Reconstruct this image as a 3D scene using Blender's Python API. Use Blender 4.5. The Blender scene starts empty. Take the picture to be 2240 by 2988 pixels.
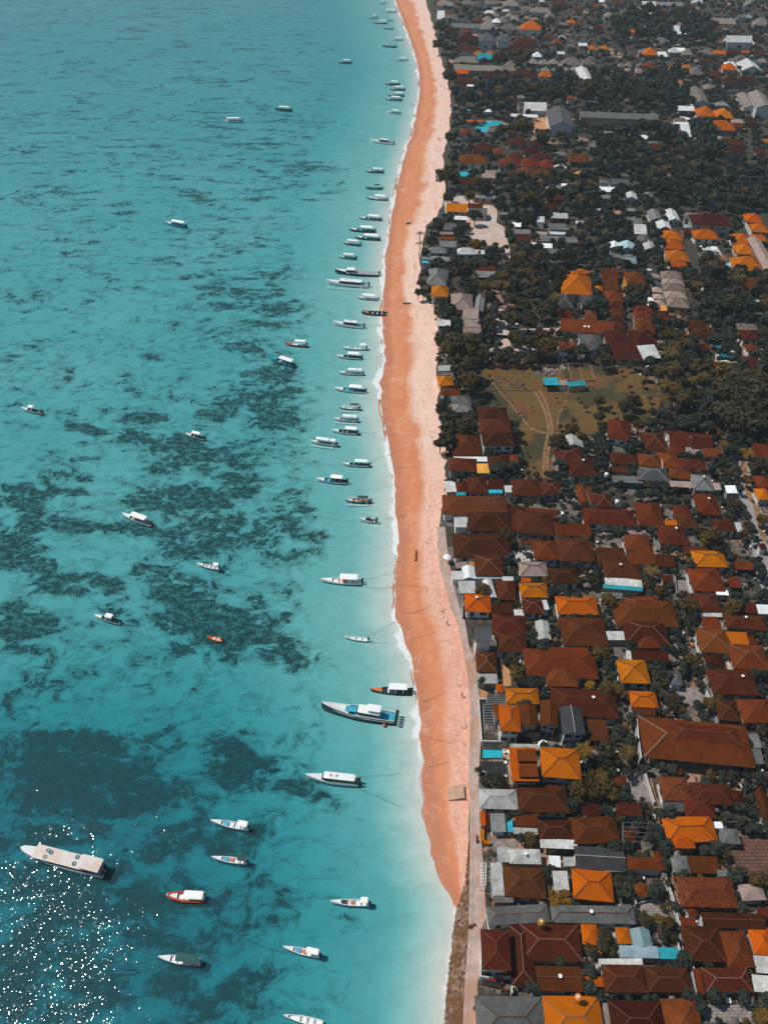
import bpy, math, random
from mathutils import Vector, Matrix, noise as mnoise

scn = bpy.context.scene
COL = scn.collection
R = math.radians

# ------------------------------------------------------------------ camera
CAM_H, PITCH, FPX = 160.0, 44.0, 2273.0          # metres above the sea, degrees below the horizon, focal length (photo pixels)
cam = bpy.data.cameras.new("camera")
cam_ob = bpy.data.objects.new("camera", cam)
COL.objects.link(cam_ob)
cam_ob.location = (0, 0, CAM_H)
cam_ob.rotation_euler = (R(90 - PITCH), 0, 0)
cam.sensor_fit = 'VERTICAL'
cam.sensor_height = 36.0
cam.lens = 36.0 * FPX / 2988.0
cam.clip_start, cam.clip_end = 1.0, 9000.0
scn.camera = cam_ob

# ------------------------------------------------------------------ sun, sky, exposure
SUN = Vector((-0.50, 0.13, 0.86)).normalized()     # towards the sun: over the sea, high
world = bpy.data.worlds.new("World")
scn.world = world
world.use_nodes = True
wn = world.node_tree
sky = wn.nodes.new("ShaderNodeTexSky")
sky.sky_type = 'NISHITA'
sky.sun_disc = False
sky.sun_elevation = math.asin(SUN.z)
sky.sun_rotation = math.atan2(SUN.x, SUN.y)
tint = wn.nodes.new("ShaderNodeMix"); tint.data_type = 'RGBA'; tint.blend_type = 'MULTIPLY'
tint.inputs[0].default_value = 1.0; tint.inputs[7].default_value = (0.80, 1.06, 1.08, 1)
wn.links.new(sky.outputs[0], tint.inputs[6])
wn.links.new(tint.outputs[2], wn.nodes["Background"].inputs[0])
wn.nodes["Background"].inputs[1].default_value = 0.072
sl = bpy.data.lights.new("sun", 'SUN')
sl.energy, sl.angle, sl.color = 3.7, R(0.53), (1.0, 0.95, 0.88)
so = bpy.data.objects.new("sun", sl)
COL.objects.link(so)
so.location = (-300, 100, 500)
so.rotation_euler = SUN.to_track_quat('Z', 'Y').to_euler()
scn.view_settings.view_transform = 'Standard'
scn.view_settings.look = 'None'
scn.view_settings.exposure = 0.0
scn.view_settings.gamma = 1.0

# ------------------------------------------------------------------ helpers
SP, CP = math.sin(R(PITCH)), math.cos(R(PITCH))
ZG = 2.0                                            # level of the village ground

def world_at(px, py, z=0.0):
    """photo pixel -> point of the place at height z"""
    a, b = (px - 1120.0) / FPX, (py - 1494.0) / FPX
    dy, dz = CP - b * SP, -SP - b * CP
    k = (z - CAM_H) / dz
    return Vector((a * k, dy * k, z))

def pixel_of(p):
    v = Vector((p[0], p[1], p[2] - CAM_H))
    f = v.y * CP - v.z * SP
    u = v.y * SP + v.z * CP
    return 1120 + FPX * v.x / f, 1494 - FPX * u / f

def px_per_m(py, z=ZG):
    b = (py - 1494.0) / FPX
    return FPX * (SP + b * CP) / (CAM_H - z)

def tag(o, label=None, cat=None, group=None, kind=None):
    if label: o["label"] = label
    if cat: o["category"] = cat
    if group: o["group"] = group
    if kind: o["kind"] = kind
    return o

def empty(name, loc, rz=0.0):
    o = bpy.data.objects.new(name, None)
    o.empty_display_size = 0.5
    COL.objects.link(o)
    o.location = loc
    o.rotation_euler = (0, 0, rz)
    return o

class MB:
    """collects polygons, builds ONE mesh object"""
    def __init__(s):
        s.v, s.f, s.uv, s.mi = [], [], [], []
    def poly(s, pts, uv=None, mi=0):
        n = len(s.v)
        s.v += [tuple(p) for p in pts]
        s.f.append(tuple(range(n, n + len(pts))))
        s.uv.append(uv if uv else [(p[0], p[1]) for p in pts])
        s.mi.append(mi)
    def box(s, x0, y0, z0, x1, y1, z1, mi=0):
        a = [(x0,y0,z0),(x1,y0,z0),(x1,y1,z0),(x0,y1,z0),(x0,y0,z1),(x1,y0,z1),(x1,y1,z1),(x0,y1,z1)]
        for q in ((3,2,1,0),(4,5,6,7),(0,1,5,4),(1,2,6,5),(2,3,7,6),(3,0,4,7)):
            pts = [a[i] for i in q]
            if q in ((0,1,5,4),(2,3,7,6)): uv = [(p[0], p[2]) for p in pts]
            elif q in ((1,2,6,5),(3,0,4,7)): uv = [(p[1], p[2]) for p in pts]
            else: uv = [(p[0], p[1]) for p in pts]
            s.poly(pts, uv, mi)
    def bar(s, a, b, r=0.05, n=6, r2=None, mi=0):
        a, b = Vector(a), Vector(b)
        d = (b - a)
        if d.length < 1e-6: return
        d.normalize()
        u = d.cross(Vector((0, 0, 1)))
        if u.length < 1e-3: u = Vector((1, 0, 0))
        u.normalize()
        w = d.cross(u)
        r2 = r if r2 is None else r2
        A = [a + (u * math.cos(t) + w * math.sin(t)) * r for t in [2*math.pi*i/n for i in range(n)]]
        B = [b + (u * math.cos(t) + w * math.sin(t)) * r2 for t in [2*math.pi*i/n for i in range(n)]]
        for i in range(n):
            j = (i + 1) % n
            s.poly([A[j], A[i], B[i], B[j]], mi=mi)
        s.poly(A, mi=mi); s.poly(B[::-1], mi=mi)
    def tube(s, pts, r=0.05, n=5):
        for i in range(len(pts) - 1): s.bar(pts[i], pts[i+1], r, n)
    def lathe(s, c, prof, n=12, mi=0):
        rings = [[(c[0] + r*math.cos(2*math.pi*i/n), c[1] + r*math.sin(2*math.pi*i/n), c[2] + z) for i in range(n)] for r, z in prof]
        for a, b in zip(rings, rings[1:]):
            for i in range(n):
                j = (i + 1) % n
                s.poly([a[i], a[j], b[j], b[i]], mi=mi)
        s.poly(rings[0][::-1], mi=mi); s.poly(rings[-1], mi=mi)
    def mesh(s, name):
        me = bpy.data.meshes.new(name)
        me.from_pydata(s.v, [], s.f)
        l = me.uv_layers.new(name="UVMap")
        flat = []
        for u in s.uv:
            for c in u: flat += [c[0], c[1]]
        l.data.foreach_set("uv", flat)
        if any(s.mi): me.polygons.foreach_set("material_index", s.mi)
        return me
    def build(s, name, mats, parent=None, smooth=False):
        me = s.mesh(name)
        for m in (mats if isinstance(mats, (list, tuple)) else [mats]): me.materials.append(m)
        if smooth: me.polygons.foreach_set("use_smooth", [True] * len(me.polygons))
        o = bpy.data.objects.new(name, me)
        COL.objects.link(o)
        if parent is not None: o.parent = parent
        return o

def copy_thing(src, loc, rz=None, scale=None):
    kids = {}
    for o in bpy.data.objects:
        if o.parent is not None: kids.setdefault(o.parent.name, []).append(o)
    def rec(o, par):
        c = o.copy(); COL.objects.link(c)
        if par is not None: c.parent = par
        for k in kids.get(o.name, []): rec(k, c)
        return c
    c = rec(src, None)
    c.location = loc
    if rz is not None: c.rotation_euler = (0, 0, rz)
    if scale is not None: c.scale = scale if isinstance(scale, tuple) else (scale,) * 3
    return c

# ------------------------------------------------------------------ materials
def new_mat(name):
    m = bpy.data.materials.new(name)
    m.use_nodes = True
    nt = m.node_tree
    return m, nt, nt.nodes["Principled BSDF"]

def N(nt, typ, **kw):
    n = nt.nodes.new(typ)
    for k, v in kw.items():
        if k.startswith("i_"):
            key = k[2:]
            n.inputs[int(key) if key.isdigit() else key].default_value = v
        else: setattr(n, k, v)
    return n

def math_n(nt, op, a, b=None, clamp=False):
    n = nt.nodes.new("ShaderNodeMath"); n.operation = op; n.use_clamp = clamp
    for i, x in enumerate((a, b)):
        if x is None: continue
        if isinstance(x, (int, float)): n.inputs[i].default_value = x
        else: nt.links.new(x, n.inputs[i])
    return n.outputs[0]

def mix_c(nt, fac, a, b, blend='MIX'):
    n = nt.nodes.new("ShaderNodeMix"); n.data_type = 'RGBA'; n.blend_type = blend
    for i, x in ((0, fac), (6, a), (7, b)):
        if isinstance(x, (int, float)): n.inputs[i].default_value = x
        elif isinstance(x, (tuple, list)): n.inputs[i].default_value = (x[0], x[1], x[2], 1)
        else: nt.links.new(x, n.inputs[i])
    return n.outputs[2]

def smooth(nt, x, lo, hi):
    n = nt.nodes.new("ShaderNodeMapRange"); n.interpolation_type = 'SMOOTHSTEP'
    nt.links.new(x, n.inputs[0])
    n.inputs[1].default_value = lo; n.inputs[2].default_value = hi
    return n.outputs[0]

def noise_n(nt, vec, scale, detail=4, rough=0.55, dist=0.0):
    n = nt.nodes.new("ShaderNodeTexNoise")
    n.inputs["Scale"].default_value = scale; n.inputs["Detail"].default_value = detail
    n.inputs["Roughness"].default_value = rough; n.inputs["Distortion"].default_value = dist
    if vec is not None: nt.links.new(vec, n.inputs["Vector"])
    return n.outputs[0]

def scaled(nt, vec, s):
    n = nt.nodes.new("ShaderNodeMapping"); n.inputs["Scale"].default_value = s
    nt.links.new(vec, n.inputs[0])
    return n.outputs[0]

def bump(nt, p, h, strength=0.5, dist=0.1):
    b = nt.nodes.new("ShaderNodeBump"); b.inputs["Strength"].default_value = strength; b.inputs["Distance"].default_value = dist
    nt.links.new(h, b.inputs["Height"]); nt.links.new(b.outputs[0], p.inputs["Normal"])

def paint(name, c, rough=0.6, var=0.15, scale=1.5, metallic=0.0, dirt=None):
    m, nt, p = new_mat(name)
    g = N(nt, "ShaderNodeNewGeometry")
    n1 = noise_n(nt, g.outputs["Position"], scale, 5, 0.6)
    dk = tuple(x * (1 - 2 * var) for x in c) if dirt is None else dirt
    f = smooth(nt, n1, 0.35, 0.75)
    nt.links.new(mix_c(nt, math_n(nt, 'MULTIPLY', f, 0.7), c, dk), p.inputs["Base Color"])
    p.inputs["Roughness"].default_value = rough
    p.inputs["Metallic"].default_value = metallic
    return m

def roof_mat(name, c, lich, lich_amt=0.5, tile=3.2, rough=0.7, var=0.25, metal=False, panel=0.0, rnd=0.72):
    """roof covering: courses across the slope (v) or corrugation along it (u), mossy speckle, house-to-house variation"""
    m, nt, p = new_mat(name)
    uv = N(nt, "ShaderNodeUVMap").outputs[0]
    g = N(nt, "ShaderNodeNewGeometry").outputs["Position"]
    oi = N(nt, "ShaderNodeObjectInfo")
    sp = N(nt, "ShaderNodeSeparateXYZ"); nt.links.new(uv, sp.inputs[0])
    w1 = math_n(nt, 'SINE', math_n(nt, 'MULTIPLY', sp.outputs[0 if metal else 1], 2 * math.pi * tile))
    w2 = math_n(nt, 'SINE', math_n(nt, 'MULTIPLY', sp.outputs[0], 2 * math.pi * 2.0))
    big = noise_n(nt, g, 0.35, 4, 0.6)
    sm = noise_n(nt, g, 3.0, 4, 0.7)
    s2 = noise_n(nt, g, 1.1, 6, 0.75, 0.4)
    dark = tuple(x * (1 - var) for x in c)
    col = mix_c(nt, smooth(nt, big, 0.35, 0.65), c, dark)
    col = mix_c(nt, math_n(nt, 'MULTIPLY', smooth(nt, s2, 0.46, 0.62), lich_amt), col, lich)
    col = mix_c(nt, math_n(nt, 'MULTIPLY', smooth(nt, sm, 0.5, 0.68), lich_amt), col, lich)
    col = mix_c(nt, math_n(nt, 'MULTIPLY', smooth(nt, s2, 0.44, 0.32), 0.35), col, tuple(min(.8, x * 1.7) for x in c))
    col = mix_c(nt, math_n(nt, 'MULTIPLY', smooth(nt, w1, 0.4, 1.0), 0.22), col, tuple(x * 0.45 for x in c))
    if panel:
        br = N(nt, "ShaderNodeTexBrick")
        br.inputs["Scale"].default_value = 1.0; br.inputs["Mortar Size"].default_value = 0.02
        br.inputs["Brick Width"].default_value = 1.0; br.inputs["Row Height"].default_value = 1.9
        br.inputs["Color1"].default_value = (1, 1, 1, 1); br.inputs["Color2"].default_value = (0.55, 0.55, 0.55, 1)
        br.inputs["Mortar"].default_value = (0.35, 0.35, 0.35, 1)
        nt.links.new(uv, br.inputs["Vector"])
        col = mix_c(nt, panel, col, br.outputs[0], 'MULTIPLY')
    v = math_n(nt, 'ADD', math_n(nt, 'MULTIPLY', oi.outputs["Random"], rnd), 0.98 - rnd / 2)
    hsv = N(nt, "ShaderNodeHueSaturation")
    nt.links.new(col, hsv.inputs["Color"]); nt.links.new(v, hsv.inputs["Value"])
    hue = math_n(nt, 'ADD', math_n(nt, 'MULTIPLY', math_n(nt, 'FRACT', math_n(nt, 'MULTIPLY', oi.outputs["Random"], 7.13)), 0.022), 0.491)
    nt.links.new(hue, hsv.inputs["Hue"])
    nt.links.new(hsv.outputs[0], p.inputs["Base Color"])
    p.inputs["Roughness"].default_value = rough
    p.inputs["Specular IOR Level"].default_value = 0.25 if metal else 0.05
    bump(nt, p, math_n(nt, 'ADD', w1, math_n(nt, 'MULTIPLY', sm, 2.0)), 0.35, 0.05)
    return m

M = {}
M['r'] = roof_mat("brown_tile", (0.082, 0.0165, 0.0045), (0.042, 0.013, 0.006), 0.6, panel=0.16)
M['m'] = roof_mat("rust_tile", (0.150, 0.030, 0.006), (0.080, 0.020, 0.006), 0.45, panel=0.16)
M['o'] = roof_mat("orange_tile", (0.47, 0.104, 0.001), (0.34, 0.072, 0.001), 0.30, var=0.12, rnd=0.25)
M['s'] = roof_mat("speckled_tile", (0.105, 0.030, 0.010), (0.19, 0.055, 0.008), 0.7)
M['g'] = roof_mat("grey_sheet", (0.20, 0.20, 0.19), (0.12, 0.115, 0.11), 0.6, 4.0, metal=True, panel=0.4)
M['d'] = roof_mat("charcoal_tile", (0.085, 0.085, 0.090), (0.06, 0.06, 0.06), 0.5)
M['w'] = roof_mat("pale_sheet", (0.60, 0.59, 0.56), (0.33, 0.29, 0.26), 0.55, 4.0, metal=True, panel=0.45)
M['W'] = roof_mat("white_sheet", (0.82, 0.83, 0.82), (0.65, 0.66, 0.65), 0.3, 4.0, metal=True)
M['p'] = roof_mat("pink_grey_shingle", (0.34, 0.245, 0.205), (0.20, 0.15, 0.13), 0.6)
M['k'] = roof_mat("thatch", (0.24, 0.20, 0.17), (0.13, 0.11, 0.10), 0.6, 5.0)
M['t'] = roof_mat("turquoise_sheet", (0.02, 0.36, 0.44), (0.02, 0.25, 0.31), 0.4, 3.0, metal=True)
M['b'] = roof_mat("pale_blue_sheet", (0.30, 0.44, 0.48), (0.36, 0.44, 0.46), 0.3, 3.0, metal=True)
M['y'] = roof_mat("ochre_sheet", (0.62, 0.27, 0.06), (0.5, 0.22, 0.06), 0.3)
COLWORD = dict(r='dark brown', m='rust-red', o='orange', s='speckled brown', g='grey', d='charcoal', w='pale grey', W='white',
               p='pinkish grey', k='thatched grey', t='turquoise', b='pale blue', y='ochre')
M['wall_white'] = paint("white_plaster", (0.62, 0.61, 0.58), 0.8, 0.2, 0.8)
M['wall_grey'] = paint("grey_render", (0.30, 0.30, 0.29), 0.85, 0.2, 0.8)
M['wall_tan'] = paint("cream_plaster", (0.55, 0.34, 0.22), 0.85, 0.2, 0.8)
M['wall_teal'] = paint("teal_paint", (0.05, 0.16, 0.17), 0.7, 0.2, 0.8)
M['wall_ochre'] = paint("ochre_paint", (0.60, 0.27, 0.03), 0.7, 0.15, 0.8)
M['wall_brick'] = paint("terracotta_brick", (0.33, 0.13, 0.07), 0.85, 0.2, 1.2)
M['ridge_light'] = paint("mortar_ridge", (0.21, 0.10, 0.062), 0.8, 0.25, 2.0)
M['ridge_rust'] = paint("rust_ridge", (0.125, 0.032, 0.010), 0.8, 0.25, 2.0)
M['ridge_dark'] = paint("dark_ridge", (0.10, 0.03, 0.015), 0.8, 0.25, 2.0)
M['glass'] = paint("dark_window_glass", (0.02, 0.03, 0.035), 0.15, 0.1)
M['wood'] = paint("dark_wood", (0.10, 0.055, 0.03), 0.7, 0.2, 3.0)
M['concrete'] = paint("concrete", (0.34, 0.30, 0.28), 0.9, 0.2, 0.7)
M['stone'] = paint("temple_stone", (0.20, 0.17, 0.15), 0.9, 0.25, 2.0)
M['black'] = paint("black_rubber", (0.012, 0.013, 0.014), 0.45, 0.1)
M['steel'] = paint("steel", (0.45, 0.45, 0.45), 0.4, 0.1, 2.0, 0.6)
M['white'] = paint("white_gelcoat", (0.80, 0.80, 0.78), 0.35, 0.08, 0.8)
M['canvas'] = paint("white_canvas", (0.84, 0.83, 0.80), 0.8, 0.05, 0.6)
M['hull_teal'] = paint("teal_hull_paint", (0.01, 0.17, 0.21), 0.4, 0.15, 0.8)
M['hull_blue'] = paint("bright_blue_hull_paint", (0.0, 0.33, 0.48), 0.4, 0.1, 0.8)
M['hull_dark'] = paint("dark_hull_paint", (0.018, 0.035, 0.042), 0.4, 0.15, 0.8)
M['hull_grey'] = paint("grey_hull_paint", (0.33, 0.35, 0.35), 0.5, 0.15, 0.8)
M['hull_orange'] = paint("orange_hull_paint", (0.66, 0.14, 0.02), 0.4, 0.1, 0.8)
M['hull_red'] = paint("red_hull_paint", (0.50, 0.055, 0.010), 0.4, 0.1, 0.8)
M['deck_tan'] = paint("worn_deck", (0.66, 0.61, 0.57), 0.8, 0.2, 0.35, dirt=(0.62, 0.38, 0.27))
M['deck_blue'] = paint("blue_deck", (0.03, 0.36, 0.50), 0.5, 0.15, 1.0)
M['deck_orange'] = paint("orange_deck", (0.70, 0.20, 0.05), 0.5, 0.15, 1.0)
M['green_canvas'] = paint("green_canvas", (0.012, 0.085, 0.080), 0.8, 0.1, 1.0)
M['dark_canvas'] = paint("dark_canvas", (0.035, 0.055, 0.055), 0.8, 0.1, 1.0)
M['bark'] = paint("bark", (0.10, 0.075, 0.055), 0.9, 0.3, 3.0)

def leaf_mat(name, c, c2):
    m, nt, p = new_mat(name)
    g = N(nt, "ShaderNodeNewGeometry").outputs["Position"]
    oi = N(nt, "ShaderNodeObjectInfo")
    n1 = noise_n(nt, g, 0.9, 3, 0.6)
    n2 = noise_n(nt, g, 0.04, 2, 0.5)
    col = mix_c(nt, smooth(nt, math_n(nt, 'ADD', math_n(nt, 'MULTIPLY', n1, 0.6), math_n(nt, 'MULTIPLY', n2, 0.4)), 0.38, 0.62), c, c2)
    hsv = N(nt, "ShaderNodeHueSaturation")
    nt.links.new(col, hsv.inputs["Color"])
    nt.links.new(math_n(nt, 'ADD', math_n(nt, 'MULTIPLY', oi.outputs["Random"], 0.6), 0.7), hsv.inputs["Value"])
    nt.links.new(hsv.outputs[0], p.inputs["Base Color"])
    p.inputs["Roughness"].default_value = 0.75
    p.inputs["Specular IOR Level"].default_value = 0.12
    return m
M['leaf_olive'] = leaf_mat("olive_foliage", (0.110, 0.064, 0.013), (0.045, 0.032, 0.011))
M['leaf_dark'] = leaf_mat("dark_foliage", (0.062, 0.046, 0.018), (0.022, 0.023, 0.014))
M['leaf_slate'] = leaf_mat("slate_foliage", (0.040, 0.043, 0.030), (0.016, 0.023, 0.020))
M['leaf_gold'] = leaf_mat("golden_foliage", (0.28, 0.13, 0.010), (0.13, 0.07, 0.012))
M['leaf_palm'] = leaf_mat("palm_foliage", (0.13, 0.070, 0.015), (0.050, 0.036, 0.014))

# ------------------------------------------------------------------ shoreline, beach, sea
S = 2240.0 / 1658.0
WATER = [(852,-260),(846,-140),(850,-60),(854,0),(868,40),(883,80),(893,110),(902,140),(906,175),(904,210),(898,250),(889,290),(875,330),(864,370),(853,430),(845,470),(837,510),(834,560),
         (829,600),(828,640),(824,690),(829,740),(831,780),(822,830),(823,880),(834,930),(844,985),(852,1040),(857,1100),(858,1150),(857,1200),(854,1250),
         (855,1300),(862,1340),(874,1390),(886,1440),(895,1490),(907,1540),(915,1600),(917,1650),(911,1700),(916,1750),(926,1800),(941,1850),(956,1900),
         (970,1950),(973,1985),(971,2010),(967,2060),(962,2120),(956,2180),(950,2240),(944,2320)]
BACK = [(905,-260),(908,-140),(912,-60),(918,0),(935,60),(946,110),(960,160),(972,200),(973,250),(968,290),(957,340),(958,380),(960,430),(945,470),(914,510),(907,560),(905,600),(908,640),
        (938,665),(945,720),(945,780),(945,840),(945,900),(960,960),(966,1000),(960,1050),(955,1100),(948,1140),(944,1180),(950,1222),(967,1271),(984,1329),
        (997,1355),(1007,1428),(1013,1455),(1018,1500),(1016,1560),(1016,1600),(1014,1640),(1012,1700),(1014,1760),(1017.7,1806),(1018,1870),(1017,1940),(1015,2029),(1008,2103),(1003.5,2211),(1000,2320)]
WATER = [(x * S, y * S) for x, y in WATER]
BACK = [(x * S, y * S) for x, y in BACK]
def sstep(a, b, x):
    t = min(1, max(0, (x - a) / (b - a)))
    return t * t * (3 - 2 * t)
def curve_x(tab, y):
    if y <= tab[0][1]: return tab[0][0]
    for (x0, y0), (x1, y1) in zip(tab, tab[1:]):
        if y <= y1:
            t = (y - y0) / (y1 - y0)
            return x0 + (x1 - x0) * t
    return tab[-1][0]
def fbm(x, y, z=0.0, o=4):
    return mnoise.fractal(Vector((x, y, z)), 1.0, 2.0, o)

ROWS = [(None, 5200.0), (None, 3200.0), (None, 2200.0), (None, 1600.0), (None, 1250.0)]
y = -200.0
while y <= 3120:
    ROWS.append((y, world_at(1120, y, 0).y)); y += 11.0
ROWS.append((3200.0, world_at(1120, 3200, 0).y))
ROWS.append((3400.0, world_at(1120, 3400, 0).y))

def row_px(r):
    return r[0] if r[0] is not None else -200.0
def wx(tab, r):
    """world X of a curve on this row, with small natural wiggle"""
    py = row_px(r)
    X = world_at(curve_x(tab, py), py, 0).x
    if r[0] is None: X = X * 1.0
    return X
shore = [wx(WATER, r) + 1.1 * fbm(0, r[1] * 0.05) + 0.7 * fbm(3, r[1] * 0.17) for r in ROWS]
back = [wx(BACK, r) + (1.6 * fbm(9, r[1] * 0.09) + .8 * fbm(5, r[1] * .4)) * sstep(1560, 1450, row_px(r)) for r in ROWS]
back = [max(b, s + 3) for b, s in zip(back, shore)]

# seagrass and reef cover: ellipses (centre, radii, strength) read off the photograph
GRASS = """680 360 110 10 .8;720 400 70 14 .6;620 300 70 8 .4;430 610 60 10 .6;540 640 100 30 .6;560 605 80 12 .7;440 430 25 8 .7;360 570 40 20 .5;330 620 60 8 .4;530 525 40 6 .6
560 670 120 22 .7;480 690 60 12 .6;590 700 50 12 .7;330 765 30 7 1;540 740 60 20 .7;560 850 110 45 .8;590 800 60 20 .8;600 900 60 40 .8;470 860 50 22 .7;250 880 40 8 .7;170 920 30 9 1
205 930 22 9 1;310 900 50 13 .9;380 960 70 22 1;350 1000 50 18 1;290 940 35 14 1;480 990 90 35 .9;520 1040 60 30 .9;650 980 25 15 .6;430 1070 90 28 1.1;340 1080 60 20 1.1
130 1018 38 7 1;95 1035 14 10 1;185 1035 18 10 1;110 1060 55 10 1;165 1060 40 9 1;45 1050 34 12 1.1;20 1080 40 12 1;70 1075 30 9 1;65 1118 27 22 1.1;110 1120 30 10 .8;165 1135 42 16 1.1;250 1135 70 11 1
350 1150 50 14 1;430 1170 70 25 1;290 1160 30 9 .8;20 1185 58 38 1.15;60 1200 30 15 .9;115 1240 42 30 1.15;165 1255 30 9 .9;85 1225 40 9 .9;205 1245 32 12 1.1;240 1262 25 14 1;150 1275 45 10 1
330 1222 40 7 1;295 1235 16 8 .9;270 1205 14 8 .6;520 1140 80 50 .8;480 1230 60 20 .5;390 1280 70 40 1.05;340 1300 40 20 .8;420 1330 70 40 1.1;340 1330 28 7 .9;250 1322 40 7 1;190 1345 28 7 .9;285 1345 25 12 .9
480 1370 70 40 1.1;400 1400 40 18 .8;500 1420 50 20 .8;40 1340 70 35 1.15;95 1355 30 12 .9;40 1395 42 20 .9;620 1420 60 28 .9;550 1340 60 40 .7;600 1390 50 25 .8;620 1130 50 30 .7;660 1110 30 20 .7;690 1180 30 40 .7;640 1200 45 20 .7
580 1210 40 20 .5;640 1070 40 20 .5;520 1660 60 42 1.1;500 1620 45 20 .9;640 1700 45 22 .8;700 1725 48 20 .7;680 1690 30 20 .6;60 1640 130 66 1;150 1595 130 30 .9;180 1660 150 55 1;100 1720 150 45 1;260 1750 120 45 .9;330 1705 50 35 .8
120 1800 150 26 .9;420 1800 100 35 .9;330 1830 80 35 .9;280 1800 60 36 .8;470 1830 80 30 .8;530 1790 80 20 .8;200 1880 100 36 .9;100 1930 140 60 .9;250 1960 150 60 .95;400 1960 70 36 .8;330 2020 120 50 .9;150 2030 150 60 .8
60 2080 100 60 .75;200 2110 140 60 .75;330 2110 80 40 .8;500 2130 60 50 .85;420 2190 60 40 .9;590 1990 60 28 .6;620 1950 50 36 .6;560 1890 40 30 .6;30 2170 80 50 .7;700 430 60 12 .5;640 620 40 14 .4;60 780 60 7 .4;60 700 50 8 .35;250 700 50 6 .3;160 600 60 6 .3;520 850 170 260 .42;420 1120 200 140 .40;620 700 120 130 .36;150 1100 170 120 .30;350 1350 220 130 .36;80 1330 110 120 .34;620 1280 110 200 .30;470 560 180 120 .30;180 1500 200 90 .34;330 930 120 120 .32"""
ELL = []
for line in GRASS.replace("\n", ";").split(";"):
    a = [float(q) for q in line.split()]
    if len(a) == 5: ELL.append((a[0]*S, a[1]*S, a[2]*S, a[3]*S, a[4]))
def cover(px, py):
    v = 0.0
    for cx, cy, rx, ry, s in ELL:
        if abs(px - cx) > 1.7 * rx or abs(py - cy) > 1.7 * ry: continue
        q = ((px - cx) / rx) ** 2 + ((py - cy) / ry) ** 2
        if q < 2.8: v = max(v, s * max(0.0, 1.0 - 0.36 * q))
    v = max(v, 0.16 if 300 < py < 2100 else 0.08)
    if py > 2050: v = max(v, 0.46 * sstep(1050, 650, px) * sstep(2000, 2200, py))
    xs_ = curve_x(WATER, py)
    v -= 0.9 * sstep(xs_ - 330, xs_ - 120, px) * (1 - v)
    return v
def sea_depth(px, py, d):
    """metres of water at d metres from the waterline"""
    deep = 1.55 + 2.2 * sstep(1700, 2500, py) + 0.5 * sstep(1900, 2500, py) * sstep(1000, 500, px) + 0.6 * sstep(700, 100, py)
    run = 48.0 + 12 * sstep(1500, 2600, py) + 20 * sstep(900, 200, py)
    t = min(1.0, d / run)
    base = (0.10 + 0.04 * sstep(1900, 2500, py)) * min(d, 12) + (deep - 0.6) * (t * t * (3 - 2 * t))
    return max(0.0, base)

def grid_object(name, rows_pts, mat, attrs=None, kind='structure'):
    nr, nc = len(rows_pts), len(rows_pts[0])
    v = [p for r in rows_pts for p in r]
    f = [(i*nc+j, (i+1)*nc+j, (i+1)*nc+j+1, i*nc+j+1) for i in range(nr-1) for j in range(nc-1)]
    me = bpy.data.meshes.new(name)
    me.from_pydata(v, [], f)
    for k, vals in (attrs or {}).items():
        a = me.attributes.new(k, 'FLOAT', 'POINT'); a.data.foreach_set("value", vals)
    me.materials.append(mat)
    me.polygons.foreach_set("use_smooth", [True] * len(me.polygons))
    me.update()
    o = bpy.data.objects.new(name, me); COL.objects.link(o)
    o["kind"] = kind
    return o

NCOL = 130
sea_rows, bed_rows, a_depth, a_dist, a_cov, a_soft, a_str = [], [], [], [], [], [], []
for r, sx in zip(ROWS, shore):
    py = row_px(r)
    xs = [-5000.0, -2500.0, -1200.0]
    left = world_at(-330, py, 0).x
    if r[0] is None: left = -900.0
    xs += [left + (sx - left) * (1 - (1 - i / NCOL) ** 1.25) for i in range(NCOL + 1)]
    sr, br = [], []
    for X in xs:
        d = max(0.0, sx - X)
        px, _ = pixel_of((X, r[1], 0))
        dep = sea_depth(px, py, d)
        dep *= 1 + 0.12 * fbm(X * 0.02, r[1] * 0.02, 7)
        sr.append((X, r[1], 0.0)); br.append((X, r[1], -0.25 * dep - 0.02 if d > 0 else 0.0))
        a_depth.append(dep); a_dist.append(d); a_cov.append(0.72 * cover(px, py) if r[0] is not None else 0.0); a_soft.append(sstep(1750, 2250, py)); a_str.append(0.7 + 2.0 * sstep(1100, 400, py))
    sr.append((sx + 2.5, r[1], 0.0)); a_depth.append(0); a_dist.append(-2.5); a_cov.append(-1); a_soft.append(0); a_str.append(0)
    br.append((sx + 2.5, r[1], 0.12))
    sea_rows.append(sr); bed_rows.append(br)

def attr(nt, name):
    n = N(nt, "ShaderNodeAttribute"); n.attribute_name = name
    return n.outputs["Fac"]

# seabed: pale sand with seagrass and reef patches
m, nt, p = new_mat("seabed_sand_and_seagrass")
pos = N(nt, "ShaderNodeNewGeometry").outputs["Position"]
cov = attr(nt, "cover")
rot = N(nt, "ShaderNodeMapping"); rot.inputs["Rotation"].default_value = (0, 0, 0.42); rot.inputs["Scale"].default_value = (0.80, 1.12, 0)
nt.links.new(pos, rot.inputs[0]); rp = rot.outputs[0]
n_a = noise_n(nt, rp, 0.055, 9, 0.70, 1.3)
n_b = noise_n(nt, rp, 0.24, 8, 0.74, 0.8)
n_d = noise_n(nt, scaled(nt, pos, (0.30, 1.5, 0)), 0.11, 6, 0.68, 0.6)
n_c = noise_n(nt, scaled(nt, pos, (0.6, 1.4, 0)), 0.8, 6, 0.75)
soft = attr(nt, "softness"); strk = attr(nt, "streaks")
k = math_n(nt, 'ADD', cov, math_n(nt, 'MULTIPLY', math_n(nt, 'SUBTRACT', n_a, 0.5), 2.2))
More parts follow.
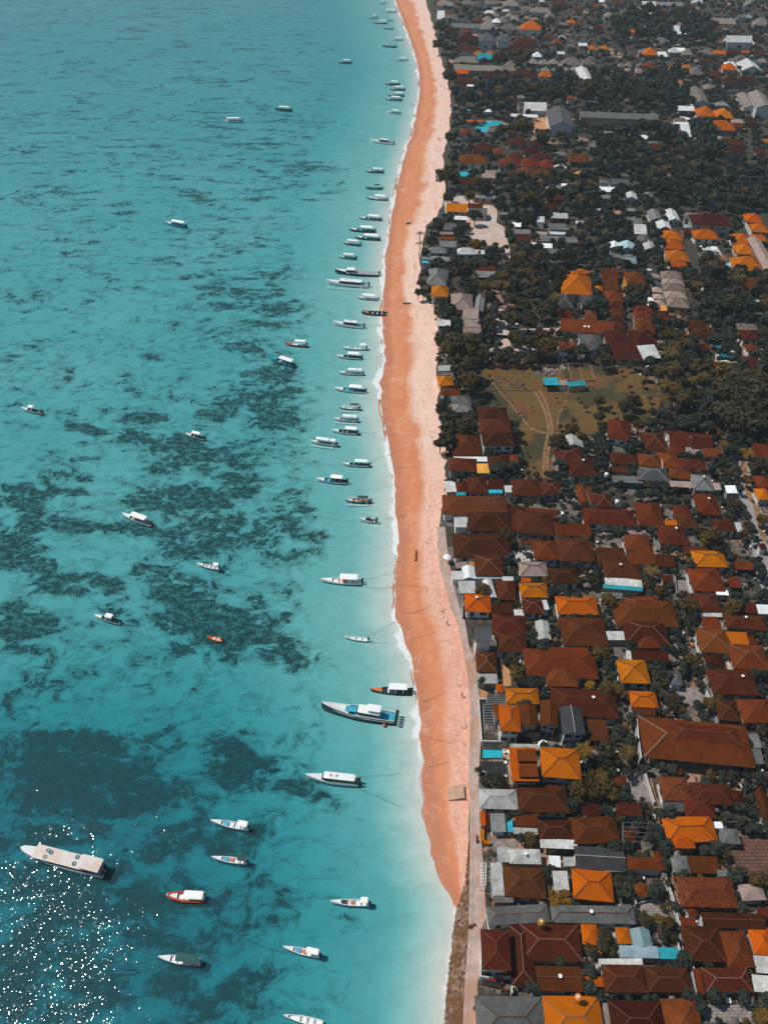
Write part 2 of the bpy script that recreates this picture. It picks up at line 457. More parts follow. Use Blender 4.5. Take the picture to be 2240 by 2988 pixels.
k = math_n(nt, 'ADD', k, math_n(nt, 'MULTIPLY', math_n(nt, 'SUBTRACT', n_b, 0.5), 2.1))
k = math_n(nt, 'ADD', k, math_n(nt, 'MULTIPLY', math_n(nt, 'SUBTRACT', n_d, 0.5), strk))
hard = smooth(nt, k, 0.36, 0.50)
gent = smooth(nt, k, 0.18, 0.62)
mask = math_n(nt, 'ADD', math_n(nt, 'MULTIPLY', hard, math_n(nt, 'SUBTRACT', 1.0, soft)), math_n(nt, 'MULTIPLY', gent, soft))
mott = math_n(nt, 'MULTIPLY', smooth(nt, k, 0.06, 0.36), 0.30)
n_e = noise_n(nt, rp, 0.55, 9, 0.78, 0.3)
mask = math_n(nt, 'MULTIPLY', mask, math_n(nt, 'MINIMUM', 1.0, math_n(nt, 'ADD', math_n(nt, 'ADD', 0.56, math_n(nt, 'MULTIPLY', soft, 0.30)), math_n(nt, 'MULTIPLY', smooth(nt, n_e, 0.40, 0.56), 0.50))))
mask = math_n(nt, 'MAXIMUM', mask, mott)
sand = mix_c(nt, smooth(nt, n_b, 0.3, 0.7), (0.66, 0.66, 0.615), (0.54, 0.55, 0.51))
grass = mix_c(nt, smooth(nt, n_c, 0.36, 0.66), (0.024, 0.042, 0.042), (0.115, 0.115, 0.100))
nt.links.new(mix_c(nt, mask, sand, grass), p.inputs["Base Color"])
p.inputs["Roughness"].default_value = 1.0
p.inputs["Specular IOR Level"].default_value = 0.0
grid_object("seabed", bed_rows, m, {"cover": a_cov, "softness": a_soft, "streaks": a_str})

# sea surface: absorbs by depth, mirrors the sky and the sun off small waves, foam at the edge
m, nt, p = new_mat("sea_water")
nt.nodes.remove(p)
out = nt.nodes["Material Output"]
pos = N(nt, "ShaderNodeNewGeometry").outputs["Position"]
dep, dist = attr(nt, "depth"), attr(nt, "shore")
pw = N(nt, "ShaderNodeCombineColor")
for i, c in enumerate((0.625, 0.884, 0.914)):
    nt.links.new(math_n(nt, 'POWER', c, dep), pw.inputs[i])
tr = N(nt, "ShaderNodeBsdfTransparent"); nt.links.new(pw.outputs[0], tr.inputs[0])
scat = N(nt, "ShaderNodeBsdfDiffuse"); scat.inputs[0].default_value = (0.06, 0.26, 0.31, 1)
mx0 = N(nt, "ShaderNodeMixShader")
nt.links.new(math_n(nt, 'MULTIPLY', smooth(nt, dep, 0.2, 5.0), 0.16), mx0.inputs[0])
nt.links.new(tr.outputs[0], mx0.inputs[1]); nt.links.new(scat.outputs[0], mx0.inputs[2])
gl = N(nt, "ShaderNodeBsdfGlossy"); gl.inputs["Roughness"].default_value = 0.046
h1 = noise_n(nt, scaled(nt, pos, (1.0, 1.5, 0)), 0.5, 2, 0.5, 0.4)
h3 = noise_n(nt, scaled(nt, pos, (0.35, 1.0, 0)), 0.12, 3, 0.5)
hh = math_n(nt, 'ADD', math_n(nt, 'MULTIPLY', h1, 0.15), math_n(nt, 'MULTIPLY', h3, 0.4))
# wavelets: small tilted facets, each of which may catch the sun
vo = N(nt, "ShaderNodeTexVoronoi"); vo.inputs["Scale"].default_value = 8.5
nt.links.new(scaled(nt, pos, (1.0, 1.35, 0)), vo.inputs["Vector"])
sc3 = N(nt, "ShaderNodeSeparateColor"); nt.links.new(vo.outputs["Color"], sc3.inputs[0])
gust = math_n(nt, 'ADD', math_n(nt, 'MULTIPLY', noise_n(nt, pos, 0.07, 3, 0.6), 0.38), 0.06)
fx = N(nt, "ShaderNodeCombineXYZ"); fx.inputs[2].default_value = 1.0
for q in (0, 1): nt.links.new(math_n(nt, 'MULTIPLY', math_n(nt, 'SUBTRACT', sc3.outputs[q], 0.5), gust), fx.inputs[q])
fn3 = N(nt, "ShaderNodeVectorMath"); fn3.operation = 'NORMALIZE'; nt.links.new(fx.outputs[0], fn3.inputs[0])
bp = N(nt, "ShaderNodeBump"); bp.inputs["Strength"].default_value = 1.0; bp.inputs["Distance"].default_value = 0.30; nt.links.new(fn3.outputs[0], bp.inputs["Normal"])
nt.links.new(hh, bp.inputs["Height"]); nt.links.new(bp.outputs[0], gl.inputs["Normal"])
fr = N(nt, "ShaderNodeFresnel"); fr.inputs[0].default_value = 1.33
mx1 = N(nt, "ShaderNodeMixShader")
nt.links.new(fr.outputs[0], mx1.inputs[0]); nt.links.new(mx0.outputs[0], mx1.inputs[1]); nt.links.new(gl.outputs[0], mx1.inputs[2])
# foam
fn = noise_n(nt, scaled(nt, pos, (1.0, 0.6, 0)), 0.32, 5, 0.65, 0.5)
f2 = noise_n(nt, pos, 1.6, 4, 0.7)
wid = math_n(nt, 'ADD', math_n(nt, 'MULTIPLY', noise_n(nt, scaled(nt, pos, (0.0, 1, 0)), 0.04, 3), 8.0), -2.6)
edge = math_n(nt, 'ADD', dist, math_n(nt, 'MULTIPLY', math_n(nt, 'SUBTRACT', fn, 0.5), 5.0))
in1 = smooth(nt, math_n(nt, 'SUBTRACT', wid, edge), -0.3, 0.8)
foam = math_n(nt, 'MULTIPLY', in1, smooth(nt, f2, 0.28, 0.46))
thin = math_n(nt, 'MULTIPLY', smooth(nt, math_n(nt, 'SUBTRACT', 9.0, edge), 0.0, 9.0), math_n(nt, 'MULTIPLY', smooth(nt, f2, 0.45, 0.75), 0.20))
foam = math_n(nt, 'MAXIMUM', foam, thin)
fy = N(nt, "ShaderNodeSeparateXYZ"); nt.links.new(pos, fy.inputs[0])
foam = math_n(nt, 'MULTIPLY', foam, math_n(nt, 'ADD', math_n(nt, 'MULTIPLY', smooth(nt, fy.outputs[1], 72.0, 92.0), 0.9), 0.1))
fd = N(nt, "ShaderNodeBsdfDiffuse"); fd.inputs[0].default_value = (0.80, 0.81, 0.80, 1)
mx2 = N(nt, "ShaderNodeMixShader")
nt.links.new(math_n(nt, 'MULTIPLY', foam, 0.9), mx2.inputs[0]); nt.links.new(mx1.outputs[0], mx2.inputs[1]); nt.links.new(fd.outputs[0], mx2.inputs[2])
nt.links.new(mx2.outputs[0], out.inputs[0])
grid_object("sea", sea_rows, m, {"depth": a_depth, "shore": a_dist})

# beach: wet orange sand by the water, dry pale sand with a wrack line above
NB = 24
b_rows, a_u, a_w = [], [], []
for r, sx, bx in zip(ROWS, shore, back):
    row = []
    for i in range(-2, NB + 1):
        u = i / NB
        X = sx + (bx - sx) * u
        zz = -0.12 if i == -2 else (ZG - 0.75) * (1 - 1.2 * sstep(2560, 2730, row_px(r))) * max(0.0, u) ** 0.85 + (0.0 if u > 0 else u * 0.5) - 0.3 * sstep(2600, 2720, row_px(r))
        row.append((X, r[1], zz))
        a_u.append(u); a_w.append((bx - sx) * u)
    b_rows.append(row)
m, nt, p = new_mat("beach_sand")
pos = N(nt, "ShaderNodeNewGeometry").outputs["Position"]
u = attr(nt, "inland"); wd = attr(nt, "metres")
n1 = noise_n(nt, pos, 0.06, 6, 0.6); n2 = noise_n(nt, pos, 0.9, 6, 0.7); n3 = noise_n(nt, scaled(nt, pos, (1, 0.35, 0)), 0.16, 4, 0.6)
k = math_n(nt, 'ADD', u, math_n(nt, 'MULTIPLY', math_n(nt, 'SUBTRACT', n1, 0.5), 0.5))
k = math_n(nt, 'ADD', k, math_n(nt, 'MULTIPLY', math_n(nt, 'SUBTRACT', n2, 0.5), 0.12))
dry = smooth(nt, k, 0.44, 0.66)
wet = mix_c(nt, smooth(nt, n3, 0.35, 0.7), (0.56, 0.190, 0.076), (0.62, 0.245, 0.115))
vwet = smooth(nt, math_n(nt, 'SUBTRACT', wd, math_n(nt, 'MULTIPLY', n3, 5.0)), 1.5, -1.0)
wet = mix_c(nt, vwet, wet, (0.45, 0.165, 0.085))
dryc = mix_c(nt, smooth(nt, n2, 0.3, 0.7), (0.80, 0.56, 0.455), (0.70, 0.44, 0.345))
spos = N(nt, "ShaderNodeSeparateXYZ"); nt.links.new(pos, spos.inputs[0])
salm = mix_c(nt, smooth(nt, n2, 0.3, 0.7), (0.75, 0.42, 0.31), (0.61, 0.29, 0.195))
dryc = mix_c(nt, smooth(nt, spos.outputs[1], 215.0, 110.0), dryc, salm)
c = mix_c(nt, dry, wet, dryc)
st1 = noise_n(nt, scaled(nt, pos, (1.0, 0.16, 0)), 0.45, 6, 0.7, 0.4)
st2 = noise_n(nt, pos, 0.28, 6, 0.72, 0.8)
c = mix_c(nt, math_n(nt, 'MULTIPLY', smooth(nt, st1, 0.46, 0.68), 0.30), c, (0.44, 0.155, 0.065))
c = mix_c(nt, math_n(nt, 'MULTIPLY', smooth(nt, st2, 0.50, 0.70), 0.35), c, (0.80, 0.47, 0.34))
ft = noise_n(nt, pos, 1.7, 3, 0.6)
c = mix_c(nt, math_n(nt, 'MULTIPLY', math_n(nt, 'MULTIPLY', smooth(nt, ft, 0.60, 0.70), smooth(nt, u, 0.35, 0.6)), 0.35), c, (0.30, 0.14, 0.09))
vor = N(nt, "ShaderNodeTexVoronoi"); vor.feature = 'DISTANCE_TO_EDGE'; vor.inputs["Scale"].default_value = 0.45
wv = N(nt, "ShaderNodeVectorMath"); wv.operation = 'ADD'
nn = N(nt, "ShaderNodeTexNoise"); nn.inputs["Scale"].default_value = 0.5
nt.links.new(pos, nn.inputs["Vector"]); nt.links.new(pos, wv.inputs[0]); nt.links.new(nn.outputs[1], wv.inputs[1]); nt.links.new(wv.outputs[0], vor.inputs["Vector"])
line = smooth(nt, vor.outputs["Distance"], 0.05, 0.01)
band = math_n(nt, 'MULTIPLY', smooth(nt, u, 0.62, 0.78), smooth(nt, noise_n(nt, pos, 0.25, 4, 0.6), 0.52, 0.66))
c = mix_c(nt, math_n(nt, 'MULTIPLY', math_n(nt, 'MULTIPLY', line, band), 0.8), c, (0.13, 0.06, 0.05))
nt.links.new(c, p.inputs["Base Color"])
p.inputs["Roughness"].default_value = 0.85
bump(nt, p, n2, 0.5, 0.12)
grid_object("beach", b_rows, m, {"inland": a_u, "metres": a_w})

# village ground
g_rows = []
for r, bx in zip(ROWS, back):
    row = [(bx, r[1], ZG - 0.75), (bx + 0.25, r[1], ZG)]
    far = max(120.0, world_at(2600, row_px(r), 0).x) if r[0] is not None else 900.0
    row += [(bx + 0.25 + (far - bx) * i / 30, r[1], ZG) for i in range(1, 31)] + [(1600.0, r[1], ZG), (5000.0, r[1], ZG)]
    g_rows.append(row)
m, nt, p = new_mat("village_ground")
pos = N(nt, "ShaderNodeNewGeometry").outputs["Position"]
n1 = noise_n(nt, pos, 0.11, 5, 0.65); n2 = noise_n(nt, pos, 0.8, 6, 0.7); n3 = noise_n(nt, pos, 0.05, 3, 0.5)
sy = N(nt, "ShaderNodeSeparateXYZ"); nt.links.new(pos, sy.inputs[0])
wild = smooth(nt, sy.outputs[1], 150.0, 330.0)
soil = mix_c(nt, smooth(nt, n2, 0.35, 0.65), (0.020, 0.021, 0.015), (0.060, 0.043, 0.028))
paved = mix_c(nt, smooth(nt, n2, 0.35, 0.62), (0.20, 0.155, 0.135), (0.075, 0.062, 0.055))
f = smooth(nt, math_n(nt, 'SUBTRACT', n1, math_n(nt, 'MULTIPLY', wild, 0.17)), 0.49, 0.55)
c = mix_c(nt, f, soil, paved)
f3 = smooth(nt, math_n(nt, 'SUBTRACT', math_n(nt, 'ADD', math_n(nt, 'MULTIPLY', n3, 0.7), math_n(nt, 'MULTIPLY', n2, 0.3)), math_n(nt, 'MULTIPLY', wild, 0.04)), 0.54, 0.6)
c = mix_c(nt, f3, c, (0.36, 0.20, 0.135))
nt.links.new(c, p.inputs["Base Color"])
p.inputs["Roughness"].default_value = 0.95
bump(nt, p, n2, 0.4, 0.1)
grid_object("ground", g_rows, m)
# ------------------------------------------------------------------ flat ground surfaces
SCL, SCN = 540.0 / 1658.0, 500.0 / 1658.0
TILE = dict(A=(1200, 0, SCL), B=(1700, 0, SCL), C=(1200, 480, SCL), D=(1700, 480, SCL), E=(1200, 960, SCL), F=(1700, 960, SCL),
            G=(1200, 1440, SCL), H=(1700, 1440, SCL), I=(1250, 1920, SCN), J=(1740, 1920, SCN), K=(1250, 2440, SCN), L=(1740, 2440, SCN),
            P=(0, 0, 1.0), Q=(600, 0, 640/1658.0), T=(900, 580, 340/1658.0), U=(760, 900, 420/1658.0), V=(860, 1240, 380/1658.0),
            W=(860, 1600, 440/1658.0), X=(560, 2180, 680/1658.0), Y=(0, 2300, 700/1658.0), Z=(0, 1100, 760/1658.0))
def tp(t, x, y):
    a, b, s = TILE[t]
    return a + x * s, b + y * s
def pts_of(txt):
    out = []
    t = 'P'
    for w in txt.split():
        if w in TILE: t = w
        else:
            x, y = w.split(",")
            out.append(tp(t, float(x), float(y)))
    return out
def ground_mat(name, c1, c2, scale=0.4, c3=None, rough=0.95, brick=None):
    m, nt, p = new_mat(name)
    pos = N(nt, "ShaderNodeNewGeometry").outputs["Position"]
    a, b = noise_n(nt, pos, scale, 6, 0.68), noise_n(nt, pos, scale * 0.22, 4, 0.6)
    c = mix_c(nt, smooth(nt, a, 0.36, 0.64), c1, c2)
    if c3: c = mix_c(nt, smooth(nt, b, 0.50, 0.62), c, c3)
    if brick:
        br = N(nt, "ShaderNodeTexBrick"); br.inputs["Scale"].default_value = brick; br.inputs["Mortar Size"].default_value = 0.03
        br.inputs["Color1"].default_value = (1, 1, 1, 1); br.inputs["Color2"].default_value = (0.75, 0.75, 0.75, 1); br.inputs["Mortar"].default_value = (0.3, 0.3, 0.3, 1)
        nt.links.new(pos, br.inputs["Vector"]); c = mix_c(nt, 0.8, c, br.outputs[0], 'MULTIPLY')
    nt.links.new(c, p.inputs["Base Color"]); p.inputs["Roughness"].default_value = rough
    bump(nt, p, a, 0.4, 0.1)
    return m
GM = dict(grass=ground_mat("dry_grass", (0.105, 0.072, 0.012), (0.135, 0.050, 0.014), 0.30, (0.040, 0.034, 0.010)),
          sand=ground_mat("pale_track_sand", (0.58, 0.40, 0.32), (0.44, 0.31, 0.25), 0.5, (0.50, 0.44, 0.40)),
          dirt=ground_mat("dirt_track", (0.31, 0.165, 0.09), (0.16, 0.075, 0.035), 0.9),
          trail=ground_mat("faint_trail", (0.36, 0.21, 0.12), (0.15, 0.08, 0.03), 1.2),
          street=ground_mat("worn_asphalt", (0.31, 0.29, 0.275), (0.22, 0.21, 0.20), 0.7),
          prom=ground_mat("promenade_concrete", (0.50, 0.35, 0.29), (0.36, 0.27, 0.235), 0.6, (0.42, 0.24, 0.17)),
          paving=ground_mat("terrace_paving", (0.17, 0.075, 0.05), (0.11, 0.055, 0.04), 0.6, None, 0.9, 0.35),
          pale=ground_mat("pale_paving", (0.36, 0.30, 0.27), (0.22, 0.19, 0.18), 0.9, None, 0.9, 0.5),
          sandterr=ground_mat("sandstone_terrace", (0.52, 0.25, 0.11), (0.38, 0.19, 0.09), 0.8),
          deck=ground_mat("pool_deck", (0.55, 0.48, 0.43), (0.40, 0.36, 0.33), 0.8),
          dark=ground_mat("dark_timber_deck", (0.020, 0.024, 0.026), (0.012, 0.014, 0.016), 1.2))
LAYER = [0]
def sheet(name, txt, mat, z=None, lift=None):
    LAYER[0] += 1
    z = ZG + 0.012 + 0.004 * LAYER[0] if z is None else z
    b = MB()
    b.poly([world_at(px, py, z) for px, py in pts_of(txt)][::-1] if False else [world_at(px, py, z) for px, py in pts_of(txt)])
    o = b.build(name, mat)
    o["kind"] = "structure"
    me = o.data
    if me.polygons and me.polygons[0].normal.z < 0: me.flip_normals()
    return o
def strip(name, txt, width, mat):
    LAYER[0] += 1
    z = ZG + 0.012 + 0.004 * LAYER[0]
    P = [world_at(px, py, z) for px, py in pts_of(txt)]
    Q = []
    for i in range(len(P) - 1):                       # smooth the polyline
        for k in range(4):
            t = k / 4.0
            p0, p1, p2, p3 = P[max(0, i-1)], P[i], P[i+1], P[min(len(P)-1, i+2)]
            Q.append(0.5 * ((2*p1) + (p2-p0)*t + (2*p0-5*p1+4*p2-p3)*t*t + (3*p1-p0-3*p2+p3)*t**3))
    Q.append(P[-1])
    L_, R_ = [], []
    for i, q in enumerate(Q):
        d = (Q[min(i+1, len(Q)-1)] - Q[max(i-1, 0)]); d.z = 0
        d.normalize(); n = Vector((-d.y, d.x, 0))
        w = width * (0.5 + 0.12 * fbm(q.x * 0.3, q.y * 0.3, 2))
        L_.append(q + n * w); R_.append(q - n * w)
    b = MB()
    for i in range(len(Q) - 1): b.poly([R_[i], R_[i+1], L_[i+1], L_[i]])
    o = b.build(name, mat); o["kind"] = "structure"
    if o.data.polygons[0].normal.z < 0: o.data.flip_normals()
    return o
sheet("grass_field", "E 640,330 1000,322 1320,330 F -70,345 100,345 300,352 480,360 640,480 690,600 680,700 570,800 450,830 330,850 200,900 E 1560,950 1430,960 1290,1060 1255,1200 1250,1345 1130,1330 1010,1330 985,1150 930,980 890,850 860,700 600,690 620,560", GM['grass'])
sheet("sand_clearing", "C 420,250 560,330 640,362 740,370 770,420 760,520 830,560 850,640 880,760 885,840 850,830 835,760 740,730 640,720 560,690 470,640 540,600 560,570 420,515 340,490 300,420 290,300", GM['sand'])
strip("sand_path", "C 650,1265 730,1275 785,1350 800,1440 805,1535 E 800,60 815,110 850,160 940,185 1050,198 1150,215", 5.4, GM['sand'])
strip("sand_lane", "C 805,1465 850,1490 1000,1490 1160,1485 1320,1478", 2.6, GM['sand'])
strip("sand_spur", "E 830,185 740,190 610,186", 2.6, GM['sand'])
strip("wheel_track", "E 1105,560 1150,640 1190,730 1215,820 1225,890 1210,1000 1190,1100 1183,1200 1185,1330", 0.8, GM['dirt'])
strip("wheel_track", "E 1150,555 1195,640 1225,730 1248,820 1258,890 1245,1000 1222,1100 1213,1200 1222,1330", 0.8, GM['dirt'])
strip("footpath", "E 720,470 790,560 860,640 960,760 1040,860 1120,910 1200,940", 0.45, GM['trail'])
strip("footpath", "E 950,885 1080,900 1200,925 1330,932", 0.3, GM['trail'])
strip("footpath", "E 1390,590 1380,660 1330,740 1310,800 1305,880", 0.3, GM['trail'])
strip("street", "F 1365,1000 1385,1120 1420,1330 1465,1535 H 1525,180 1560,330 1595,470 1630,650 1665,800 1710,960", 5.6, GM['street'])
strip("street_verge", "F 1425,1100 1455,1330 1505,1535 H 1540,80 1585,280 1625,430", 1.6, GM['dirt'])
sheet("alley", "J 470,1100 520,1100 660,1790 L 740,380 830,760 960,1250 1020,1600 985,1600 920,1290 790,790 640,0 J 560,1500", GM['dirt'])
sheet("terrace", "L 1290,0 1700,0 1700,420 1440,385 1280,340 1300,220", GM['paving'])
sheet("courtyard", "J 700,300 1010,280 1040,450 860,450 760,420", GM['pale'])
sheet("courtyard", "L 370,660 560,600 650,640 750,800 410,780", GM['pale'])
sheet("courtyard", "J 290,1100 440,1090 520,1390 280,1360", GM['pale'])
sheet("courtyard", "H 820,690 910,690 980,900 840,880", GM['pale'])
sheet("courtyard", "G 920,540 1090,560 1090,610 920,610", GM['deck'])
sheet("courtyard", "I 715,60 790,120 800,270 720,270", GM['sandterr'])
sheet("sandstone_terrace", "A 1060,1055 1225,1050 1255,1180 1090,1190", GM['sandterr'])
sheet("courtyard", "L 1030,1620 1500,1640 1500,1800 1040,1800", GM['pale'])
sheet("courtyard", "I 500,300 590,340 590,390 490,390", GM['sandterr'])
sheet("courtyard", "K 600,30 860,50 860,100 600,110", GM['pale'])

# promenade, sea wall and rubble slope at the lower shore
prom_l = pts_of("G 238,300 256,480 266,650 325,850 360,1000 405,1090 440,1200 480,1400 495,1500 I 376,50 398,200 414,400 415,600 412,800 408,1000 400,1230 416,1290 417,1500 418,1790 K 416,0 412,600 405,820 400,1000 382,1250 370,1400 352,1817 340,2100")
prom_r = pts_of("G 300,300 320,480 345,650 385,850 425,1000 465,1090 490,1200 520,1400 545,1500 I 460,20 475,200 492,400 508,600 505,800 492,1000 482,1200 486,1350 495,1500 510,1790 K 500,0 530,300 540,500 560,800 505,900 508,1100 495,1300 470,1450 470,1817 470,2100")
LAYER[0] += 1
zp = ZG + 0.05
b = MB()
PL = [world_at(x, y, zp) for x, y in prom_l]; PR = [world_at(x, y, zp) for x, y in prom_r]
def at_y(P, yy):
    P = sorted(P, key=lambda q: q.y)
    if yy <= P[0].y: return P[0].x
    for a, c in zip(P, P[1:]):
        if yy <= c.y: return a.x + (c.x - a.x) * (yy - a.y) / max(1e-6, c.y - a.y)
    return P[-1].x
y0, y1 = max(PL[-1].y, PR[-1].y), min(PL[0].y, PR[0].y)
steps = 120
for i in range(steps):
    ya, yb = y0 + (y1 - y0) * i / steps, y0 + (y1 - y0) * (i + 1) / steps
    b.poly([(at_y(PL, ya) + .3, ya, zp), (at_y(PR, ya), ya, zp), (at_y(PR, yb), yb, zp), (at_y(PL, yb) + .3, yb, zp)])
o = b.build("promenade", GM['prom']); o["kind"] = "structure"
b = MB()
for i in range(steps):                                # sea wall under the promenade's seaward edge
    ya, yb = y0 + (y1 - y0) * i / steps, y0 + (y1 - y0) * (i + 1) / steps
    xa, xb = at_y(PL, ya), at_y(PL, yb)
    lip = 0.12 * ((i * 7) % 3)
    for q in ([(xa-.35, ya, 0.3), (xa-.35, yb, 0.3), (xb-.35, yb, zp+.18), (xa-.35, ya, zp+.18)],):
        pass
    b.poly([(xa-.35, ya, 0.2), (xa-.35, ya, zp+.06), (xb-.35, yb, zp+.06), (xb-.35, yb, 0.2)])
    b.poly([(xa-.35, ya, zp+.06), (xa+.3, ya, zp+.06), (xb+.3, yb, zp+.06), (xb-.35, yb, zp+.06)])
    b.poly([(xa+.3, ya, zp+.06), (xa+.3, ya, zp-.3), (xb+.3, yb, zp-.3), (xb+.3, yb, zp+.06)])
tag(b.build("sea_wall", GM['prom']), "long low concrete sea wall holding the promenade above the beach", "sea wall")
def rubble_mat():
    m, nt, p = new_mat("rubble_stones")
    pos = N(nt, "ShaderNodeNewGeometry").outputs["Position"]
    v = N(nt, "ShaderNodeTexVoronoi"); v.inputs["Scale"].default_value = 1.9; nt.links.new(pos, v.inputs["Vector"])
    s = N(nt, "ShaderNodeSeparateColor"); nt.links.new(v.outputs["Color"], s.inputs[0])
    c = mix_c(nt, s.outputs[0], (0.055, 0.030, 0.020), (0.36, 0.21, 0.14))
    c = mix_c(nt, smooth(nt, noise_n(nt, pos, 0.2, 4), 0.45, 0.6), c, (0.15, 0.065, 0.02))
    nt.links.new(c, p.inputs["Base Color"]); p.inputs["Roughness"].default_value = 0.95
    bump(nt, p, math_n(nt, 'SUBTRACT', 1.0, v.outputs[0]), 1.0, 0.4)
    return m
b = MB()
rl = pts_of("I 392,1290 375,1400 358,1500 345,1650 350,1790 K 345,0 330,150 310,300 285,500 260,680 235,800 205,1000 185,1200 165,1400 145,1600 125,1817 95,2100")
RL = [world_at(x, y, 0) for x, y in rl]
ry1, ry0 = RL[0].y, RL[-1].y
rows = []
nr_, ncn = 130, 12
rs = random.Random(4)
for i in range(nr_ + 1):
    yy = ry0 + (ry1 - ry0) * i / nr_
    xa, xb = at_y(RL, yy), at_y(PL, yy) - 0.2
    row = []
    for j in range(ncn + 1):
        t = j / ncn
        row.append((xa + (xb - xa) * t, yy, -0.35 + (zp + 0.1) * t ** 0.8 + rs.uniform(-.14, .14) * (1 if 0 < j < ncn else 0)))
    rows.append(row)
o = grid_object("rubble_slope", rows, rubble_mat(), kind='structure')

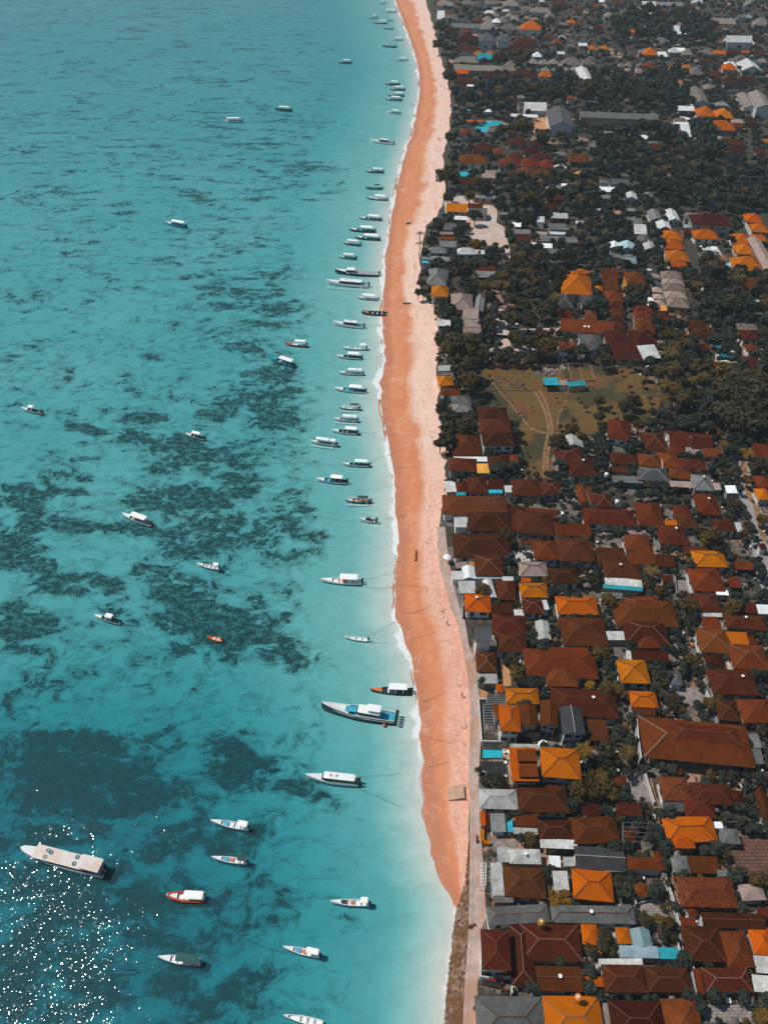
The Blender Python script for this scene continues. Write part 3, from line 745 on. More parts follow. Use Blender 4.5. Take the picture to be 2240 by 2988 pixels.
# ------------------------------------------------------------------ houses
HOUSES = """A
h k 225 52 385 52 8|pale thatched hip-roofed house at the far end of the village by the beach
h k 435 40 560 40 2
h d 545 60 650 60 10
h k 660 38 770 38 0
h k 830 45 955 60 -4
h r 1255 40 1390 40 2
f W 230 170 300 170 120|white flat-roofed beach house near the top beside a red roof
h m 298 135 378 135 100
h k 290 172 420 165 130
h k 1060 112 1250 112 66
h k 1195 162 1285 160 95
h k 640 187 725 187 138
h k 715 148 790 148 103
h k 775 197 865 197 135
h W 720 202 800 202 162
h k 840 152 915 152 108
h k 880 182 965 182 133
h k 985 107 1030 107 78
h m 550 192 640 190 150
h o 975 270 1160 265 182 2|big orange hip-roofed house standing above the grove near the top
h k 610 264 770 264 180
h k 800 266 945 266 205
g g 350 250 618 250 208
h r 290 300 400 292 228
h m 435 300 520 290 255
h m 535 316 590 316 272
h r 395 378 590 375 302
h d 600 370 745 370 258 2|left one of the twin dark grey steep gabled houses with pale walls
h d 765 375 885 375 262 2|right one of the twin dark grey steep gabled houses with pale walls
h m 915 388 1125 388 330
h m 1255 402 1350 398 322
h r 870 448 1100 432 390
h o 565 500 640 495 442
h o 675 492 740 487 442
f t 580 530 718 530 488|dull blue pool-side shelter between two small orange roofs
h r 395 462 610 450 405
h k 390 567 600 557 505
g k 360 632 815 635 582|very long low thatched roof lying across the village behind the beach
h k 790 637 1030 637 548|broad thatched pyramid roof joined to the right end of the long thatched roof
g o 395 665 510 655 622
h r 650 705 885 700 636 2|two-storey white-walled house with dark red hip roof and small windows
h r 880 690 1120 690 628
h o 1135 687 1270 690 636 2|white-walled two-storey house with a small bright orange hip roof
h k 1055 572 1140 572 526
h k 1145 577 1235 577 526
h k 1228 572 1315 572 522
h k 1345 582 1520 582 508
h k 1075 637 1150 637 587
h k 1165 642 1245 642 592
h k 1255 642 1335 642 592
h k 1350 637 1415 637 592
h k 1425 637 1510 637 587
h k 1530 582 1650 577 520
h W 1085 512 1165 507 460
h r 1385 702 1500 702 626
V w 1520 728 1630 728 612 2|tall white gabled house with a pale striped roof beside thatched cottages
h r 380 742 570 742 690
h r 425 782 495 777 750
f W 495 777 610 772 755
h m 865 788 1050 792 705
f m 1340 790 1450 790 770
h m 570 887 730 887 840
h m 840 907 930 907 857
h m 1395 892 1470 892 852
g w 1010 985 1215 1000 915|white metal double canopy with ribbed panels near the big grey hall
V d 1235 1140 1457 1140 985 2|big dark grey gabled hall with a steep plain roof
f W 890 1052 1130 1045 1022
f o 490 1095 640 1092 1070|bright orange awning behind the round teal pool
h m 425 1205 525 1205 1147
h d 530 1222 610 1222 1167
h d 650 1227 725 1227 1172
h m 410 1467 690 1467 1378|wide rust-red hip-roofed beach house standing above a white-railed pool yard
h r 545 1362 715 1352 1292
h m 735 1382 825 1377 1287
h r 855 1292 1010 1292 1232
h r 1065 1312 1210 1302 1247
h r 1010 1382 1150 1372 1312
h r 870 1422 1000 1412 1367
h m 780 1492 970 1492 1402
h m 985 1492 1150 1492 1402
h m 1155 1502 1280 1502 1417
h r 1095 1420 1270 1417 1372
g m 1410 1452 1580 1450 1378
h m 945 1570 1095 1570 1492
h m 1100 1600 1280 1590 1495
h r 850 1582 940 1582 1492
h r 450 875 540 870 840
B
h m 50 70 190 62 36
f w 530 62 650 62 28
f g 650 50 900 52 26
h k 195 152 280 152 102
h r 905 77 1010 72 32
h m 975 172 1100 172 88
h k 820 262 920 262 184
f W 840 308 940 305 255
h k 1030 252 1110 252 192
g k 1120 215 1360 212 162
g m 1175 258 1300 253 226
g W 1285 372 1525 387 318 2|big white-roofed shed standing out near the upper right corner
h b 1455 162 1525 162 128
h k 1540 232 1660 222 155
h o 1215 377 1250 377 340
h o 50 442 120 442 397
h o 155 442 230 442 397
h m 435 322 490 322 288
h o 540 492 680 497 418
f W 675 507 755 507 472
h W 770 472 870 472 422
h k 885 492 990 492 432
h k 1060 492 1180 492 428
h k 315 602 380 602 552
h k 385 597 450 597 548
h k 480 602 555 602 552
h m 555 602 640 602 550
h m 770 612 850 612 562
h W 255 642 340 642 602
h k 375 642 445 642 602
h k 465 657 550 657 612
h m 552 667 637 667 617
h m 640 667 710 667 617
h m 714 672 796 672 617
h m 800 672 890 667 612
h m 300 702 355 702 657
h m 395 697 490 692 652
h k 955 672 1080 672 570
h k 830 782 920 782 695
h o 1255 627 1380 627 552
V w 1425 637 1600 632 565
h r 1265 752 1410 752 682
h r 1400 732 1560 722 682
h k 1085 802 1170 802 700
V k 985 930 1130 930 800
h o 1030 1047 1188 1042 922
h o 1192 1062 1355 1062 926
h o 1115 1167 1370 1167 1076
V k 1440 972 1560 972 850
V k 1560 975 1690 965 770 2
h r 470 752 600 752 712
f W 810 1110 940 1110 1078
f W 885 1225 970 1225 1132
f W 875 1072 950 1067 1045
g g -30 1062 680 1066 1010 2|very long grey-roofed two-storey hall right of the big grey gabled hall
f W 180 1237 270 1237 1188
f W 395 1217 480 1217 1192
h r 1250 1382 1460 1372 1312
h m 1390 1460 1450 1460 1390
h r 1200 1302 1440 1302 1245
f t 1305 1520 1450 1525 1485|turquoise flat shed roof alone at the edge of the dark grove
h r 1570 1402 1660 1392 1322
h r 1150 700 1240 700 650
h r 1040 560 1170 560 515
h r 250 330 340 330 300
h r 1290 480 1400 480 440
h k 1370 530 1470 530 490
h r 1540 370 1650 370 330
h r 1520 480 1640 480 440
h k 1560 560 1650 560 520
h r 80 260 190 260 225
h r 640 130 760 130 95
h k 340 120 440 120 85
C
f t 425 107 525 107 66|turquoise shed roof beside the pool yard of the wide rust-red beach house
g r 375 180 610 176 116
f o 305 425 500 425 358|plain bright orange single-slope shed roof at the back of the beach
f r 500 390 640 387 348
g g 515 450 680 450 392
f W 355 492 500 497 458
f g 545 302 750 302 267
f g 780 450 990 450 424
g g 285 590 400 586 524
f p 255 627 380 627 597
f m 255 672 388 672 640
g g 245 742 400 737 682
h g 150 797 315 792 736
h W 410 807 580 802 742 2|white metal hip-roofed two-storey beach house with a red tank
f W 575 805 655 800 762 2
f t 90 882 165 882 856
f g 90 850 370 868 818
H g 130 1087 318 1082 938|large grey hip-roofed beach house with sheet roof behind an orange-roofed hut
h o 175 1182 335 1182 1082|orange hip-roofed beach hut in front of the large grey hip-roofed house
f r 570 952 755 952 906
f g 570 1012 755 1012 956
H p 355 1302 555 1302 1160|pink-tiled hip-roofed house set back from the beach with dark ridges
V g 560 1320 640 1312 1165
g p 455 1377 600 1377 1292
g p 465 1457 620 1452 1387
g p 460 1532 625 1532 1462
g w 230 1457 345 1437 1392|small white gabled hut with a round window standing on the upper beach
f W 900 557 980 557 517
f W 1120 517 1190 517 467
f w 1250 482 1400 482 434
f w 1470 532 1540 532 502
f g 920 622 1070 622 580
f r 920 692 1070 692 632
f g 1115 577 1180 577 527
f g 1230 587 1390 587 532
f p 1115 630 1215 630 597
f W 1240 627 1385 627 597
f g 1130 692 1385 692 642
f g 1388 702 1500 702 652
f W 1065 722 1140 722 694
f W 1145 747 1260 747 704
f g 1220 802 1360 802 757
f W 1325 780 1385 780 747
f g 1385 762 1510 762 742
f g 1220 892 1310 892 852
h r 1205 312 1370 322 268
h r 1180 397 1340 392 338
h y 1465 112 1560 112 54|small ochre hut roof in the dark grove beside a turquoise tarp
f t 1485 212 1545 205 176
h m 1540 190 1610 190 146
h o 1240 1002 1365 992 918
h o 1480 982 1565 977 932
H o 1340 1162 1625 1167 1000|large dark orange house with complex hip roof inland of the scrub
H d 1295 1282 1450 1282 1172
H d 1520 1262 1660 1262 1178
h m 1540 1397 1658 1387 1274
H m 1330 1402 1480 1402 1300
g m 1325 1502 1815 1507 1402|long rust-red gabled house with two white skylights facing the scrub lane
h r 1480 720 1570 720 690
f g 610 250 700 250 232
D
V W 375 312 485 312 260
V g 555 317 640 312 262
h g 160 307 270 307 272
f W 110 410 215 410 387
f g 365 417 470 417 387
f g 385 537 530 532 478
V g 615 512 700 492 415
V w 770 507 870 502 412|pale gabled house topmost of the white-roofed row left of the orange villa
V W 668 580 795 582 518
f w 460 627 570 622 548
V g 500 702 600 692 645
V w 550 762 650 772 695
V W 245 752 325 747 698|tiny white gabled hut left of a pale blue gabled hut
V b 330 777 465 762 705|tiny pale blue gabled hut right of the white gabled hut
f g 225 837 488 837 797
f b 355 887 485 887 837
h o 714 684 892 680 580|topmost section of the long orange stepped villa
h o 730 760 915 756 672|second section from the top of the long orange stepped villa
h o 756 866 956 864 762|third section of the long orange stepped villa with its widest hip
h o 778 918 940 918 866|lowest small hip section of the long orange stepped villa
h o 1000 667 1225 667 576|orange hip-roofed house between the stepped villa and the pool courtyard
h o 1470 525 1610 515 430
h o 1515 610 1665 605 520
h o 1520 690 1650 680 622
h o 1350 720 1520 715 610
h o 1380 804 1560 806 706
h o 1345 947 1620 957 820|wide orange hip-roofed house beside the pale blue pool
V p 1615 940 1740 945 670 2
h r 975 542 1340 547 438 2
h o 1200 862 1260 862 812
f r 165 1020 325 1020 938
f r 168 1120 325 1120 1024
h m 190 1232 365 1232 1124
h m 395 1067 570 1067 955 2|rust-red hip-roofed two-storey house with ochre yellow walls
f m 410 1127 565 1132 1082
f r 570 1125 610 1125 1072
h p 605 1012 690 1017 977
h d 615 1082 705 1087 1042
h p 620 1142 715 1147 1097
h p 630 1202 730 1207 1157
h p 645 1262 740 1262 1212
f y 650 1302 755 1317 1258
h p 705 1027 905 1032 952
h p 715 1087 915 1092 1018
h p 725 1140 930 1145 1068
h p 740 1205 945 1210 1130
h p 755 1277 960 1287 1198
h m 460 1332 635 1332 1262
h m 465 1385 640 1387 1318
h m 472 1447 648 1450 1378
h m 470 1505 655 1507 1440
h m 20 1387 205 1392 1307
h r 220 1292 365 1287 1217
h r 235 1342 375 1342 1290
h r 235 1402 380 1407 1342
h r 240 1472 380 1477 1408
h m 675 1397 755 1387 1322
h r 755 1412 845 1407 1342
f r 690 1450 780 1450 1407
h r 940 1472 1120 1477 1402
f m 1445 1137 1615 1147 1037
h r 1615 1142 1690 1142 1078
f W 565 950 615 950 932
h r 900 620 985 620 560
f b 905 590 950 590 540
h o -110 1004 0 1004 952
h o 110 1130 178 1130 1072
h o 50 1000 125 1000 945
E
f w 240 377 385 372 322
h o 250 512 385 502 422|bright orange pyramid-roofed beach hut in front of a huge olive tree
h m 265 592 440 592 534
h g 365 672 540 667 602|upper of the two small grey hip roofs by the beach trees
h g 380 747 555 742 674|lower of the two small grey hip roofs by the beach trees
h r 600 827 875 827 716 2|farthest section of the stepped dark red house beside the grass field
h r 620 937 905 937 822 2|middle section of the stepped dark red house beside the grass field
h r 640 1047 930 1047 936 2|nearest section of the stepped dark red house with pale side wall
h m 370 1132 625 1132 962|rust-red hip-roofed beach house with sunlit left slope beside the stepped red house
f W 380 1187 685 1187 1137
h m 335 1267 580 1282 1176
h r 690 1247 885 1247 1152
g r 775 1150 885 1142 1112
h m 885 1192 965 1192 1137
f y 580 1292 700 1292 1205
H r 1310 1217 1560 1202 1070
h r 1415 1322 1675 1322 1182
V w 1355 1062 1545 1062 968|pale gabled shed behind the dark brown house at the field's corner
f t 1190 503 1325 500 434|ribbed turquoise shed roof, left one in the grass field
f p 1330 502 1400 502 452
f t 1407 520 1565 500 460|flat turquoise shed roof, right one in the grass field
h m 1325 177 1425 177 88 2|white two-storey house with small rust-red pyramid roof behind the field
h m 1432 165 1495 162 122
h r 405 1467 515 1462 1357
h r 512 1472 688 1472 1332
f r 690 1437 835 1437 1342
f t 630 1470 815 1470 1432|turquoise awning strip along the front of a dark roof
f t 400 1490 485 1490 1466
f w 310 1462 405 1457 1362
f w 837 1462 910 1462 1397
h r 905 1492 1175 1492 1372
h r 1178 1484 1350 1474 1392
V m 1505 1560 1590 1560 1400
V r 1600 1560 1660 1560 1410
f g 255 440 380 440 385
f p 460 60 620 60 0
F
H d 10 192 205 187 45
h r 235 132 440 118 8
h r 445 135 670 130 12
f r 230 272 540 282 135
f W 560 290 680 242 150
f y 910 92 975 82 15
h r 985 72 1180 72 5
h r 1030 200 1150 182 105
h r 1430 102 1590 102 12
h r 1430 332 1600 342 252
h r 1170 382 1330 387 298
h r 1050 352 1150 347 232
H m 215 972 415 1002 815 2|rust-red hip-roofed house at the field corner with a grey lean-to below
f g 230 1112 385 1112 1002
H r 535 1085 765 1097 930
g r 775 1042 960 1052 938
g r 972 1067 1165 1082 962
f g 775 1107 850 1107 1042
f p 922 1118 1075 1132 1060
g m 1080 1142 1265 1152 1086
h m 780 1112 920 1115 1052
h r 245 1207 500 1227 1127
h m 500 1227 700 1245 1142
f r 245 1280 415 1285 1228
h m 702 1242 880 1247 1114
h r 882 1252 1110 1262 1178
f g 265 1372 540 1382 1312 |grey sheet-roofed house with teal front wall
h d 495 1352 770 1372 1262
h m 775 1332 985 1352 1268
f p 780 1412 985 1422 1358
h g 990 1442 1180 1452 1328
f p 1180 1442 1240 1442 1372
f W 1290 1470 1385 1470 1398
h m 1120 1242 1190 1242 1182
h m 1140 942 1230 942 868
f m 1530 1162 1690 1177 1037
h m 1560 1420 1690 1420 1322
h o 1570 1530 1690 1530 1432
h m 1480 200 1590 200 140
h r 640 1240 700 1240 1190
G
h s 280 187 868 197 56|very long brown hip roof reaching the beach with a sunlit orange end
f r 872 190 1038 197 112
f m 1042 202 1300 222 132
f w 385 302 508 302 210
h r 500 337 900 342 192|dark brown hip-roofed beach house with white porch columns
h r 935 352 1270 377 202
f m 885 330 930 335 195
f m 1276 367 1610 387 266
h r 380 577 905 582 408|wide dark brown hip-roofed beach house with bright hip ridges
f r 975 457 1155 462 397
f r 1165 472 1245 477 425
h m 1105 592 1322 592 462
h r 1328 607 1640 607 450
f w 360 772 470 772 690
V W 460 767 575 767 655|white gabled beach shack among pale sheet roofs
f p 400 672 510 662 607
f y 512 642 565 650 612
h r 572 732 828 737 597
f w 570 762 830 762 738
H p 975 742 1225 742 612|pinkish grey hip-roofed house with red ridges among brown roofs
H r 1245 807 1508 807 668
H o 978 930 1230 932 800|orange hip-roofed house with a small step behind it, near the beach shacks
f o 985 792 1070 792 758
f w 425 892 578 892 782
V w 682 942 765 932 768
H r 772 952 940 957 778
f W 815 780 915 780 737
h o 480 1057 715 1067 942|burnt orange hip-roofed house end-on to the promenade
f r 717 1075 910 1077 972
f w 920 1092 1000 1092 1032
H r 1000 1072 1190 1077 945
f W 1190 1042 1235 1037 948
H o 1310 1082 1680 1087 922|broad bright orange hip-roofed house among brown roofs, fourth row from beach
H r 720 1265 1035 1290 1088
f d 570 1332 728 1332 1197 2|dark grey flat-roofed beach house with glass balcony by the promenade
h r 765 1417 1040 1422 1292
V w 1130 1312 1255 1312 1145
h m 1355 1362 1770 1372 1182
f p 1360 1180 1660 1180 1122
f m 1255 1452 1590 1457 1372
H r -10 0 0 0 -10
H
V r 0 140 95 140 -20
H r 118 122 275 122 0
h r 10 267 475 297 167
H m 495 287 735 302 85|large rust-red hip-roofed house with bright ridges right of a dark courtyard
H m 815 192 970 197 115
h r 850 312 1040 302 212
f o 745 312 855 312 236
H m 1035 187 1240 197 5
h r 1170 332 1380 337 252
f W 1372 342 1425 347 258
H m 380 502 610 517 368
f p 375 366 568 366 322
h r 690 457 955 462 322
f r 5 602 110 602 460
f r 130 632 395 637 490
f m 415 642 653 632 512
f r 658 652 830 662 547
f r 905 542 1130 552 472
h o 1010 657 1305 662 547|weathered orange hip-roofed house near the street
f m 1365 682 1535 687 606
h r 190 752 535 782 650
f w 205 837 535 847 756|long white sheet porch roof under a dark brown hip roof
f t 180 848 535 876 838|turquoise strip awning below the long white porch roof
H m 985 872 1280 882 672
f W 1195 907 1305 912 858
H r 1020 1062 1255 1062 892
f w 1045 1102 1250 1107 1056
f m 1085 1212 1235 1217 1102
f m 1310 842 1410 847 752
h m 300 1192 870 1197 1024|widest rust-red house in the middle rows with a raised rear roof
h m 410 1047 700 1022 952
h r 385 1342 780 1362 1192
H m 500 1387 700 1387 1260
f w 220 1312 383 1312 1228
H m 1055 1422 1350 1437 1215
f o 1310 1392 1500 1402 1245
f p 1345 1442 1490 1447 1400
h r 1285 1202 1660 1232 1122
f r 1430 1072 1570 1077 982
f W 1565 1077 1690 1082 992
f r 440 1500 775 1517 1402
f w 385 1482 438 1490 1402
h m 1480 1352 1560 1352 1292
f r 715 795 810 800 725
h m 1590 60 1690 60 -20
f g 165 935 360 945 880
h r 1590 500 1650 500 450
I
H r 465 137 665 142 -58
f w 470 247 670 247 148
h m 930 168 1645 206 0|large rust-red hip-roofed house with projecting porch roof near the promenade
H m 1140 273 1450 280 70
H o 755 442 1075 447 292|orange hip-roofed house directly behind the promenade pergola house
h o 655 332 730 332 252
H o 690 705 897 715 452 2|orange hip-roofed promenade house beside slatted pergola and twin gables
f m 630 592 688 592 450
V m 905 650 1070 645 450 2|left of the twin rust-red gabled roofs beside the orange promenade house
V m 1076 650 1250 675 420 2|right of the twin rust-red gabled roofs beside the orange promenade house
f m 918 714 1145 716 658
h r 1185 540 1840 592 386
V d 1300 742 1520 747 482 2|charcoal gabled temple-style house with curved pale ridge
f o 805 1190 1072 1192 878 2|orange flat block with two raised rust-red panels beside the swimming pool
H o 1095 1148 1480 1177 872 2|large bright orange pyramid-roofed villa beside a golden palm
f w 790 882 1060 887 840
f r 1545 800 1750 802 600
H w 495 1457 868 1467 1268|white sheet hip-roofed beach house fronting the promenade
h r 872 1492 1365 1502 1322
f r 1480 1517 1665 1537 1400
f o 505 1622 553 1622 1476
f r 558 1632 600 1632 1482
f g 605 1682 750 1682 1502|shaggy grey thatch shelter behind the orange promenade bar
f t 765 1682 820 1682 1562
f m 840 1632 1055 1632 1512
f w 820 1702 1055 1712 1636
H r 1072 1752 1400 1752 1565
H m 1405 1802 1860 1787 1535|light rust hip-roofed house with pale ridges in front of a big olive tree
J
H o 235 242 525 247 18|orange pyramid-roofed house beside a yellow-green tree and narrow lane
H o 335 472 600 482 322|smaller orange hip-roofed house in front of the orange pyramid-roofed house
f r 345 545 575 557 470
H d 725 257 835 267 152|small grey pyramid-roofed shrine hall in a pale temple courtyard
H r 1125 352 1585 362 112|dark brown house with crossing hip roofs right of the temple courtyard
h r 1060 77 1245 87 0
h m 1320 102 1690 122 -60
H r 1180 602 1395 612 405
H m 1420 627 1740 632 400
f g 1510 872 1600 867 727
f g 1520 1022 1620 1027 876
H o 555 987 670 987 896|tiny orange pyramid-roofed pavilion in front of the two-tiered hall
H m 745 1122 835 1127 1066
H s 640 1377 925 1387 1152
H r 930 1402 1320 1432 1217
h m 865 1542 1160 1557 1402
f d 650 1482 858 1490 1388
H r 1310 1392 1440 1402 1282
H r 1600 1562 1720 1562 1240
H m 175 1242 300 1247 1142
f r 195 1522 440 1527 1392
H o 690 1787 1180 1777 1532|large orange hip-roofed house in the lower right with dark ridges and tall posts
H o 720 1842 960 1842 1680
f W 1145 1647 1225 1647 1576
H g 1215 1792 1400 1802 1652
H r 260 1782 390 1792 1652
K
f w 1080 112 1440 127 22
f w 670 252 790 252 102
H w 785 267 1093 272 124
f W 1170 296 1280 301 184
f w 1310 291 1420 291 194
g d 1425 310 1910 340 195
H s 735 582 1140 607 302|speckled brown hip-roofed house behind a grey debris-strewn shed roof
f g 632 642 820 642 592
f w 620 582 735 582 262
H o 1400 602 1795 642 328|orange hip-roofed house beside a golden bush, above the long grey roofs
f w 1215 522 1362 522 334
H g 575 862 1178 832 668|left of the two long grey hip roofs running back from the promenade
H g 1192 836 2010 852 670|right of the two long grey hip roofs running back from the promenade
H r 515 1287 800 1302 905 2|dark brown hip-roofed promenade house with white front terrace
H m 715 1352 810 1347 1256
H r 905 1202 1495 1217 850|dark brown L-shaped house with long ridge lines and a yellow roof tank
H r 805 1442 1038 1452 860
G r 1052 1497 1500 1507 1258
H o 1490 1047 1650 1057 850
H o 1505 1452 1710 1457 1358
H g 472 2010 1155 2020 1548|grey hip-roofed promenade house cut by the bottom edge of the photo
H o 1140 2010 1720 2015 1545|bright orange hip-roofed house at the bottom edge with a ball-shaped tank
L
f r 78 262 275 267 178
f p 78 342 275 345 268
f g 0 337 72 342 218
H m 305 325 658 332 202
H m 560 237 645 237 142
H g 740 350 908 357 188
f m 912 357 1198 367 192
f g 1175 390 1275 390 322
H s 830 682 1380 697 398|large mossy speckled brown hip roof right of the narrow alley
H p 1412 627 1645 617 458
H m 370 582 510 592 452|rust-red pyramid-roofed shrine pavilion in a walled temple yard
G r 1030 882 1640 902 742
H m 892 777 990 772 662
f m 815 862 965 872 782
H r 880 1212 1265 1222 872
H m 1272 1272 1540 1272 918
H o 1525 1147 1740 1152 882|orange hip-roofed house cut by the right edge near the bottom
f w 1545 1322 1700 1332 1155
H o 205 1042 340 1042 882|small orange pyramid roof beside the pale blue gabled roof
V b 345 1082 548 1072 892|pale blue gabled roof wing with bright white ridge
G b 235 1172 603 1182 1060|pale blue half of the wide blue roof in front of the gabled wing
f t 606 1184 805 1192 1072|bright turquoise half of the wide blue roof in front of the gabled wing
H r 85 1512 495 1517 1242
H r 500 1507 930 1517 1262
f w 25 1262 450 1257 1218
f m 975 1530 1050 1530 1280
H r 1062 1507 1520 1512 1272
H r 165 1982 695 1992 1592
H m 700 1992 1060 1992 1572
f p 85 1817 180 1817 1612
f w 1525 1502 1690 1517 1342
H d 1050 1900 1190 1900 1800
f r 1560 780 1690 790 690"""

LANDMARKS = [("the L-shaped pale blue roof", 1895, 2765), ("the two-tiered brown hall", 2040, 2165), ("the beachside swimming pool", 1435, 2200),
 ("the temple courtyard", 1990, 2010), ("the tiled terrace", 2180, 2510), ("the street's motorbikes", 2200, 1630), ("the grass field", 1640, 1230),
 ("the turquoise field sheds", 1650, 1115), ("the stepped dark red house", 1445, 1260), ("the white beach shack", 1365, 1675), ("the turquoise strip awning", 1815, 1722),
 ("the dark flat-roofed beach house", 1410, 1855), ("the sand clearing", 1410, 680), ("the white metal-roofed beach house", 1365, 735), ("the pink hip-roofed house", 1350, 890),
 ("the pink stepped row", 1975, 850), ("the orange stepped villa", 1970, 720), ("the pale blue pool", 2115, 780), ("the big grey gabled hall", 1640, 345),
 ("the very long grey hall", 1800, 342), ("the round teal pool", 1430, 368), ("the long thatched roof", 1395, 200), ("the twin dark gables", 1440, 105),
 ("the big white-roofed shed", 2157, 118), ("the three grouped orange roofs", 2090, 350), ("the huge dark tree", 2170, 1150), ("the white-decked hotel pool", 2112, 1040),
 ("the L-shaped brown house", 1600, 2780), ("the white hip-roofed beach house", 1455, 2335), ("the white gabled house", 1715, 225), ("the street's upper end", 2150, 1290),
 ("the orange pyramid house", 1850, 1955), ("the widest rust-red house", 1875, 1800), ("the broad orange house", 1690, 1765), ("the narrow alley", 1960, 2620),
 ("the long brown beach roof", 1390, 1485), ("the pinkish grey hip roof", 1555, 1660), ("the white-roofed shanties", 1640, 690), ("the ochre-walled house", 1855, 830),
 ("the two white umbrellas", 1895, 880), ("the mossy speckled roof", 2100, 2610), ("the golden palm", 1700, 2180)]

RECTS = []                                             # footprints: cx, cy, half width, half depth, yaw
def in_house(x, y, margin=0.0):
    for cx, cy, hw, hd, yaw in RECTS:
        dx, dy = x - cx, y - cy
        if abs(dx) + abs(dy) > 2 * (hw + hd) + 2 * margin: continue
        c, s = math.cos(yaw), math.sin(yaw)
        if abs(dx * c + dy * s) < hw + margin and abs(-dx * s + dy * c) < hd + margin: return True
    return False

def roof_mesh(kind, W, D, pitch):
    """eaves at z = 0 around a W x D rectangle; returns builder, ridge segments, ridge height"""
    b, seg = MB(), []
    w, d = W / 2, D / 2
    tp_, T = math.tan(pitch), 0.16
    c = [(-w, -d), (w, -d), (w, d), (-w, d)]
    if kind == 'f':
        h = max(0.25, D * math.tan(R(9)))
        P = [(-w, -d, 0), (w, -d, 0), (w, d, h), (-w, d, h)]
        b.poly(P, [(p[0], p[1]) for p in P])
        Q = [(p[0], p[1], p[2] - 0.12) for p in P]
        for i in range(4):
            j = (i + 1) % 4; b.poly([Q[i], Q[j], P[j], P[i]])
        b.poly(Q[::-1])
        return b, seg, h
    if kind in 'hH':
        if W >= D:
            h = d * tp_; r = max(0.0, w - d); A, B = (-r, 0, h), (r, 0, h)
            F = [[(-w,-d,0),(w,-d,0),B,A], [(w,d,0),(-w,d,0),A,B], [(-w,d,0),(-w,-d,0),A], [(w,-d,0),(w,d,0),B]]
            if r < 0.3: F[0], F[1] = F[0][:3], F[1][:3]; A = B = (0, 0, h); F = [[q if q[2] == 0 else A for q in f] for f in F]
            ax = [0, 0, 1, 1]
            seg = [((-w,-d,0), A), ((-w,d,0), A), ((w,-d,0), B), ((w,d,0), B)] + ([(A, B)] if r >= 0.3 else [])
        else:
            h = w * tp_; r = max(0.0, d - w); A, B = (0, -r, h), (0, r, h)
            F = [[(-w,d,0),(-w,-d,0),A,B], [(w,-d,0),(w,d,0),B,A], [(-w,-d,0),(w,-d,0),A], [(w,d,0),(-w,d,0),B]]
            if r < 0.3: A = B = (0, 0, h); F = [[q for q in f if q[2] == 0] + [A] for f in F]
            ax = [1, 1, 0, 0]
            seg = [((-w,-d,0), A), ((w,-d,0), A), ((-w,d,0), B), ((w,d,0), B)] + ([(A, B)] if r >= 0.3 else [])
        # gently flared slopes
        cs = 1 / math.cos(pitch)
        for f, a in zip(F, ax):
            n0 = f[0]
            uv = [(p[a], (p[2] / max(h, 1e-3)) * h * cs / max(tp_, .1)) for p in f]
            b.poly(f, uv)
    else:
        along = 1 if kind == 'V' else 0
        if along == 0:
            h = d * tp_; A, B = (-w, 0, h), (w, 0, h)
            F = [[(-w,-d,0),(w,-d,0),B,A], [(w,d,0),(-w,d,0),A,B]]
        else:
            h = w * tp_; A, B = (0, -d, h), (0, d, h)
            F = [[(-w,d,0),(-w,-d,0),A,B], [(w,-d,0),(w,d,0),B,A]]
        for f in F: b.poly(f, [(p[along], p[2] / tp_ * 1.15) for p in f])
        seg = [(A, B)]
        # soffits so that the sheet has thickness
        for f in F: b.poly([(p[0], p[1], p[2] - T) for p in f][::-1])
        for f in F:
            for p, q in zip(f, f[1:] + f[:1]):
                b.poly([(p[0],p[1],p[2]-T), (q[0],q[1],q[2]-T), q, p])
        return b, seg, h
    for i in range(4):
        j = (i + 1) % 4
        b.poly([(*c[i], -T), (*c[j], -T), (*c[j], 0), (*c[i], 0)])
    b.poly([(*q, -T) for q in c][::-1])
    return b, seg, h

def ridge_caps(seg, r=0.13):
    b = MB()
    for A, B in seg:
        A, B = Vector(A), Vector(B)
        if (B - A).length < 0.3: continue
        b.bar(A + Vector((0, 0, .04)), B + Vector((0, 0, .04)), r, 6)
    return b

rh = random.Random(11)
WALLS = ['wall_white'] * 5 + ['wall_grey'] * 3 + ['wall_tan'] * 2 + ['wall_brick']
house_log = []
FILL = []
def parse_houses():
    t, out = None, []
    for line in HOUSES.split("\n"):
        line = line.strip()
        if not line: continue
        if len(line) == 1: t = line; continue
        body, _, lab = line.partition("|")
        w = body.split()
        kind, col = w[0], w[1]
        n = [float(q) for q in w[2:7]]
        out.append((t, kind, col, n, '2' in w[7:], lab.strip()))
    return out

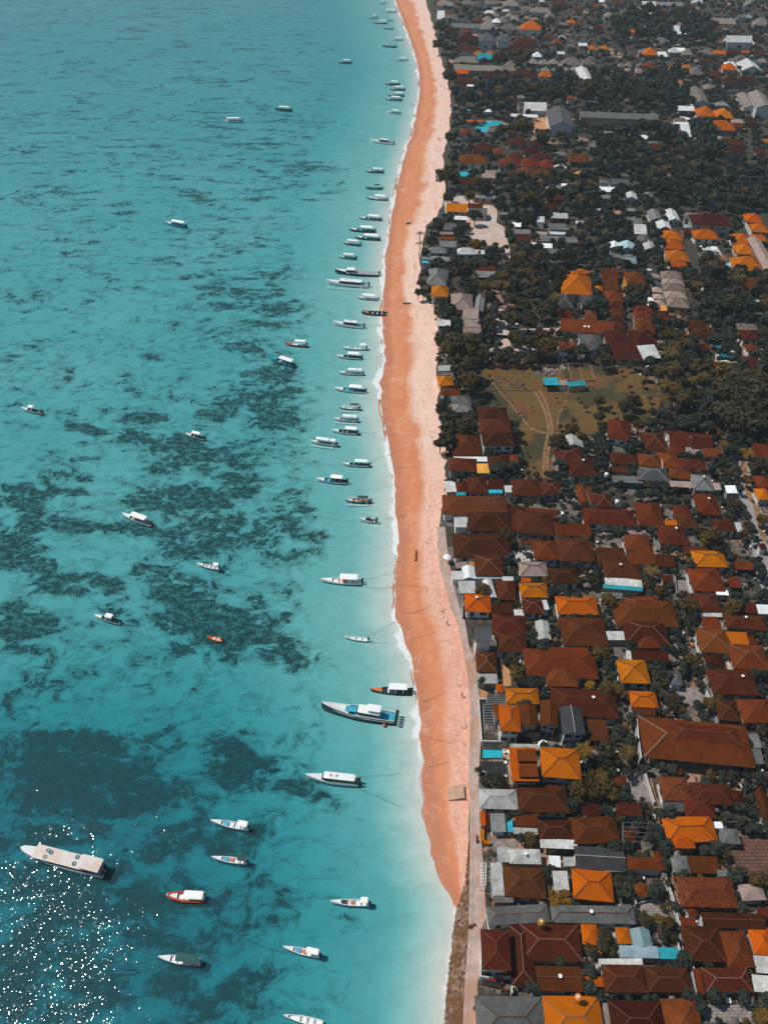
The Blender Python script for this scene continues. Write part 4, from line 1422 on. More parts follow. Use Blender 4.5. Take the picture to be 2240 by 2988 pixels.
def add_house(t, kind, col, n, two, lab):
    xl, yl = tp(t, n[0], n[1]); xr, yr = tp(t, n[2], n[3]); _, yt = tp(t, 0, n[4])
    if abs(xr - xl) < 4: return
    far = t in "ABCDP"
    wpx = (xr - xl)
    area0 = wpx / px_per_m((yl + yr) / 2)
    eave = 5.6 if two else (2.45 if kind == 'f' else (2.9 if area0 > 5 else 2.4))
    eave += rh.uniform(-.22, .22)
    zE = ZG + eave
    a, b_ = world_at(xl, yl, zE), world_at(xr, yr, zE)
    mid = (a + b_) / 2
    W = (b_ - a).length
    if far:
        yaw = R(-6 + rh.uniform(-4, 4)); 
        mid = world_at((xl + xr) / 2, (yl + yr) / 2, zE); W = max(1.5, (b_ - a).length * 0.985)
    else:
        yaw = math.atan2(b_.y - a.y, b_.x - a.x)
        yaw = max(R(-16), min(R(8), yaw))
    per = Vector((-math.sin(yaw), math.cos(yaw), 0))
    pitch = R((39 if col in 'kW' else 34) if far and kind in 'hH' else (29 if kind in 'hH' else 24))
    mx = (xl + xr) / 2
    if kind in 'hg':
        lo, hi = 0.3, 16.0
        for _ in range(30):
            s = (lo + hi) / 2
            h = s * math.tan(pitch)
            if pixel_of((mid.x + per.x * s, mid.y + per.y * s, zE + h))[1] > yt: lo = s
            else: hi = s
        D = 2 * lo
        if kind == 'h' and D > W * 1.25: D = W * 1.25
    else:
        z2 = zE + (0.6 if kind == 'f' else 0)
        q = world_at(mx, yt, z2)
        D = (q - mid).dot(per)
    D = max(1.2, min(30.0, D))
    cen = mid + per * (D / 2)
    # skip anything traced twice where two views of the photo overlap
    for cx, cy, hw, hd, yy in RECTS:
        if abs(cen.x - cx) < 0.45 * min(hw * 2, W) and abs(cen.y - cy) < 0.45 * min(hd * 2, D) and 0.5 < hw * hd * 4 / (W * D) < 2: return
    RECTS.append((cen.x, cen.y, W / 2, D / 2, yaw))
    small = W * D < 20
    cat = 'house'
    if kind == 'f' and W * D < 70 and not two: cat = 'shed'
    elif small or (W * D < 34 and kind in 'hH'): cat = 'hut'
    root = empty(cat, (cen.x, cen.y, ZG), yaw)
    root["category"] = cat
    # roof
    if kind == 'f' and two and col == 'o': kind_r = 'f'
    rb, seg, h = roof_mesh(kind if kind in 'fVhH' else 'g', W, D, pitch)
    ro = rb.build("roof", M[col], root); ro.location = (0, 0, eave)
    if seg and px_per_m((yl + yr) / 2) > 6.0 and not small:
        rc = ridge_caps(seg, 0.09)
        mt = M['ridge_light'] if rh.random() < 0.14 else (M['ridge_rust'] if col in 'rms' else (M['ridge_dark'] if col in 'opgk' else M['concrete']))
        if rc.f: rc.build("ridge_cap", mt, ro)
    # walls
    ov = min(0.55, 0.12 * min(W, D))
    w, d = W / 2 - ov, D / 2 - ov
    wall = M['wall_teal'] if 'teal front' in lab else (M['wall_ochre'] if 'ochre' in lab and 'walls' in lab else (M['wall_white'] if ('white' in lab or 'pale' in lab) else M[rh.choice(WALLS)]))
    open_front = (kind == 'f' and not two and rh.random() < 0.35)
    wb = MB()
    if open_front and W > 2.5:
        for sx in (-1, 1):
            for sy in (-1, 1):
                pb = MB(); pb.box(sx*w-.07, sy*d-.07, 0, sx*w+.07, sy*d+.07, eave + h * (0.86 if sy > 0 else 0.1) - .14)
                pb.build("post", M['wood'], root)
        wb.box(-w+.1, d-.25, 0, w-.1, d-.1, eave - .25)
        wb.build("wall", M['wood'] if rh.random() < .5 else wall, root)
    else:
        top = eave - 0.165
        if kind == 'f':
            P0 = [(-w,-d), (w,-d), (w,d), (-w,d)]
            zt = [eave + (p[1] + D/2) / D * h - 0.13 for p in P0]
            for i in range(4):
                j = (i+1) % 4
                wb.poly([(*P0[i], 0), (*P0[j], 0), (*P0[j], zt[j]), (*P0[i], zt[i])])
        else:
            for (x0,y0),(x1,y1) in (((-w,-d),(w,-d)),((w,-d),(w,d)),((w,d),(-w,d)),((-w,d),(-w,-d))):
                wb.poly([(x0,y0,0),(x1,y1,0),(x1,y1,top),(x0,y0,top)], [(0,0),(1,0),(1,1),(0,1)])
            if kind in 'gGV':
                tpn = math.tan(pitch)
                if kind == 'V':
                    for s in (-1, 1): wb.poly([(-w, s*d, top), (w, s*d, top), (0, s*d, eave + (W/2) * tpn - 0.2)])
                else:
                    for s in (-1, 1): wb.poly([(s*w, -d, top), (s*w, d, top), (s*w, 0, eave + (D/2) * tpn - 0.2)])
        wb.box(-w-.15, -d-.15, -0.4, w+.15, d+.15, 0.12)
        wb.build("wall", wall, root)
        ppm = px_per_m((yl + yr) / 2)
        if ppm > 5.2 and W > 3.0 and not small:
            nw = 2 if W < 9 else 3
            dk = rh.randrange(nw)
            for lev in range(2 if two else 1):
                for i in range(nw):
                    x = -w + (i + .5) * 2 * w / nw
                    z0 = lev * 2.7
                    if i == dk and lev == 0:
                        db = MB(); db.box(x-.5, -d-.06, .13, x+.5, -d-.001, 2.1)
                        db.build("door", M['wood'], root)
                    else:
                        vb = MB()
                        ww = min(.75, w / nw * .7)
                        vb.box(x-ww-.08, -d-.05, z0+.85, x+ww+.08, -d-.001, z0+2.05, 0)
                        vb.box(x-ww, -d-.08, z0+.93, x+ww, -d-.052, z0+1.97, 1)
                        vb.build("window", [M['wood'] if rh.random() < .5 else M['white'], M['glass']], root)
            if D > 4:
                vb = MB()
                vb.box(-w-.05, -.78, .85, -w-.001, .78, 2.05, 0); vb.box(-w-.08, -.7, .93, -w-.052, .7, 1.97, 1)
                vb.build("window", [M['white'], M['glass']], root)
    if 'skylights' in lab:
        for k in (-.8, .6):
            sb = MB(); sb.lathe((k, -D/4, h/2 - .1), [(.55, 0), (.5, .3), (.25, .5), (0.02, .55)], 10)
            sb.build("skylight", M['white'], ro)
    if 'raised rust-red panels' in lab:
        for k in (0, 1):
            sb = MB()
            y0 = -D/2 + 0.5 + k * (D/2 - .4)
            sb.box(-W*.22, y0, .35 + k*.6, W*.46, y0 + D/2 - .9, .95 + k * .75)
            sb.build("roof_panel", M['m'], ro)
    # satellite dishes / vents on some near roofs
    if kind in 'hHgG' and px_per_m((yl + yr) / 2) > 8 and rh.random() < .15 and W > 6:
        sb = MB()
        x = rh.uniform(-.2, .2) * W
        zz = h * .96
        yy0 = 0 if W >= D else rh.uniform(-.1, .1) * D
        sb.bar((x if W >= D else 0, yy0, zz - .2), (x if W >= D else 0, yy0, zz + .7), .04, 6)
        sb.lathe((x if W >= D else 0, yy0, zz + .55), [(.05, 0), (.28, .1), (.36, .22)], 10)
        sb.build("satellite_dish", M['white'], ro)
    house_log.append((root, kind, col, W, D, lab, (xl + xr) / 2, (yl + yr + yt) / 3))
for h_ in parse_houses(): add_house(*h_)
# more of the same small roofs fill the gaps of the far village
rf = random.Random(77)
n_fill = tries = 0
while n_fill < 150 and tries < 7000:
    tries += 1
    py = rf.uniform(-10, 560) if rf.random() < .8 else rf.uniform(560, 1000)
    px = rf.uniform(curve_x(BACK, py) + 40, 2250)
    if py > 560 and px < 1900: continue
    sc_ = px_per_m(py); wm = rf.uniform(4.5, 10)
    w = world_at(px, py, ZG)
    if 1640 < px < 1960 and 240 < py < 330 or px > 1820 and 440 < py < 620: continue
    if in_house(w.x, w.y + 3, wm * .42) : continue
    hp = wm * sc_ * .26
    k_ = rf.choice(['h', 'h', 'h', 'g'])
    c_ = rf.choice(['k', 'k', 'k', 'r', 'r', 'm', 'm', 'g', 'W', 'W', 'p', 'o', 'd'])
    add_house('P', k_, c_, [px - wm*sc_/2, py, px + wm*sc_/2, py, py - hp - 2], False, ''); n_fill += 1

# the two-tiered hall (built from its own outline)
zl = ZG + 4.2
c0, c1, c2 = world_at(*tp('J', 455, 962), zl), world_at(*tp('J', 1538, 1066), zl), world_at(*tp('J', 385, 560), zl)
yaw = math.atan2(c1.y - c0.y, c1.x - c0.x)
W = (c1 - c0).length
per = Vector((-math.sin(yaw), math.cos(yaw), 0))
D = (c2 - c0).dot(per)
cen = (c0 + c1) / 2 + per * D / 2
RECTS.append((cen.x, cen.y, W/2, D/2, yaw))
hall = empty("hall", (cen.x, cen.y, ZG), yaw)
tag(hall, "huge brown two-tiered tiled community hall with glinting roof edges", "hall")
rb, seg, h = roof_mesh('h', W, D, R(24))
ro = rb.build("lower_roof", M['m'], hall); ro.location = (0, 0, 4.2)
ridge_caps(seg[:2], .2).build("ridge_cap", M['ridge_light'], ro)
W2, D2 = W * .60, D * .42
rb, seg, h2 = roof_mesh('h', W2, D2, R(24))
ru = rb.build("upper_roof", M['m'], hall); ru.location = (W * .075, D * .10, 4.2 + h * .80)
ridge_caps(seg, .16).build("ridge_cap", M['ridge_dark'], ru)
b = MB(); b.box(W*.075 - W2*.46, D*.10 - D2*.42, 4.2 + h*.3, W*.075 + W2*.46, D*.10 + D2*.42, 4.2 + h*.80 - .17)
b.build("clerestory", M['wood'], hall)
b = MB(); b.box(-W/2+1, -D/2+3.5, 0, W/2-1, D/2-1, 4.0); b.build("wall", M['wall_grey'], hall)
for i in range(7):
    b = MB(); x = -W/2 + 1.2 + i * (W - 2.4) / 6
    b.box(x-.22, -D/2+.8, 0, x+.22, -D/2+1.24, 4.02); b.build("column", M['stone'], hall)
b = MB()
for k in range(4): b.box(-W*.5 + 1.5, -D/2 - 1.6 + k * .4, 0, -W*.5 + 5, -D/2 - 1.2 + k * .4 + .01, .15 * (k + 1))
b.build("steps", M['stone'], hall)

# labels that single each house out: its look, then the landmark it stands by
FORM = dict(h='hip-roofed', H='hip-roofed', g='gabled', G='gabled', V='gabled', f='flat-roofed')
def auto_label(kind, col, W, D, cat, px, py):
    best = sorted(LANDMARKS, key=lambda l: (l[1]-px)**2 + (1.3*(l[2]-py))**2)
    lm = best[0]
    dx, dy = px - lm[1], py - lm[2]
    rel = ("right of" if dx > 0 else "left of") if abs(dx) > 1.2 * abs(dy) else ("behind" if dy < 0 else "in front of")
    size = "large " if W * D > 170 else ("small " if W * D < 45 and cat != 'hut' else "")
    form = FORM[kind]
    if kind in 'hH' and abs(W - D) < .22 * max(W, D): form = 'pyramid-roofed'
    return "%s%s %s %s" % (size, COLWORD[col], form, cat), "%s %s" % (rel, lm[0]), (dx*dx + 1.7*dy*dy)
ORD = ["nearest", "second", "third", "fourth", "fifth", "sixth", "seventh", "eighth", "ninth", "tenth", "eleventh", "twelfth", "thirteenth", "fourteenth", "fifteenth"]
buckets = {}
for root, kind, col, W, D, lab, px, py in house_log:
    if lab: root["label"] = lab
    else:
        a, r, dist = auto_label(kind, col, W, D, root["category"], px, py)
        buckets.setdefault((a, r), []).append((dist, root))
for (a, r), lst in buckets.items():
    lst.sort(key=lambda q: q[0])
    for i, (dist, root) in enumerate(lst):
        root["label"] = ("%s %s" % (a, r)) if len(lst) == 1 else ("%s %s %s" % (ORD[min(i, 14)], a, r))
for root, kind, col, W, D, lab, px, py in house_log:
    c = root["category"]
    root["group"] = {"house": "village houses behind the beach", "shed": "sheds and lean-to roofs between the houses", "hut": "small huts and pavilions of the village"}[c]
# ------------------------------------------------------------------ boats
def hull_profile(B, zs, t, blunt=0.0):
    hb = B / 2 * min(1.0, (max(t, 0.0) / 0.46)) ** (0.62 - .25 * blunt) * (1 - 0.16 * max(0.0, (t - .72) / .28))
    sheer = zs * (1 + 0.85 * max(0.0, 1 - t / 0.5) ** 2)
    return hb, sheer
def boat_hull(L, B, zs, blunt=0.0, band=True):
    """outer skin, gunwale and inner skin as one closed shell; bow at -x"""
    b = MB(); n = 16
    secs = []
    for i in range(n + 1):
        t = i / n
        hb, sh = hull_profile(B, zs, t, blunt)
        hb = max(hb, 0.03)
        x = -L / 2 + L * t - (0.35 * (1 - t) ** 3 * L * .12)
        zk = -0.32 * min(1, t / .25)
        th = min(0.09, hb * .6)
        hi = max(0.01, hb - th)
        zi = max(0.12, zs * .25)
        secs.append([(x, -hb, sh), (x, -hb * .95, 0.05), (x, 0, zk), (x, hb * .95, 0.05), (x, hb, sh), (x, hi, sh), (x, hi * .9, zi), (x, -hi * .9, zi), (x, -hi, sh)])
    for a, c in zip(secs, secs[1:]):
        m_ = len(a)
        for k in range(m_):
            j = (k + 1) % m_
            mi = 0 if k < 4 else 1
            b.poly([a[k], c[k], c[j], a[j]][::-1], mi=mi)
    e = secs[-1]
    b.poly([e[0], e[1], e[2], e[3], e[4], e[5], e[6], e[7], e[8]], mi=0)
    return b
def flat_deck(L, B, zs, t0, t1, lift=0.0, inset=0.05, blunt=0.0, thick=.06, zf=None):
    b = MB(); n = 8
    top, bot = [], []
    for i in range(n + 1):
        t = t0 + (t1 - t0) * i / n
        hb, sh = hull_profile(B, zs, t, blunt)
        hb = max(.02, hb - inset); x = -L / 2 + L * t - (0.35 * (1 - t) ** 3 * L * .12)
        z = (sh if zf is None else zf) + lift
        top.append(((x, -hb, z), (x, hb, z))); bot.append(((x, -hb, z - thick), (x, hb, z - thick)))
    for i in range(n):
        b.poly([top[i][0], top[i+1][0], top[i+1][1], top[i][1]])
        b.poly([bot[i][0], top[i][0], top[i][1], bot[i][1]]) if i == 0 else None
        b.poly([bot[i][0], bot[i+1][0], top[i+1][0], top[i][0]]); b.poly([top[i][1], top[i+1][1], bot[i+1][1], bot[i][1]])
    b.poly([top[n][0], bot[n][0], bot[n][1], top[n][1]])
    return b
def rounded_slab(x0, x1, w, z, t=.12, r=.25, crown=.12):
    """canopy: rounded rectangle, slightly crowned across"""
    b = MB()
    P = []
    for cx, cy, a0 in ((x1-r, w-r, 0), (x0+r, w-r, 90), (x0+r, -w+r, 180), (x1-r, -w+r, 270)):
        for k in range(4):
            a = R(a0 + 30 * k); P.append((cx + r*math.cos(a), cy + r*math.sin(a)))
    n = len(P)
    inner = [(p[0] * .0 + (x0+x1)/2 + (p[0]-(x0+x1)/2)*.8, p[1]*.55) for p in P]
    for i in range(n):
        j = (i+1) % n
        b.poly([(*P[i], z-t), (*P[j], z-t), (*P[j], z), (*P[i], z)])
        b.poly([(*P[i], z), (*P[j], z), (*inner[j], z+crown), (*inner[i], z+crown)])
    b.poly([(*p, z+crown) for p in inner]); b.poly([(*p, z-t) for p in P][::-1])
    return b
def outboard(parent, x, y, z, big=1.0):
    b = MB()
    b.box(x, y-.17*big, z+.25, x+.5*big, y+.17*big, z+.62*big+.2)
    b.box(x+.05, y-.13*big, z+.62*big+.2, x+.42*big, y+.13*big, z+.72*big+.2)
    b.box(x+.12, y-.07, z-.75, x+.3, y+.07, z+.25)
    b.bar((x+.2, y, z-.6), (x+.55, y, z-.6), .07)
    b.build("outboard_motor", M['black'], parent)

def make_boat(typ, p_bow, p_stern, hull, canopy, c0, c1, opt, label):
    tile, (xb, yb), (xs, ys) = p_bow[0], p_bow[1:], p_stern
    A, Bq = world_at(*tp(tile, xb, yb), 0.25), world_at(*tp(tile, xs, ys), 0.25)
    L = (Bq - A).length
    yaw = math.atan2(Bq.y - A.y, Bq.x - A.x)
    yaw = max(R(-32), min(R(12), yaw))
    wid = {'C': .20, 'S': .19, 'N': .16, 'B': .17, 'Y': .175, 'R': .24}[typ]
    if 'slim' in opt: wid = .165
    Bm = max(1.15, L * wid)
    zs = {'C': .50, 'S': .75, 'N': .42, 'B': .9, 'Y': 1.25, 'R': .55}[typ] * (0.75 + L / 32)
    c = (A + Bq) / 2
    per = Vector((-math.sin(yaw), math.cos(yaw), 0))
    c = c + per * Bm * .32
    name = {'N': 'canoe', 'Y': 'speedboat', 'S': 'speedboat', 'B': 'barge', 'C': 'boat', 'R': 'inflatable_boat'}[typ]
    cat = {'N': 'canoe', 'Y': 'speedboat', 'S': 'speedboat', 'B': 'barge', 'C': 'boat', 'R': 'boat'}[typ]
    o = empty(name, (c.x, c.y, 0.0), yaw)
    tag(o, label, cat, "boats moored off the beach")
    blunt = 1.0 if typ in 'BR' else 0.0
    inner = M['white'] if 'white_in' in opt or hull != 'white' else M['hull_grey']
    if 'dark_in' in opt: inner = M['hull_dark']
    if 'teal_in' in opt: inner = M['hull_teal']
    if 'orange_in' in opt: inner = M['deck_orange']
    mh = M[hull] if hull in M else M['white']
    boat_hull(L, Bm, zs, blunt).build("hull", [mh, inner], o, smooth=False)
    X = lambda t: -L / 2 + L * t
    def nbench(t0, t1, n, mat):
        for i in range(n):
            t = t0 + (t1 - t0) * (i + .5) / n
            hb, sh = hull_profile(Bm, zs, t)
            bb = MB(); bb.box(X(t)-.16, -hb*.88, sh*.62, X(t)+.16, hb*.88, sh*.72)
            bb.build("bench", mat, o)
    if typ in 'CNR':
        dk = M['deck_orange'] if 'orange_deck' in opt else (M['deck_blue'] if 'blue_deck' in opt else (mh if 'hull_deck' in opt else M['white']))
        flat_deck(L, Bm, zs, .0, .12 if typ == 'N' else .27, .02, .02, blunt).build("foredeck", dk, o)
        nbench(.32, .88, 3 if L > 6.5 else 2, M['hull_grey'] if hull == 'white' else M['white'])
        if 'blue_tarp' in opt:
            bb = MB(); hb, sh = hull_profile(Bm, zs, .38); bb.box(X(.32), -hb*.7, sh*.55, X(.46), hb*.7, sh*.8); bb.build("tarp", M['deck_blue'], o)
        if 'orange_load' in opt:
            bb = MB(); hb, sh = hull_profile(Bm, zs, .5); bb.box(X(.5), -hb*.45, sh*.73, X(.6), hb*.45, sh*1.0); bb.build("life_jackets", M['hull_orange'], o)
        if 'dark_hatch' in opt:
            bb = MB(); hb, sh = hull_profile(Bm, zs, .3); bb.box(X(.27), -hb*.8, sh*.8, X(.40), hb*.8, sh*.92); bb.build("hatch", M['black'], o)
        if canopy:
            hc = {'low': 1.5}.get('low' if 'low' in opt else '', 1.95) * (0.8 + L / 50)
            hw = Bm * .46
            mt = M[canopy]
            secs = [(c0, c1)] if 'two' not in opt else [(c0, c0 + (c1 - c0) * .66), (c0 + (c1 - c0) * .72, c1)]
            for a0, a1 in secs:
                rounded_slab(X(a0), X(a1), hw, hc + zs * .4, .10, min(.3, hw * .4), .10).build("canopy", mt, o)
                fb = MB()
                for t in (a0 + .02, a1 - .02):
                    for s in (-1, 1):
                        hb, sh = hull_profile(Bm, zs, t)
                        fb.bar((X(t), s * min(hw*.9, hb*.92), sh - .05), (X(t), s * hw * .9, hc + zs * .4 - .06), .035, 5)
                fb.build("canopy_frame", M['steel'], o)
        if 'nomotor' not in opt:
            for i in range(2 if 'twin' in opt or L > 9.5 else 1):
                outboard(o, L / 2 - .08, (i - .5) * .6 if ('twin' in opt or L > 9.5) else 0, zs * .9)
        if 'ring' in opt:
            rb_ = MB(); 
            for k in range(10):
                a0_, a1_ = k*math.pi/5, (k+1)*math.pi/5
                rb_.bar((X(.84)+.3*math.cos(a0_), -Bm*.47, .9+.3*math.sin(a0_)), (X(.84)+.3*math.cos(a1_), -Bm*.47, .9+.3*math.sin(a1_)), .08, 5)
            rb_.build("life_ring", M['hull_orange'], o)
        if typ == 'R':
            for s in (-1, 1):
                tb = MB()
                P = [(X(t), s * (hull_profile(Bm, zs, t, 1)[0]), hull_profile(Bm, zs, t, 1)[1] * .85) for t in [0, .06, .15, .28, .42, .6, .8, 1.0]]
                tb.tube(P, .24, 8); tb.build("tube", mh, o)
    if 'bumpers' in opt:
        for t in (.55, .75):
            fb = MB(); hb, sh = hull_profile(Bm, zs, t); fb.lathe((X(t), -hb - .12, 0.1), [(.05, 0), (.16, .08), (.17, .3), (.05, .42)], 8)
            fb.build("fender", M['hull_orange'], o)
    if typ in 'SY':
        flat_deck(L, Bm, zs, .0, .36, .02, .04).build("foredeck", M['white'], o)
        flat_deck(L, Bm, zs, .36, .99, 0, .12, zf=zs * .55).build("deck", M['deck_blue'] if 'blue_deck' in opt else M['hull_grey'], o)
        hb = Bm * .40
        hz = 1.25 if typ == 'S' else 1.5
        z0 = zs * .55
        # cabin: dark window band with raked front, white roof on top
        cb = MB()
        x0, x1 = X(c0), X(c1)
        lo = [(x0 - .25, -hb*.7), (x0 + .8, -hb), (x1, -hb), (x1, hb), (x0 + .8, hb), (x0 - .25, hb*.7)]
        hi = [(x0 + .35, -hb*.6), (x0 + 1.3, -hb*.88), (x1, -hb*.88), (x1, hb*.88), (x0 + 1.3, hb*.88), (x0 + .35, hb*.6)]
        zc = zs + .12
        for i in range(6):
            j = (i+1) % 6
            cb.poly([(*lo[i], z0), (*lo[j], z0), (*lo[j], zc), (*lo[i], zc)], mi=0)
            cb.poly([(*lo[i], zc), (*lo[j], zc), (*hi[j], z0 + hz + .3), (*hi[i], z0 + hz + .3)], mi=1)
        cb.build("cabin", [M['white'], M['glass']], o)
        rounded_slab(x0 + .3, x1 + .25, hb * .95, z0 + hz + .42, .12, .35, .12).build("cabin_roof", M['white'], o)
        if typ == 'Y':
            rb_ = MB(); rb_.box(X(.30), -hb*.6, zs + .25, X(.47), hb*.6, zs + .42); rb_.build("sun_pad", M['deck_blue'], o)
            ub = rounded_slab(X(.60), X(.80), hb * .8, z0 + hz + 1.5, .12, .4, .1); ub.build("flybridge_canopy", M['white'], o)
            fb = MB()
            for t in (.62, .78):
                for s in (-1, 1): fb.bar((X(t), s*hb*.7, z0 + hz + .45), (X(t), s*hb*.7, z0 + hz + 1.42), .04, 5)
            fb.build("canopy_frame", M['steel'], o)
            st = MB()
            for s in (-1, 1):
                st.tube([(X(t), s*(hull_profile(Bm, zs, t)[0] + .02), hull_profile(Bm, zs, t)[1]*.62) for t in (.06, .15, .25, .4, .6, .8, .98)], .07, 5)
            st.build("rubbing_strake", M['white'], o)
            rl_ = MB()
            for s in (-1, 1):
                P = [(X(t), s*(max(.05, hull_profile(Bm, zs, t)[0]-.08)), hull_profile(Bm, zs, t)[1] + .5) for t in (.02, .08, .16, .26, .36)]
                rl_.tube(P, .025, 4)
                for q in P: rl_.bar(q, (q[0], q[1], q[2]-.5), .02, 4)
            rl_.build("bow_rail", M['steel'], o)
            for s in range(5): outboard(o, L/2 - .1, (s - 2) * .62, zs * .75, 1.35)
            fb = MB(); fb.lathe((X(.86), -Bm*.5 - .3, -.1), [(.05, 0), (.34, .15), (.4, .42), (.3, .7), (.05, .85)], 10); fb.build("fender", M['hull_orange'], o)
        else:
            for s in range(2): outboard(o, L/2 - .1, (s - .5) * .7, zs * .8, 1.15)
            for k in range(2):
                hb_ = MB(); hb_.box(X(.44 + .12*k), -.3, z0 + hz + .545, X(.44 + .12*k) + .55, .25, z0 + hz + .62)
                hb_.build("roof_hatch", M['hull_grey'], o)
    if typ == 'B':
        flat_deck(L, Bm, zs, .0, .2, .02, .04, 1).build("foredeck", M['white'], o)
        db = MB(); db.box(X(.16), -Bm*.40, zs*.5, X(.78), Bm*.40, zs + 1.0); db.build("cabin", [M['hull_grey']], o)
        for s in (-1, 1):
            gb = MB(); gb.box(X(.2), s*Bm*.40 - (.03 if s < 0 else -.001), zs*1.1, X(.76), s*Bm*.40 + (-.001 if s < 0 else .03), zs + .8); gb.build("window", M['glass'], o)
        rounded_slab(X(.145), X(.80), Bm*.46, zs + 1.14, .14, .3, .05).build("roof_deck", M['deck_tan'], o)
        rounded_slab(X(.73), X(.99), Bm*.46, zs + 2.0, .1, .15, .05).build("canopy", M['deck_tan'], o)
        fb = MB()
        for t in (.75, .97):
            for s in (-1, 1): fb.bar((X(t), s*Bm*.42, zs*.9), (X(t), s*Bm*.42, zs + 1.92), .05, 5)
        fb.build("canopy_frame", M['steel'], o)
        for (t, yy, mt) in ((.30, .2, 'hull_grey'), (.30, -.22, 'hull_grey'), (.345, .12, 'hull_teal'), (.665, .25, 'hull_teal'), (.665, -.2, 'hull_teal')):
            rg = MB(); cx, cy = X(t), yy * Bm
            for k in range(10):
                a0_, a1_ = k*math.pi/5, (k+1)*math.pi/5
                rg.bar((cx+.33*math.cos(a0_), cy+.33*math.sin(a0_), zs+1.30), (cx+.33*math.cos(a1_), cy+.33*math.sin(a1_), zs+1.30), .11, 5)
            rg.build("roof_ring", M[mt], o)
        for s in range(2): outboard(o, L/2 - .1, (s - .5) * 1.0, zs * .7, 1.3)
    n_out = 2 if 'out2' in opt else (1 if 'out1' in opt else 0)
    if n_out:
        sides = (-1, 1) if n_out == 2 else (-1,)
        dd = Bm * .5 + (1.35 if n_out == 2 else 1.2) * (L / 9)
        for s in sides:
            fb = MB(); fb.tube([(X(.02), s*dd, .32), (X(.12), s*dd, .12), (X(.5), s*dd, .1), (X(.95), s*dd, .14)], .11, 6)
            fb.build("outrigger_float", M['white'], o)
        for t in (.2, .85):
            bb = MB(); bb.tube([(X(t), -dd if -1 in sides else 0, .2), (X(t), -dd*.6, zs + .35), (X(t), 0, zs + .4)] + ([(X(t), dd*.6, zs + .35), (X(t), dd, .2)] if n_out == 2 else [(X(t), Bm*.5, zs+.3)]), .055, 5)
            bb.build("outrigger_boom", M['white'], o)
    return o, L

